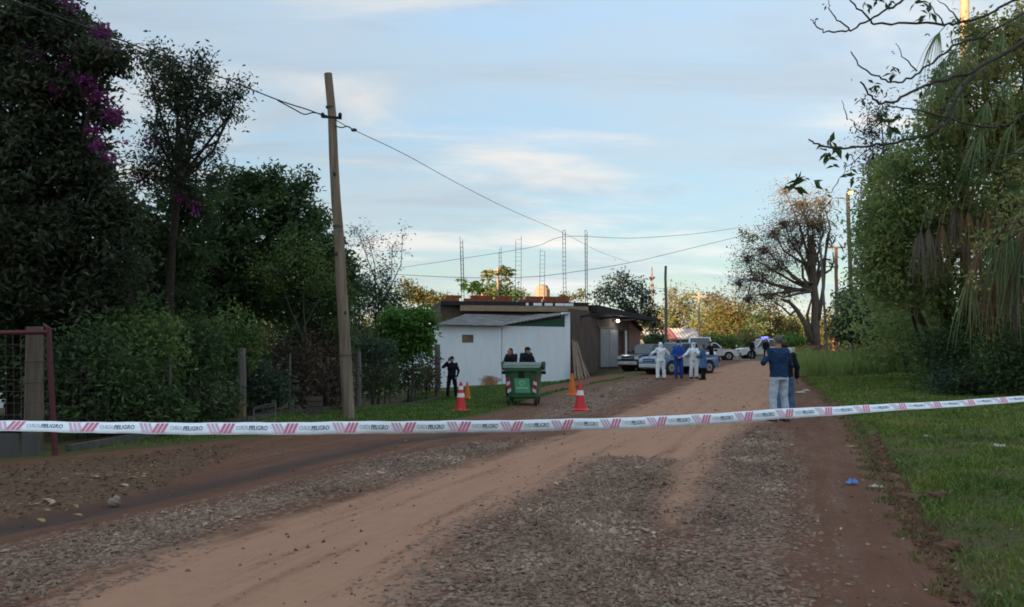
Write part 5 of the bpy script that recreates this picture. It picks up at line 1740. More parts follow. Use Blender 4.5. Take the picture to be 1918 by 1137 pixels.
car_at(1432, 68.0, R(184), paint('white_paint', (0.6, .62, .64)), 'white police pickup with glowing blue beacon at the junction', lower_m=M_plast, beacon=0.5, H=1.78, L_=5.1, stripe=(paint('white_paint', (.6, .62, .64)), 'doors'))


# ================================================================== PEOPLE
M_skin = pm('skin', (0.38, 0.21, 0.15), .6, .12, 10)
M_hairk = pm('dark_hair', (0.018, 0.015, 0.013), .6, .3, 60)
M_hairg = pm('grey_hair', (0.10, 0.095, 0.09), .7, .4, 60)


def cloth(name, rgb, bump=.5):
    return pm(name, rgb, .9, .14, 9, bump, 16, spec=.15)


def soft(name, mb, mat, parent, vox, wr=0.0, smooth_n=3):
    o = mb.build(name, mat, parent, smooth=True)
    r = o.modifiers.new('remesh', 'REMESH'); r.mode = 'VOXEL'; r.voxel_size = vox; r.use_smooth_shade = True
    if smooth_n:
        s = o.modifiers.new('smooth', 'SMOOTH'); s.factor = .5; s.iterations = smooth_n
    if wr > 0:
        t = bpy.data.textures.get('folds') or bpy.data.textures.new('folds', 'CLOUDS')
        t.noise_scale = .16; t.noise_depth = 2
        d = o.modifiers.new('folds', 'DISPLACE'); d.texture = t; d.strength = wr; d.mid_level = .5; d.texture_coords = 'LOCAL'
    return o


def limb(mb, pts, rad, seg=12):
    """rounded limb through the joints with taper"""
    pts = np.asarray(pts, float)
    n = len(pts); out, rr = [], []
    for i in range(n - 1):
        k = 5
        for j in range(k + (i == n - 2)):
            t = j / k
            out.append(pts[i] * (1 - t) + pts[i + 1] * t); rr.append(rad[i] * (1 - t) + rad[i + 1] * t)
    mb.tube(out, rr, seg)
    for p, r in zip(pts, rad): mb.ball(p, r, 12, 8)
    return mb


def person(loc, face, label, H=1.75, top=None, legs=None, arms=None, stance=.11, step=0.0, head_yaw=0.0, hair=M_hairk, suit=None, gown=None,
           cap=None, mask=None, gloves=None, shoe=None, vox=.016, fingers=False, bulk=1.0, hood=False, hood_face=True, boots=False, lean=0.0, phone=False, group=None, bald=False, extra=None, hem=.90, bow=0.0):
    """local: x right, y forward, z up at H=1.75, then scaled. arms = {'L':(elbow,wrist),'R':(...)} in local metres."""
    k = H / 1.75
    # --- joints
    hip = {s: np.array((s * .095, 0, .90)) for s in (-1, 1)}
    knee = {s: np.array((s * (.095 + stance * .35), .03 + s * step * .5, .485)) for s in (-1, 1)}
    ank = {s: np.array((s * (.085 + stance * .6), s * step, .085)) for s in (-1, 1)}
    sh = {s: np.array((s * .185, lean * .8, 1.425)) for s in (-1, 1)}
    dflt = {s: (np.array((s * .25, -.02, 1.14)), np.array((s * .27, .06, .89))) for s in (-1, 1)}
    arms = arms or {}
    el, wr = {}, {}
    for s, nm in ((-1, 'L'), (1, 'R')):
        e, w = arms.get(nm, dflt[s])
        el[s], wr[s] = np.asarray(e, float) + (0, lean * .6, 0), np.asarray(w, float) + (0, lean * .6, 0)
    hc = np.array((0, .015 + lean + bow * .8, 1.625 - bow))
    b = bulk
    sc = lambda mb: (setattr(mb, 'V', [v * k for v in mb.V]), mb)[1]
    # --- body, one continuous surface
    mb = MB()
    tors = [((0, 0, .84), .135 * b, .10 * b), ((0, 0, .92), .16 * b, .115 * b), ((0, 0, 1.04), .145 * b, .105 * b), ((0, lean * .4, 1.16), .15 * b, .11 * b), ((0, lean * .7, 1.30), .172 * b, .118 * b), ((0, lean * .8, 1.40), .175 * b, .105 * b), ((0, lean * .85, 1.455), .12, .08), ((0, lean * .9, 1.49), .06, .058), ((0, lean, 1.56), .055, .056)]
    mb.ering(tors, 18)
    Rh = np.array([(math.cos(head_yaw), -math.sin(head_yaw), 0), (math.sin(head_yaw), math.cos(head_yaw), 0), (0, 0, 1)])
    hb = lambda p: hc + Rh @ np.asarray(p, float)
    mb.ball(hc + (0, 0, .02), (.076, .092, .105), 16, 12, Rh)
    mb.ball(hb((0, .02, -.05)), (.062, .072, .075), 14, 10, Rh)            # jaw
    mb.ball(hb((0, .098, -.018)), (.014, .022, .026), 8, 6, Rh)          # nose
    mb.ball(hb((0, .078, .03)), (.05, .02, .014), 8, 6, Rh)              # brow
    for s in (-1, 1): mb.ball(hb((s * .078, -.005, -.005)), (.012, .022, .032), 8, 6, Rh)
    for s in (-1, 1):
        limb(mb, [sh[s], el[s], wr[s]], [.052, .042, .028])
        limb(mb, [hip[s], knee[s], ank[s]], [.085, .055, .04])
        mb.ball(ank[s] + (0, .07, -.045), (.045, .12, .04), 12, 8)
        d = wr[s] - el[s]; d /= np.linalg.norm(d)
        u, v = frame(d)
        palm = wr[s] + d * .055
        Mp = np.array([u, v, d]).T
        mb.ball(palm, (.042, .018, .055), 12, 8, Mp)
        for f, (o_, ln) in enumerate([(-.030, .062), (-.011, .074), (.009, .070), (.028, .055)]):
            a0 = palm + u * o_ + d * .04; a1 = a0 + d * ln * .5 + v * .010; a2 = a1 + d * ln * .4 + v * .024
            mb.tube([a0, a1, a2], [.010, .0095, .008], 8); mb.ball(a2, .008, 8, 6)
        a0 = palm - u * .036 * 1 - d * .01; a1 = a0 - u * .022 + d * .03 + v * .012; a2 = a1 + d * .028 + v * .008
        mb.tube([a0, a1, a2], [.012, .011, .009], 8); mb.ball(a2, .009, 8, 6)
    o = soft('person', sc(mb), M_skin, None, vox if not fingers else .0075, smooth_n=2)
    o.location = tuple(loc); o.rotation_euler = (0, 0, face)
    tag(o, label, 'person', group)
    # --- clothes
    def torso_garment(m, zlo, gr):
        secs = []
        for (c, rx, ry) in tors[:7]:
            if c[2] >= zlo: secs.append((c, rx * 1 + gr, ry + gr))
        c0 = np.interp(zlo, [t[0][2] for t in tors], [t[1] for t in tors]); c1 = np.interp(zlo, [t[0][2] for t in tors], [t[2] for t in tors])
        secs = [((0, 0, zlo), c0 + gr * 1.1, c1 + gr * 1.1)] + secs
        secs.append(((0, lean * .9, 1.50), .075 + gr * .4, .07 + gr * .4))
        m.ering(secs, 20)
    def sleeves(m, gr):
        for s in (-1, 1):
            d = wr[s] - el[s]; d /= np.linalg.norm(d)
            limb(m, [sh[s] + (-.015 * s, 0, 0), el[s], wr[s] - d * .02], [.063 + gr, .052 + gr, .040 + gr])
            m.ball(sh[s], .068 + gr, 12, 8)
    def legs_m(m, gr, zb_=.07):
        for s in (-1, 1):
            a = ank[s].copy(); a[2] = zb_ + .02
            limb(m, [hip[s] + (0, -.005, -.02), knee[s], a + (0, -.005, 0)], [.098 + gr, .072 + gr, .060 + gr])
            m.ball(hip[s] + (-.01 * s, -.02, -.02), (.092 + gr, .096 + gr, .11), 12, 8)
    if suit:
        m = MB(); torso_garment(m, .86, .035); sleeves(m, .014); legs_m(m, .022, .09)
        if hood:
            m.ball(hc + Rh @ np.array((0, -.025, .025)), (.102, .108, .128), 16, 12, Rh)
            m.ball(hc + (0, -.01, -.10), (.10, .095, .09), 14, 10)
        soft('coverall', sc(m), suit, o, vox, wr=.055, smooth_n=3)
    if top:
        m = MB(); torso_garment(m, hem, .026); sleeves(m, .008)
        soft('jacket', sc(m), top, o, vox, wr=.045)
    if gown:
        m = MB()
        m.ering([((0, 0, .58), .225, .19), ((0, 0, .75), .215, .175), ((0, 0, .92), .195, .155), ((0, 0, 1.06), .18, .145), ((0, 0, 1.3), .195, .145), ((0, 0, 1.42), .19, .125), ((0, 0, 1.49), .09, .085)], 20)
        sleeves(m, .014); soft('gown', sc(m), gown, o, vox, wr=.04)
    if legs:
        m = MB(); legs_m(m, .006)
        m.ering([((0, -.01, .84), .15 * b, .118 * b), ((0, -.005, .93), .162 * b, .122 * b), ((0, 0, 1.01), .152 * b, .112 * b)], 18)
        soft('trousers', sc(m), legs, o, vox, wr=.045)
    for s in (-1, 1):
        m = MB(); c = ank[s] + (0, .055, -.035)
        m.ball(c, (.056, .148, .052), 14, 8); m.box((c[0], c[1], .014), (.09, .27, .026)); limb(m, [ank[s] + (0, 0, .1 if boots else .02), ank[s] - (0, 0, .03)], [.056, .055])
        soft('shoe', sc(m), shoe or M_black, o, vox * .8, smooth_n=2)
    if cap:
        m = MB(); m.ball(hc + Rh @ np.array((0, -.008, .055)), (.088, .104, .085), 16, 10, Rh)
        m.ball(hb((0, .115, .055)), (.066, .06, .010), 12, 6, Rh)
        soft('cap', sc(m), cap, o, .009, smooth_n=1)
    if not hood and not bald:
        m = MB(); m.ball(hc + Rh @ np.array((0, -.018, .040)), (.083, .094, .096), 16, 10, Rh)
        if extra == 'long': m.ball(hc + Rh @ np.array((0, -.06, -.07)), (.07, .045, .12), 12, 10, Rh)
        soft('hair', sc(m), hair, o, .010, smooth_n=1)
    if mask:
        m = MB(); m.ball(hb((0, .07, -.045)), (.052, .042, .045), 12, 8, Rh)
        soft('face_mask', sc(m), mask, o, .009, smooth_n=1)
    for s in (-1, 1):
        sc(MB().ball(hb((s * .03, .083, .012)), (.012, .008, .008), 8, 6, Rh)).build('eye', M_black, o, smooth=True)
    sc(MB().ball(hb((0, .092, -.058)), (.022, .008, .006), 8, 6, Rh)).build('mouth', pm('lips', (.26, .10, .08), .6), o, smooth=True)
    if gloves:
        for s in (-1, 1):
            d = wr[s] - el[s]; d /= np.linalg.norm(d); u, v = frame(d); Mp = np.array([u, v, d]).T
            m = MB(); limb(m, [wr[s] - d * .03, wr[s] + d * .03], [.036, .036]); m.ball(wr[s] + d * .065, (.05, .026, .062), 12, 8, Mp)
            for o_, ln in [(-.030, .062), (-.011, .074), (.009, .070), (.028, .055)]:
                a0 = wr[s] + d * .095 + u * o_; a1 = a0 + d * ln * .5 + v * .010; a2 = a1 + d * ln * .4 + v * .024
                m.tube([a0, a1, a2], [.0125, .012, .011], 8); m.ball(a2, .011, 8, 6)
            soft('glove', sc(m), gloves, o, .008, smooth_n=1)
    return o


C_navy = cloth('police_navy', (0.012, 0.014, 0.022))
C_black = cloth('black_cloth', (0.014, 0.014, 0.017))
C_sweat = cloth('navy_sweater', (0.018, 0.045, 0.105), .6)
C_jeans = cloth('pale_trousers', (0.46, 0.54, 0.66))
C_denim = cloth('blue_denim', (0.085, 0.15, 0.25))
C_white = cloth('white_coverall', (0.78, 0.84, 0.90))
C_blue = cloth('blue_coverall', (0.030, 0.085, 0.33))
C_gown = cloth('blue_gown', (0.075, 0.17, 0.36))
M_maskw = pm('mask_white', (.7, .72, .74), .7, .05)
M_glo = pm('orange_glove', (.62, .20, .12), .5, .1)


def who(px, d, *a, **k):
    c = xy(px, d)
    return person((*c, float(gz(*c))), *a, **k)


# the man with his back to us (faces away, +y, turned a little left)
who(1457, 15.8, R(14), 'grey haired man in navy sweater and pale trousers seen from behind', 1.80, top=C_sweat, legs=C_jeans, hair=M_hairg, bulk=1.14, fingers=True, vox=.013,
    arms={'L': ((-.335, .02, 1.20), (-.20, .25, 1.17)), 'R': ((.30, .02, 1.16), (.10, .25, 1.16))}, stance=.09, head_yaw=R(8), shoe=pm('brown_shoe', (.06, .04, .03), .5))
who(1468.5, 17.0, R(-10), 'person in black jacket and jeans mostly hidden behind the navy sweater man', 1.70, top=C_black, legs=C_denim, hair=M_hairk,
    arms={'R': ((.27, -.02, 1.14), (.27, .06, .90)), 'L': ((-.27, 0, 1.14), (-.24, .1, .92))}, stance=.10)
# officer on the phone
who(847, 31.0, R(172), 'officer in black uniform and cap holding a phone to the face by the fence', 1.74, top=C_navy, legs=C_navy, cap=C_black, boots=True,
    arms={'R': ((.36, .12, 1.30), (.14, .17, 1.52)), 'L': ((-.28, -.02, 1.15), (-.24, .10, .93))}, stance=.16, lean=.01)
c = xy(847, 31.0)
tag(MB().box((0, 0, 0), (.075, .012, .15)).build('phone', M_plast, None, loc=(c[0] - .105, c[1] - .235, float(gz(*c)) + 1.60), bevel=.004), 'dark phone held at the face of the officer', 'phone')
# two officers behind the container
who(958, 24.2, R(140), 'officer with long dark hair behind the container, left of the pair', 1.68, top=C_black, legs=C_navy, extra='long', head_yaw=R(-10), bow=.07, bulk=1.15,
    arms={'R': ((.26, .1, 1.16), (.06, .28, 1.14)), 'L': ((-.26, .1, 1.16), (-.06, .28, 1.16))})
who(986, 24.4, R(215), 'officer in cap behind the container, right of the pair', 1.70, top=C_navy, legs=C_navy, cap=C_black, head_yaw=R(20), bulk=1.2, bow=.07,
    arms={'R': ((.28, .06, 1.18), (.1, .28, 1.14)), 'L': ((-.28, .06, 1.18), (-.1, .28, 1.16))})
# coverall workers
who(1237, 36.4, R(8), 'person in hooded white coverall seen from behind, arms held out', 1.78, suit=C_white, hood=True,
    arms={'L': ((-.40, .06, 1.22), (-.47, .26, 1.08)), 'R': ((.40, .06, 1.22), (.50, .22, 1.10))}, stance=.13, gloves=M_maskw)
who(1270, 37.4, R(176), 'tall person in bright blue coverall and white mask with orange gloves', 1.88, suit=C_blue, mask=M_maskw, gloves=M_glo, cap=C_black,
    arms={'L': ((-.30, .06, 1.14), (-.06, .22, .98)), 'R': ((.30, .06, 1.14), (.06, .22, .98))}, stance=.07, bulk=1.08)
who(1298, 37.2, R(186), 'person in white coverall facing the camera with an arm raised', 1.76, suit=C_white, hood=True, mask=M_maskw,
    arms={'R': ((.38, .08, 1.20), (.52, .12, 1.12)), 'L': ((-.25, .16, 1.15), (-.05, .30, 1.24))}, stance=.08, gloves=M_maskw)
who(1316, 35.9, R(60), 'person in knee length blue gown and black boots beside the white coveralls', 1.72, gown=C_gown, legs=C_black, boots=True, hair=pm('brown_hair', (.07, .04, .025), .6, .3, 50), extra='long', mask=M_maskw,
    arms={'L': ((-.26, .10, 1.16), (-.1, .28, 1.12)), 'R': ((.26, .10, 1.16), (.1, .28, 1.12))}, stance=.12)
who(1332, 48.5, R(120), 'officer in dark uniform leaning toward the white van', 1.72, top=C_navy, legs=C_navy, cap=C_black, lean=.09,
    arms={'R': ((.26, .2, 1.2), (.1, .42, 1.1)), 'L': ((-.26, .2, 1.2), (-.1, .42, 1.1))})
who(1408, 65.6, R(200), 'dark clothed officer at the front wheel of the far police pickup', 1.70, top=C_navy, legs=C_navy, cap=C_black)
who(1434, 65.9, R(160), 'dark clothed officer at the rear door of the far police pickup', 1.76, top=C_navy, legs=C_navy, cap=C_black, bulk=1.1)

# ================================================================== VEGETATION
BK = pm('dark_bark', (0.045, 0.035, 0.028), .95, .35, 8, .6, 25)
BK2 = pm('grey_bark', (0.085, 0.070, 0.060), .95, .35, 6, .6, 20)
L_dark = leafmat('leaf_dark', [(0.030, 0.055, 0.025), (0.055, 0.099, 0.039), (0.085, 0.148, 0.049), (0.129, 0.198, 0.069)])
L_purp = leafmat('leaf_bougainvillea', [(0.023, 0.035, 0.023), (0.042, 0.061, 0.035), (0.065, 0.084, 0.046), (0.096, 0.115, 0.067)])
L_mid = leafmat('leaf_mid', [(0.053, 0.092, 0.027), (0.090, 0.156, 0.043), (0.144, 0.224, 0.060), (0.220, 0.270, 0.080)])
L_bright = leafmat('leaf_bright', [(0.051, 0.123, 0.017), (0.085, 0.196, 0.030), (0.136, 0.264, 0.047)])
L_olive = leafmat('leaf_olive', [(0.060, 0.089, 0.034), (0.116, 0.152, 0.051), (0.213, 0.222, 0.073), (0.361, 0.307, 0.095)])
L_blue = leafmat('leaf_bluish', [(0.031, 0.057, 0.040), (0.062, 0.111, 0.066), (0.121, 0.181, 0.111)])
L_aut = leafmat('leaf_autumn', [(0.042, 0.065, 0.019), (0.084, 0.092, 0.025), (0.134, 0.113, 0.034), (0.183, 0.152, 0.047)])
L_yell = leafmat('leaf_yellow', [(0.20, 0.13, 0.03), (0.30, 0.19, 0.04), (0.38, 0.25, 0.06)])
L_brown = leafmat('leaf_brown', [(0.053, 0.039, 0.030), (0.098, 0.069, 0.051), (0.150, 0.102, 0.068)])
L_flower = leafmat('bougainvillea_bract', [(0.125, 0.020, 0.106), (0.225, 0.033, 0.203), (0.325, 0.065, 0.276)], .6, .35)
L_vine = leafmat('leaf_vine', [(0.102, 0.160, 0.061), (0.196, 0.277, 0.102), (0.288, 0.370, 0.127), (0.431, 0.431, 0.155)], .4, .5)
L_vine2 = leafmat('leaf_vine_olive', [(0.099, 0.134, 0.049), (0.179, 0.224, 0.075), (0.304, 0.308, 0.096), (0.483, 0.392, 0.131)], .5, .48)
L_bare = leafmat('leaf_bare_tree', [(0.106, 0.083, 0.065), (0.175, 0.131, 0.100), (0.237, 0.181, 0.119), (0.250, 0.213, 0.094)])
BK3 = pm('brown_bark', (0.085, 0.066, 0.054), .95, .35, 4, .6, 14, rgb2=(0.15, 0.12, 0.10))
L_dry = leafmat('dry_frond', [(0.107, 0.063, 0.033), (0.176, 0.107, 0.054), (0.252, 0.158, 0.079), (0.164, 0.151, 0.057)], .8, .15)
L_frond = leafmat('green_frond', [(0.069, 0.118, 0.043), (0.118, 0.186, 0.067), (0.196, 0.245, 0.098)], .5, .2)


def veg(name, label, base, cl, mat, lsize, **kw):
    return tree(name, label, base, cl, mat, kw.pop('bark', BK), lsize, **kw)


# ---- bougainvillea covered tree, far left
d = 13.2
fl = [pc(px, py, r, r * .8, d - .4, n) for px, py, r, n in [(52, 100, 12, 5), (68, 106, 14, 6), (188, 62, 20, 10), (205, 100, 14, 8), (122, 12, 20, 8), (166, 160, 16, 8), (188, 182, 14, 8), (214, 216, 16, 9), (122, 122, 10, 4), (150, 150, 12, 5), (180, 272, 14, 5), (30, 128, 10, 3), (204, 292, 10, 4), (108, 172, 14, 6), (150, 95, 12, 5), (100, 60, 12, 4), (178, 245, 10, 4)]]
cl = [pc(*c) for c in [(20, 40, 95, 70, d, 120), (95, 40, 60, 60, d, 70), (150, 80, 55, 45, d, 60), (190, 110, 45, 28, d - .3, 36), (60, 150, 100, 75, d, 130), (140, 165, 60, 40, d, 55), (30, 250, 110, 80, d, 140), (115, 250, 45, 50, d, 50), (160, 290, 55, 40, d, 52), (190, 215, 26, 16, d, 16), (60, 350, 120, 80, d, 150), (170, 350, 60, 60, d, 66), (30, 450, 110, 85, d, 140), (140, 440, 95, 70, d, 110), (215, 410, 50, 60, d, 46), (60, 550, 120, 80, d + .3, 140), (190, 520, 90, 75, d + .3, 100), (-60, 120, 90, 100, d, 90), (-70, 320, 90, 120, d, 100), (-60, 520, 90, 100, d, 90), (120, 560, 100, 70, d + .8, 90)]]
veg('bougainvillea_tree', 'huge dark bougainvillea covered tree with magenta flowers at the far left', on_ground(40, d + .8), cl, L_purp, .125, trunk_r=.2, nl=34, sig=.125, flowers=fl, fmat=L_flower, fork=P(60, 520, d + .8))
# ---- slender tree behind it
d = 16.5
cl = [pc(*c) for c in [(285, 100, 20, 28, d, 14), (315, 130, 42, 36, d, 40), (355, 160, 52, 42, d, 56), (335, 205, 55, 36, d, 48), (385, 130, 22, 24, d, 14), (400, 195, 44, 32, d, 40), (440, 175, 22, 14, d, 12), (458, 160, 10, 10, d, 6), (425, 215, 26, 16, d, 13), (300, 235, 26, 22, d, 16), (395, 290, 22, 34, d, 12), (345, 300, 30, 34, d, 18), (300, 300, 50, 40, d, 40), (270, 330, 40, 36, d, 30), (262, 120, 18, 12, d, 6), (375, 110, 14, 20, d, 8), (320, 170, 50, 40, d, 46), (370, 250, 40, 30, d, 20), (310, 265, 40, 34, d, 26), (340, 345, 60, 40, d, 50), (400, 340, 30, 30, d, 16)]]
fl = [pc(px, py, r, r * .8, d - .3, n) for px, py, r, n in [(338, 374, 8, 5), (362, 386, 9, 4), (268, 262, 14, 7), (262, 340, 12, 6), (285, 268, 10, 4), (372, 400, 8, 3), (280, 300, 10, 4), (232, 270, 10, 5)]]
veg('slender_tree', 'slender tree with open clumped crown left of the pole against the sky', on_ground(325, d + .6), cl, L_purp, .10, trunk_r=.085, nl=20, sig=.15, flowers=fl, fmat=L_flower, fork=P(338, 335, d),
    trunk_path=[on_ground(325, d + .6) - (0, 0, .2), P(318, 560, d + .5), P(322, 460, d + .3), P(330, 390, d + .1), P(338, 335, d), P(342, 250, d)])
# ---- broad dark green tree
d = 21.0
cl = [pc(*c) for c in [(345, 380, 60, 45, d - 3, 55), (440, 350, 50, 34, d, 50), (500, 350, 52, 34, d, 52), (560, 350, 22, 26, d, 14), (575, 340, 10, 16, d, 5), (430, 410, 80, 50, d, 90), (520, 400, 66, 48, d, 80), (585, 410, 34, 36, d, 34), (470, 470, 100, 60, d, 120), (570, 470, 60, 50, d - .5, 75), (620, 490, 34, 50, d, 40), (400, 490, 80, 70, d, 90), (330, 470, 80, 70, d - 3, 90), (270, 440, 60, 60, d - 4, 60), (540, 550, 90, 60, d, 90), (620, 560, 40, 50, d + 1, 44), (420, 560, 90, 60, d, 90), (300, 560, 90, 60, d - 3, 80), (220, 600, 80, 60, d - 5, 70), (650, 530, 40, 50, d + 3, 40)]]
veg('broad_tree', 'broad dark green tree mass directly left of the wooden pole', on_ground(470, d + 1), cl, L_dark, .16, trunk_r=.2, nl=34, sig=.15, fork=P(470, 560, d + 1))
d = 24
cl = [pc(*c) for c in [(560, 480, 50, 40, d - 4.5, 46), (600, 520, 40, 40, d - 4.5, 40), (520, 510, 50, 40, d - 4.5, 40)]]
veg('feathery_shrub', 'paler feathery green shrub in front of the broad tree beside the pole', on_ground(590, d - 4.2), cl, L_mid, .09, trunk_r=.06, nl=22, sig=.2, cat='shrub', bark=BK2)
# ---- thin twiggy tree right of the pole
d = 31.0
cl = [pc(*c) for c in [(690, 460, 40, 46, d, 30), (735, 470, 30, 40, d, 18), (755, 445, 12, 24, d, 6), (665, 430, 26, 26, d, 12), (720, 510, 40, 30, d, 26)]]
veg('twiggy_tree', 'thin twiggy tree with sparse leaves just right of the wooden pole', on_ground(700, d + .5), cl, L_brown, .12, trunk_r=.08, nl=9, sig=.18, leafless=.2)
cl = [pc(*c) for c in [(690, 545, 60, 40, d + .5, 80), (725, 575, 42, 36, d + .5, 60), (660, 590, 50, 50, d + .5, 60), (750, 560, 18, 24, d + .5, 14)]]
veg('round_bush', 'dense bluish dark bush right of the pole above the fence', on_ground(700, d + 1.2), cl, L_blue, .14, trunk_r=.1, nl=26, sig=.24, cat='shrub')
# ---- cassava-like bright shrub before the shed
d = 27.2
cl = [pc(*c) for c in [(750, 592, 34, 12, d, 34), (790, 592, 26, 12, d, 30), (770, 606, 50, 16, d, 50), (745, 632, 40, 18, d, 34), (785, 628, 30, 20, d, 34), (760, 655, 46, 16, d, 34), (800, 640, 14, 26, d, 14), (730, 610, 24, 20, d, 20)]]
veg('bright_shrub', 'bright green young tree beside the white shed wall', on_ground(772, d + .4), cl, L_bright, .21, dens=1.1, trunk_r=.05, nl=16, sig=.14, cat='shrub', bark=BK2, droop=.7, fork=P(772, 660, d + .3))
d = 27.5
veg('magenta_shrub', 'small shrub with dark magenta leaves under the bright green tree', on_ground(722, d), [pc(720, 622, 9, 9, d, 12), pc(712, 655, 18, 18, d, 14)], L_flower, .12, trunk_r=.03, nl=12, sig=.1, cat='shrub')
# ---- hedge plants behind the fence
hedge = [
    (-90, 660, 100, 110, 13.0, L_dark, 'dark shrub behind the left half of the red gate'),
    (-300, 640, 140, 150, 13.0, L_dark, 'large dark shrub beyond the left end of the red gate'),
    (-260, 780, 120, 70, 11.8, L_mid, 'low green bush at the left end of the red gate'),
    (165, 690, 85, 100, 12.3, L_dark, 'dark leafy shrub directly behind the red gate stile'),
    (255, 650, 80, 70, 13.6, L_mid, 'mid green shrub behind the fence right of the gate'),
    (270, 760, 80, 60, 13.3, L_dark, 'low dark undergrowth at the fence foot right of the gate'),
    (350, 650, 75, 75, 15.2, L_dark, 'dark shrub behind the fence left of the ochre footed post'),
    (370, 750, 70, 60, 15.0, L_dark, 'low dark bush left of the ochre footed fence post'),
    (430, 640, 60, 70, 16.8, L_mid, 'leafy shrub above the ochre footed fence post'),
    (490, 720, 55, 60, 17.6, L_blue, 'bluish leafy shrub just right of the ochre footed post'),
    (545, 690, 60, 85, 19.0, L_brown, 'brownish vine covered bush midway along the fence'),
    (610, 700, 55, 80, 20.8, L_brown, 'dark brown vine bush immediately left of the wooden pole'),
    (600, 620, 60, 60, 21.4, L_dark, 'dark bush rising above the brown vines left of the pole'),
    (700, 650, 40, 26, 24.4, L_blue, 'bluish broad leafed shrub just right of the wooden pole'),
    (710, 710, 40, 40, 25.0, L_dark, 'low dark shrub behind the second fence post'),
    (765, 700, 40, 40, 28.0, L_dark, 'low dark shrub below the bright green tree'),
    (800, 700, 22, 44, 30.0, L_brown, 'brown tangled bush beside the last fence post'),
]
for (px, py, rx, ry, d, mt, lab) in hedge:
    k = max(40, int(1.15 * (rx * ry) / 42))
    cl = [pc(px, py, rx, ry, d, int(k * .6), rx * d / FPX * .75), pc(px - rx * .5, py + ry * .3, rx * .6, ry * .7, d + .2, int(k * .3)), pc(px + rx * .5, py + ry * .2, rx * .6, ry * .7, d + .2, int(k * .3))]
    veg('hedge_shrub', lab, on_ground(px, d + .2), cl, mt, .085 + .0022 * d, trunk_r=.05, nl=20, sig=.16, cat='shrub', group='hedge along the left fence', bark=BK2 if mt is L_brown else BK)
# deep backing thicket so that no bright horizon shows through the hedge
V_, F_, n_ = [], [], 0
for (px, py, rx, ry, d) in [(0, 640, 160, 120, 17), (150, 640, 140, 120, 18), (300, 640, 140, 110, 21), (450, 640, 120, 110, 25), (600, 640, 100, 90, 29), (720, 660, 70, 70, 33), (60, 480, 160, 120, 18), (250, 520, 120, 100, 21), (420, 540, 100, 80, 26), (560, 560, 90, 70, 29), (-150, 560, 150, 220, 16)]:
    c, r, _ = pc(px, py, rx, ry, d, 1)
    _, pts = clump_pts(c, r, 260, 14, .3)
    V, Fa = leaf_arrays(pts, .2)
    V_.append(V); F_.append(Fa + n_); n_ += len(V)
tag(mesh_tris('thicket', np.concatenate(V_), np.concatenate(F_), L_dark), 'dark thicket filling the garden behind the left fence', 'thicket', kind='stuff')

# ---- papayas behind the rooftop
def papaya(px, top, d, r, label, n=11, mat=L_olive):
    b = on_ground(px, d); t = P(px, top, d) - b
    o = empty('papaya_tree', b, label=label, cat='tree')
    MB().tube([(0, 0, -.2), t * .5 + (.05, 0, 0), t], [.13, .11, .07], 8).build('trunk', M_tanpole, o, smooth=True)
    LV, LF, n0 = [], [], 0
    for k in range(n * 3):
        a = rng.uniform(0, 2 * math.pi); el_ = rng.uniform(-.35, .6)
        L_ = r * rng.uniform(.55, 1.05)
        s0 = t - (0, 0, rng.uniform(0, .45))
        dr = np.array((math.cos(a) * math.cos(el_), math.sin(a) * math.cos(el_), math.sin(el_)))
        tip = s0 + dr * L_ - (0, 0, .22 * L_)
        q = MB().tube([s0, (s0 + tip) / 2 + (0, 0, .1 * L_), tip], [.018, .014, .01], 4)
        q.build('leaf_stalk', M_tanpole, o) if k < n else None
        nl = 9
        dd = np.stack([np.cos(np.linspace(0, 6.0, nl) + a), np.sin(np.linspace(0, 6.0, nl) + a), np.full(nl, -.55)], 1)
        V, Fa = leaf_arrays(np.repeat(tip[None], nl, 0), np.full(nl, .34 * r), .1, .42, .08, dd)
        LV.append(V); LF.append(Fa + n0); n0 += len(V)
    mesh_tris('crown', np.concatenate(LV), np.concatenate(LF), mat, o)


papaya(932, 502, 58, 1.25, 'papaya tree with umbrella crown standing above the unfinished rooftop')
papaya(884, 528, 56, 1.1, 'shorter papaya tree at the left end of the unfinished rooftop', 10, L_bright)
papaya(903, 540, 60, 0.9, 'small papaya crown between the two taller papayas', 7)
d = 68
veg('round_tree', 'round dark green tree behind the bricks on the rooftop', on_ground(940, d), [pc(935, 548, 34, 16, d, 80), pc(915, 556, 26, 14, d, 50), pc(958, 556, 22, 14, d, 40)], L_dark, .34, trunk_r=.2, nl=14, sig=.4)

# ---- dark tree right of the workshop
d = 66
cl = [pc(*c) for c in [(1165, 525, 30, 18, d, 26), (1140, 545, 28, 18, d, 26), (1195, 540, 24, 20, d, 24), (1205, 562, 22, 18, d, 26), (1165, 560, 34, 22, d, 34), (1185, 590, 30, 22, d, 40), (1215, 592, 20, 24, d, 34), (1225, 612, 16, 16, d, 18), (1125, 560, 14, 14, d, 8)]]
veg('dark_tree', 'dark open crowned tree rising behind the workshop end', on_ground(1188, d + 1), cl, L_blue, .34, trunk_r=.18, nl=13, sig=.34, fork=P(1180, 585, d))

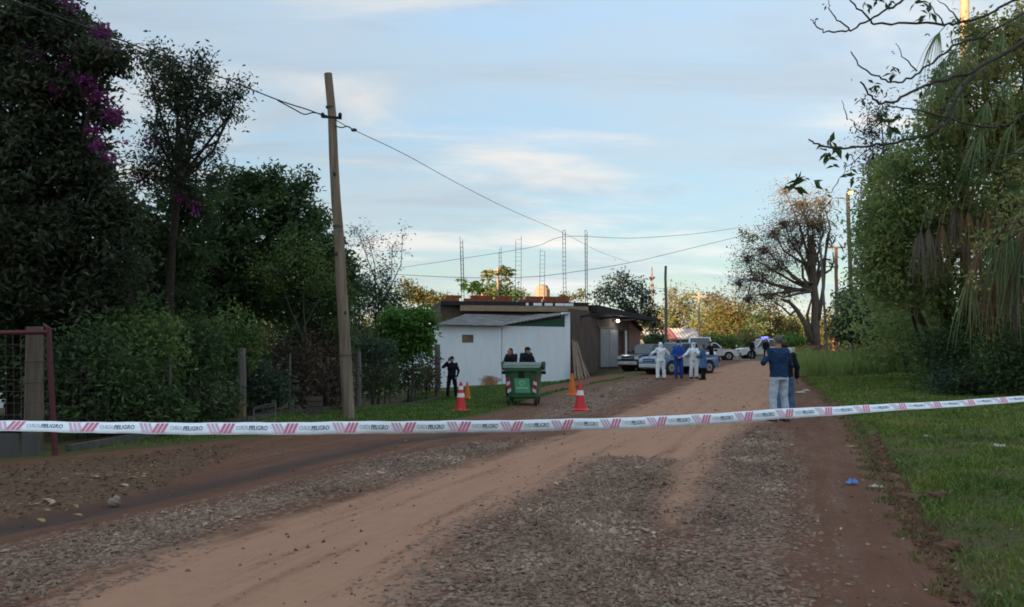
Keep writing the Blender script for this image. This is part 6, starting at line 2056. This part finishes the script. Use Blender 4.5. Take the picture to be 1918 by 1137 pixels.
# ---- far autumn woods, one by one
far = [
    (1270, 575, 26, 30, 120, L_aut, 'orange brown tree between the grey pole and the yellow pole'),
    (1258, 545, 9, 22, 125, L_aut, 'narrow conical orange tree beside the grey pole'),
    (1240, 590, 22, 26, 118, L_olive, 'olive tree behind the grey pole'),
    (1290, 560, 18, 22, 122, L_olive, 'rounded yellow green tree left of the yellow pole'),
    (1325, 590, 30, 32, 112, L_olive, 'olive brown tree right of the yellow pole'),
    (1365, 580, 34, 40, 104, L_aut, 'large orange autumn tree above the white car'),
    (1340, 560, 26, 26, 116, L_brown, 'bare brownish tree top behind the yellow pole'),
    (1400, 590, 34, 36, 108, L_olive, 'yellow green autumn tree left of the police beacon'),
    (1440, 590, 30, 34, 112, L_aut, 'orange tree above the police pickup'),
    (1480, 600, 30, 24, 116, L_olive, 'low yellow green tree left of the big bare trunk'),
    (1560, 605, 34, 30, 110, L_aut, 'orange foliage seen right of the big bare trunk'),
    (1600, 590, 40, 40, 112, L_olive, 'olive tree behind the street lamp pole'),
    (1215, 600, 18, 20, 122, L_aut, 'small orange tree at the right of the dark open tree'),
    (1413, 608, 14, 18, 98, L_dark, 'small dark round tree amid the autumn trees'),
    (1350, 615, 22, 18, 96, L_aut, 'low orange shrub behind the white car'),
]
for (px, py, rx, ry, d, mt, lab) in far:
    k = int(rx * ry / 9)
    cl = [pc(px, py, rx, ry, d, int(k * .5)), pc(px - rx * .6, py + ry * .5, rx * .55, ry * .6, d, int(k * .22)), pc(px + rx * .6, py + ry * .45, rx * .55, ry * .6, d, int(k * .22)), pc(px, py + ry, rx * .8, ry * .5, d, int(k * .2))]
    veg('far_tree', lab, on_ground(px, d), cl, mt, .48, trunk_r=.22, nl=11, sig=.5, group='autumn trees beyond the junction', bark=M_orpole)
for (px, rx, d, mt, lab) in [(1300, 40, 84, L_mid, 'green hedge bush behind the white van'), (1345, 30, 80, L_mid, 'green bush left of the white marker post'), (1400, 26, 82, L_olive, 'yellow green bush right of the white marker post'), (1475, 34, 84, L_bright, 'bright green bank shrub right of the police pickup'), (1225, 22, 72, L_dark, 'dark shrub beneath the pale roofed house')]:
    cl = [pc(px, 638, rx, 14, d, 70), pc(px + rx * .7, 642, rx * .7, 10, d, 40)]
    veg('far_shrub', lab, on_ground(px, d), cl, mt, .34, trunk_r=.05, nl=12, sig=.3, cat='shrub')
# yellow sunlit tree trunk with twin stems (orange) behind the pickup
# left glimpse of sunlit wood
d = 95
veg('far_tree', 'orange sunlit tree seen between the twiggy tree and the shed roof', on_ground(780, d), [pc(775, 552, 22, 12, d, 40), pc(800, 560, 26, 10, d, 40), pc(765, 535, 10, 10, d, 14), pc(825, 565, 30, 9, d, 30)], L_aut, .5, trunk_r=.2, nl=12, sig=.5)
veg('far_tree', 'small yellow tree showing between the rebar and the dark tree', on_ground(1090, d), [pc(1090, 553, 9, 6, d, 14), pc(1060, 558, 26, 5, d, 20), pc(975, 553, 12, 6, d, 12)], L_aut, .4, trunk_r=.12, nl=12, sig=.35)
# horizon wood
V_, F_, n_ = [], [], 0
for i in range(90):
    a = R(-62 + 124 * i / 89); dd = rng.uniform(150, 190)
    c = np.array((dd * math.sin(a), dd * math.cos(a), 1.6 + rng.uniform(2.0, 3.6)))
    _, pts = clump_pts(c, np.array((7, 4, 4.0 + rng.uniform(0, 1.6))), 60, 9, 1.0)
    V, Fa = leaf_arrays(pts, 1.2)
    V_.append(V); F_.append(Fa + n_); n_ += len(V)
tag(mesh_tris('horizon_wood', np.concatenate(V_), np.concatenate(F_), L_aut), 'low distant woodland along the horizon', 'wood', kind='stuff')
# unseen ridge added behind the camera, blocking the low sun from the near road
sd2 = np.array((math.sin(SUN_AZ), math.cos(SUN_AZ))); pd2 = np.array((-sd2[1], sd2[0]))
tt3 = np.linspace(-420, 420, 211)
crest = 56.5 - 2.6 * ss(-15, -10, tt3) * (1 - ss(14, 24, tt3)) - 11.5 * (1 - ss(-44, -34, tt3)) + 1.2 * np.sin(tt3 * .045) + 0.7 * np.sin(tt3 * .21 + 1) - 30 * ss(200, 420, np.abs(tt3))  # crest shaped to shade the near road and leave the far trees sunlit
rows = []
for dist, f in ((140, -.02), (190, .16), (240, .55), (280, .88), (300, 1.0), (330, .93), (400, .6), (520, -.02)):
    c2 = sd2 * dist + tt3[:, None] * pd2
    rows.append(np.stack([c2[:, 0], c2[:, 1], crest * f], 1))
Vh = np.concatenate(rows); nh = len(tt3)
ih = (np.arange(7)[:, None] * nh + np.arange(nh - 1)[None]).ravel()
tag(mesh_tris('shade_ridge', Vh, np.stack([ih, ih + 1, ih + nh + 1, ih + nh], 1), pm('shade_ridge_scrub', (0.045, 0.06, 0.025), .95, .35, .05), smooth=True), 'added unseen ridge that blocks the low sun', kind='structure')

# ---- big half bare tree
d = 56
b = on_ground(1527, d)
o_cl = [pc(*c) for c in [(1430, 470, 38, 30, d, 70), (1420, 520, 44, 36, d, 100), (1460, 500, 44, 40, d, 100), (1440, 555, 40, 26, d, 70), (1400, 560, 26, 26, d, 40), (1490, 460, 40, 40, d, 80), (1520, 420, 34, 40, d, 90), (1500, 385, 40, 34, d, 60), (1538, 425, 14, 36, d, 20), (1470, 420, 40, 28, d, 50), (1470, 360, 26, 18, d, 20), (1540, 380, 26, 30, d, 24), (1475, 545, 26, 20, d, 30), (1400, 485, 26, 26, d, 46), (1385, 530, 20, 26, d, 34), (1450, 440, 36, 24, d, 44)]]
veg('bare_tree', 'large half bare brownish tree with thick dark trunk right of the road end', b, o_cl, L_bare, .16, dens=1.7, trunk_r=.30, nl=11, sig=.55, bark=BK3, fork=P(1525, 545, d), leafless=.25,
    trunk_path=[b - (0, 0, .3), P(1527, 610, d), P(1528, 570, d), P(1525, 545, d), P(1522, 500, d), P(1520, 440, d)])
bt = bpy.context.scene.objects['bare_tree']
m = MB()
for pth, r0 in [([(1520, 640), (1508, 605), (1492, 580), (1478, 565), (1462, 560)], .3), ([(1492, 580), (1480, 590), (1465, 575), (1450, 565)], .14), ([(1524, 530), (1502, 528), (1486, 522), (1474, 505)], .16), ([(1533, 600), (1542, 540), (1546, 480), (1549, 445)], .2), ([(1540, 515), (1556, 505), (1562, 490), (1560, 472)], .13), ([(1520, 640), (1512, 590), (1520, 560)], .2)]:
    pts = np.array([P(x, y, d - .2) for x, y in pth]) - b
    m.tube(pts, np.linspace(r0 * .8, r0 * .3, len(pts)), 7)
m.build('limb', BK3, bt, smooth=True)
veg('yellow_leaved_branch', 'cluster of yellow leaves at the left edge of the big bare tree', P(1400, 560, d - 1), [pc(1392, 437, 10, 9, d - 1, 14), pc(1412, 442, 12, 8, d - 1, 14), pc(1456, 434, 10, 10, d - 1, 14), pc(1402, 455, 8, 8, d - 1, 7)], L_yell, .2, trunk_r=.04, nl=8, sig=.2, cat='branch')
# hanging moss on the bare tree crown
k = 260
c0 = P(1520, 425, d - .6)
C = c0 + np.clip(rng.normal(size=(k, 3)), -1.6, 1.3) * np.array((1.2, .8, 1.6))
V, Fa = leaf_arrays(C, .9, 2.2, .05)
mesh_tris('hanging_moss', V - b, Fa, leafmat('moss', [(0.05, 0.045, 0.035), (0.085, 0.078, 0.055), (0.11, 0.105, 0.06)], .9, .1), bt)

# ---- right side: vine covered trees
d = 26
cl = [pc(*c) for c in [(1700, 330, 70, 60, d, 90), (1660, 400, 60, 60, d, 80), (1720, 420, 70, 60, d, 90), (1760, 250, 60, 60, d, 80), (1790, 330, 70, 60, d, 80), (1652, 460, 42, 50, d, 56), (1690, 500, 70, 50, d, 80), (1660, 540, 45, 45, d, 50), (1800, 420, 70, 50, d + .6, 70), (1880, 400, 70, 60, d + .6, 70), (1750, 540, 70, 50, d + .6, 80)]]
veg('vine_tree', 'tall vine draped green tree at the right of the lawn', on_ground(1790, d + 1), cl, L_vine, .19, dens=1.05, upb=.3, droop=.5, trunk_r=.22, nl=24, sig=.26, fork=P(1765, 520, d + 1))
d = 24
cl = [pc(*c) for c in [(1790, 170, 50, 50, d, 56), (1850, 130, 60, 60, d, 70), (1910, 80, 60, 70, d, 70), (1870, 230, 80, 60, d, 90), (1830, 60, 40, 40, d, 30), (1930, 220, 70, 80, d, 80), (1930, 330, 70, 70, d, 70), (1760, 210, 34, 36, d, 30), (1960, 40, 60, 70, d, 50)]]
veg('vine_tree', 'high olive green vine tree at the top right behind the twigs', on_ground(1890, d + 1), cl, L_vine2, .18, dens=1.05, upb=.3, droop=.5, trunk_r=.25, nl=24, sig=.25, fork=P(1880, 330, d + 1))
d = 29
cl = [pc(*c) for c in [(1632, 245, 30, 34, d, 34), (1650, 215, 34, 30, d, 34), (1630, 300, 28, 30, d, 26), (1660, 280, 36, 36, d, 36), (1632, 410, 20, 40, d, 24), (1634, 340, 24, 40, d, 22)]]
veg('grey_twig_tree', 'greyish twiggy tree top beside the glowing street lamp', on_ground(1775, d + 1), cl, L_brown, .14, trunk_r=.14, nl=10, sig=.3, leafless=.1, bark=BK2, fork=P(1650, 420, d))
d = 28
cl = [pc(*c) for c in [(1628, 440, 20, 50, d, 34), (1632, 510, 26, 40, d, 50), (1636, 380, 22, 26, d, 20), (1650, 320, 26, 26, d, 22)]]
veg('olive_vine', 'yellowish green creeper edge left of the vine draped tree', on_ground(1760, d + .5), cl, L_vine2, .16, dens=1.6, upb=.3, droop=.5, trunk_r=.08, nl=24, sig=.22, cat='creeper')
d = 41
cl = [pc(*c) for c in [(1610, 590, 45, 36, d, 70), (1660, 600, 55, 42, d, 90), (1590, 615, 30, 24, d, 34), (1720, 610, 55, 44, d, 90), (1640, 622, 50, 18, d, 40), (1600, 560, 22, 30, d + 2, 30), (1690, 560, 60, 40, d + 1, 80)]]
cb = on_ground(1703, 40)
veg('arched_shrub', 'dark shrub with an arched trunk leaning over the tall grass', cb, cl, L_blue, .24, dens=1.5, upb=.4, trunk_r=.14, nl=24, sig=.34, cat='shrub', fork=P(1640, 622, 40.5),
    trunk_path=[cb - (0, 0, .2), P(1697, 672, 40), P(1688, 650, 40), P(1668, 632, 40.2), P(1640, 622, 40.5)])
d = 24
low = [(1765, 650, 60, 50, 25, L_dark, 'dark leafy undergrowth right of the arched shrub'), (1800, 715, 60, 28, 23.5, L_blue, 'low dark bluish bush at the lawn edge'), (1870, 700, 70, 50, 23, L_dark, 'dark undergrowth below the hanging dry fronds'), (1930, 640, 70, 80, 22.5, L_dark, 'dark undergrowth at the right frame edge'), (1760, 690, 40, 30, 27, L_mid, 'small green shrub beside the arched trunk foot'), (1840, 600, 70, 60, 26, L_dark, 'dark foliage behind the hanging dry fronds'), (1910, 520, 70, 80, 26, L_dark, 'dark foliage high behind the right palm')]
for (px, py, rx, ry, dd, mt, lab) in low:
    k = int(1.2 * rx * ry / 30)
    cl = [pc(px, py, rx, ry, dd, int(k * .7)), pc(px - rx * .6, py + ry * .3, rx * .5, ry * .6, dd - .3, int(k * .2)), pc(px + rx * .6, py + ry * .2, rx * .5, ry * .7, dd + .2, int(k * .2))]
    veg('undergrowth_shrub', lab, on_ground(px, dd + .3), cl, mt, .14, trunk_r=.05, nl=20, sig=.22, cat='shrub', group='undergrowth below the right trees')
V_, F_, n_ = [], [], 0
for (px, py, rx, ry, dd) in [(1700, 600, 120, 90, 34), (1850, 600, 140, 110, 31), (1980, 600, 120, 130, 28), (1760, 440, 110, 90, 32), (1900, 420, 120, 110, 30), (2000, 300, 120, 160, 28), (1880, 250, 90, 110, 31)]:
    c, r, _ = pc(px, py, rx, ry, dd, 1)
    _, pts = clump_pts(c, r, 260, 14, .35)
    V, Fa = leaf_arrays(pts, .24)
    V_.append(V); F_.append(Fa + n_); n_ += len(V)
tag(mesh_tris('thicket', np.concatenate(V_), np.concatenate(F_), L_vine), 'dark thicket behind the trees right of the lawn', 'thicket', kind='stuff')


# ---- fan palm with a skirt of dry fronds
def strips(base_pts, dirs, L_, w, droop, seg=4):
    """narrow hanging leaf strips, each a bent ribbon"""
    n = len(base_pts)
    d = dirs / np.linalg.norm(dirs, axis=1)[:, None]
    side = np.cross(d, rng.normal(size=(n, 3))); side /= np.linalg.norm(side, axis=1)[:, None]
    L_ = L_ * rng.uniform(.6, 1.2, n)
    rows = []
    for k in range(seg + 1):
        t = k / seg
        p = base_pts + d * (L_ * t)[:, None] + np.array((0, 0, -1.0)) * (droop * L_ * t * t)[:, None]
        ww = w * (1 - .85 * t) * (0.4 + 1.2 * min(t * 4, 1) * .5)
        rows += [p - side * ww, p + side * ww]
    V = np.stack(rows, 1).reshape(-1, 3)
    i = (np.arange(n) * 2 * (seg + 1))[:, None]
    F = np.concatenate([i + np.array([[2 * k, 2 * k + 1, 2 * k + 3, 2 * k + 2]]) for k in range(seg)], 1).reshape(-1, 4)
    return V, F


pd = 21.5
pb = on_ground(1985, pd + .6)
palm = empty('fan_palm', pb, label='fan palm with long brown skirt of hanging dry fronds at the right', cat='palm')
ptop = P(1975, 330, pd + .6) - pb
MB().tube([(0, 0, -.3), ptop * .5 + (.1, 0, 0), ptop], [.26, .22, .2], 12).build('trunk', M_orpole, palm, smooth=True)


def frond(start, out, plen, n, L_, w, droop, mat, name, spread=1.0, down=0.0):
    s0 = np.asarray(start, float); out = np.asarray(out, float)
    tip = s0 + out * plen
    mid = (s0 + tip) / 2 + (0, 0, .12 * plen)
    a = math.atan2(out[1], out[0])
    MBx = MB().tube([s0, mid, tip], [.022, .018, .014], 5)
    th = np.linspace(-1.5, 1.5, n) * spread
    h = np.stack([np.cos(th + a), np.sin(th + a), rng.normal(size=n) * .15 - down], 1) * .55 + out * .6
    V, F = strips(np.repeat(tip[None], n, 0), h, L_, w, droop)
    MBx.add(V, [tuple(f) for f in F])
    return MBx.build(name, mat, palm, flip=False)


for i in range(26):           # green crown and lower hanging leaves
    a = rng.uniform(0, 2 * math.pi); el_ = rng.uniform(-.3, .9)
    o_ = np.array((math.cos(a) * math.cos(el_), math.sin(a) * math.cos(el_), math.sin(el_)))
    frond(ptop + (0, 0, rng.uniform(-.4, .3)), o_, rng.uniform(.9, 1.6), 22, 1.0, .020, .7, L_frond, 'frond')
for i in range(20):           # upper skirt
    a = rng.uniform(0, 2 * math.pi)
    o_ = np.array((math.cos(a), math.sin(a), -.55)); o_ /= np.linalg.norm(o_)
    frond(ptop + (0, 0, rng.uniform(-1.6, -.2)), o_, rng.uniform(.7, 1.3), 18, .75, .018, 1.2, L_dry if i % 3 else leafmat('grey_frond', [(0.080, 0.067, 0.058), (0.136, 0.112, 0.088), (0.192, 0.160, 0.120)], .9, .1), 'dry_frond', down=.8)
# nearer drooping bundles of dry fronds on the right edge
for (px, py, dd, reach) in [(1835, 470, 19.5, -1), (1862, 450, 19.3, -1), (1890, 430, 19.0, -1), (1905, 445, 19.0, 1), (1872, 470, 19.6, -1), (1915, 470, 18.8, -1), (1850, 500, 19.5, -1), (1880, 490, 19.2, 1), (1820, 520, 19.6, -1), (1925, 430, 18.9, -1), (1900, 500, 18.9, -1), (1940, 480, 18.9, -1)]:
    s0 = P(px + 45, py - 45, dd + .8) - pb; tip_ = P(px, py, dd) - pb
    v = tip_ - s0; Ln = np.linalg.norm(v)
    frond(s0, v / Ln, Ln, 24, .80, .026, 1.5, L_dry if rng.uniform() < .75 else L_frond, 'dry_frond', down=.9)
for (px, py) in [(1725, 430), (1740, 425), (1755, 440), (1765, 420), (1800, 400), (1815, 395), (1830, 405), (1850, 390), (1870, 380), (1790, 385)]:
    s0 = P(px + 12, py - 40, 24.5) - pb; tip_ = P(px, py, 24.2) - pb
    v = tip_ - s0; Ln = np.linalg.norm(v)
    frond(s0, v / Ln, Ln, 24, .85, .024, 1.3, L_dry if rng.uniform() < .4 else MATS['grey_frond'], 'dry_frond', down=1.2)
for (px, py) in [(1760, 60), (1790, 90), (1770, 110), (1830, 70), (1880, 60), (1760, 130), (1850, 190), (1800, 160), (1890, 150), (1900, 230), (1840, 250)]:
    s0 = P(px + 30, py - 20, 22.5) - pb; tip_ = P(px, py, 22.2) - pb
    v = tip_ - s0; Ln = np.linalg.norm(v)
    frond(s0, v / Ln, Ln, 24, .95, .018, 1.4, L_frond, 'frond', down=.5)
pt2 = on_ground(1806, 27)
tall_trunk = empty('tall_palm_trunk', pt2, label='bare tan palm trunk reaching above the top right foliage', cat='palm')
MB().tube([(0, 0, -.2), P(1806, 300, 27) - pt2, P(1807, -60, 27) - pt2], [.2, .17, .15], 10).build('trunk', M_tanpole, tall_trunk, smooth=True)
hd = P(1807, -60, 27) - pt2
LV, LF, n0 = [], [], 0
for i in range(20):
    a = rng.uniform(0, 6.28)
    dirs = np.stack([np.cos(a + np.linspace(-.3, .3, 14)), np.sin(a + np.linspace(-.3, .3, 14)), rng.uniform(.1, .9, 14)], 1)
    V, F = strips(np.repeat(hd[None], 14, 0), dirs, 1.6, .03, .6)
    LV.append(V); LF.append(F + n0); n0 += len(V)
mesh_tris('crown', np.concatenate(LV), np.concatenate(LF), L_frond, tall_trunk)

d = 18.4
veg('creeper', 'yellow green creeper leaves hanging in front of the dry fronds', P(1900, 640, d), [pc(1835, 445, 26, 16, d, 9), pc(1880, 420, 30, 18, d, 10), pc(1905, 385, 26, 24, d, 12), pc(1820, 520, 12, 14, d, 5), pc(1900, 330, 30, 20, d, 9)], L_vine2, .13, trunk_r=.03, nl=9, sig=.16, cat='creeper', fork=P(1930, 420, d))

# ---- near branches reaching in from the right
nd = 6.2
kz = lambda x, y: (1500 + x / 2.526, y / 2.526)
br_root = np.array((6.3, 7.0, float(gz(6.3, 7.0))))
nt_ = empty('overhanging_tree', br_root, label='near tree whose thin bare twigs reach in at the top right', cat='tree')
paths = [
    ([(1700, 60), (1056, 190), (930, 270), (820, 340), (690, 375), (610, 395), (520, 440), (430, 485), (370, 490), (320, 440), (280, 390)], .020),
    ([(1700, -200), (1000, 0), (880, 75), (760, 105), (680, 118), (500, 108), (345, 112), (320, 90), (270, 40), (235, 0), (225, -40)], .014),
    ([(490, 0), (410, 45), (320, 95), (240, 145), (180, 150), (110, 150), (75, 125), (50, 97)], .011),
    ([(240, 140), (170, 95), (140, 40), (125, 0)], .007),
    ([(820, 345), (760, 430), (720, 500), (690, 580), (600, 640), (450, 675), (330, 690), (200, 700), (110, 695), (70, 680), (40, 660)], .017),
    ([(1700, 300), (1056, 540), (980, 590), (920, 605), (830, 595), (700, 560), (500, 510), (400, 500)], .014),
    ([(1056, 60), (850, 180), (720, 215), (640, 280), (560, 340), (480, 390), (400, 380), (330, 350), (270, 310), (238, 245)], .013),
    ([(545, 340), (500, 280), (450, 205)], .007),
    ([(1056, 720), (930, 735), (830, 760), (740, 830)], .008),
    ([(230, 570), (205, 520), (195, 470)], .005), ([(300, 640), (260, 600), (230, 560)], .006),
    ([(680, 118), (640, 60), (600, 10)], .007), ([(760, 105), (700, 50), (640, -10)], .008),
    ([(180, 850), (140, 900), (60, 950)], .004), ([(330, 700), (230, 780), (180, 850)], .005),
    ([(620, 640), (660, 560), (700, 470)], .006), ([(860, 330), (900, 400), (940, 470), (1000, 520)], .006),
]
M_twig = pm('twig_bark', (0.055, 0.045, 0.040), .9, .3, 30, .4, 60)
for pth, r0 in paths:
    pts = np.array([P(*kz(x, y), nd + .0006 * (x - 500)) for x, y in pth]) - br_root
    tt2 = np.linspace(0, len(pts) - 1, (len(pts) - 1) * 4 + 1)
    pi = np.stack([np.interp(tt2, np.arange(len(pts)), pts[:, k]) for k in range(3)], 1)
    pi += rng.normal(size=pi.shape) * .006
    MB().tube(pi, np.linspace(r0, r0 * .35, len(pi)), 6).build('branch', M_twig, nt_, smooth=True)
MB().tube([(0, 0, -.2), (.05, 0, 1.2), (-.05, .05, 2.6), (-.1, 0, 4.0), (-.3, 0, 5.2)], [.17, .15, .13, .10, .06], 10).build('trunk', BK2, nt_, smooth=True)
for y0 in (60, -200, 300):
    e_ = P(*kz(1700, y0), nd + .72) - br_root
    MB().tube([(-.05, .05, max(1.5, e_[2] - 1.0)), e_ * .5 + np.array((-.02, 0, e_[2] * .5 - .3)), e_], [.05, .035, .02], 7).build('limb', BK2, nt_, smooth=True)
Mleaf_n = leafmat('near_leaf', [(0.029, 0.058, 0.018), (0.052, 0.098, 0.029), (0.091, 0.137, 0.039)], .5, .3)
spots = [(125, 670, 3, .075), (150, 680, 4, .08), (165, 690, 4, .08), (140, 720, 4, .08), (130, 735, 3, .08), (165, 745, 3, .08), (180, 760, 2, .07), (225, 720, 3, .07), (225, 765, 2, .07), (240, 790, 2, .07), (160, 785, 2, .06), (435, 320, 4, .07), (450, 345, 3, .06), (485, 338, 1, .05), (440, 360, 3, .06), (350, 400, 5, .06), (365, 420, 6, .06), (345, 430, 4, .05), (280, 470, 4, .05), (300, 465, 3, .05), (375, 540, 6, .08), (410, 600, 6, .09), (430, 540, 4, .07), (385, 580, 4, .08), (460, 415, 2, .05), (535, 10, 3, .08), (565, 15, 2, .07), (605, 65, 5, .08), (590, 90, 3, .07), (600, 150, 2, .04), (75, 100, 2, .035), (112, 15, 2, .035), (430, 240, 1, .03), (438, 262, 1, .03), (232, 370, 1, .035), (360, 0, 8, .05), (310, 15, 6, .05), (420, 10, 6, .05), (60, 850, 4, .07), (-20, 870, 5, .09), (-45, 880, 5, .1), (-30, 850, 4, .09), (120, 915, 3, .06), (560, 700, 3, .06), (900, 860, 5, .10), (950, 880, 6, .11), (1000, 850, 5, .11), (880, 880, 3, .09), (1030, 110, 6, .08), (990, 95, 4, .07), (870, 190, 6, .06), (560, 420, 5, .06), (245, 830, 3, .06), (210, 830, 2, .05), (640, 560, 4, .07)]
C, S_ = [], []
for x, y, n, s in spots:
    for _ in range(n):
        C.append(P(*kz(x + rng.normal() * 9, y + rng.normal() * 7), nd + rng.normal() * .05)); S_.append(s * 1.25)
V, Fa = leaf_arrays(np.array(C) - br_root, np.array(S_), .9, .38)
mesh_tris('leaves', V, Fa, Mleaf_n, nt_)
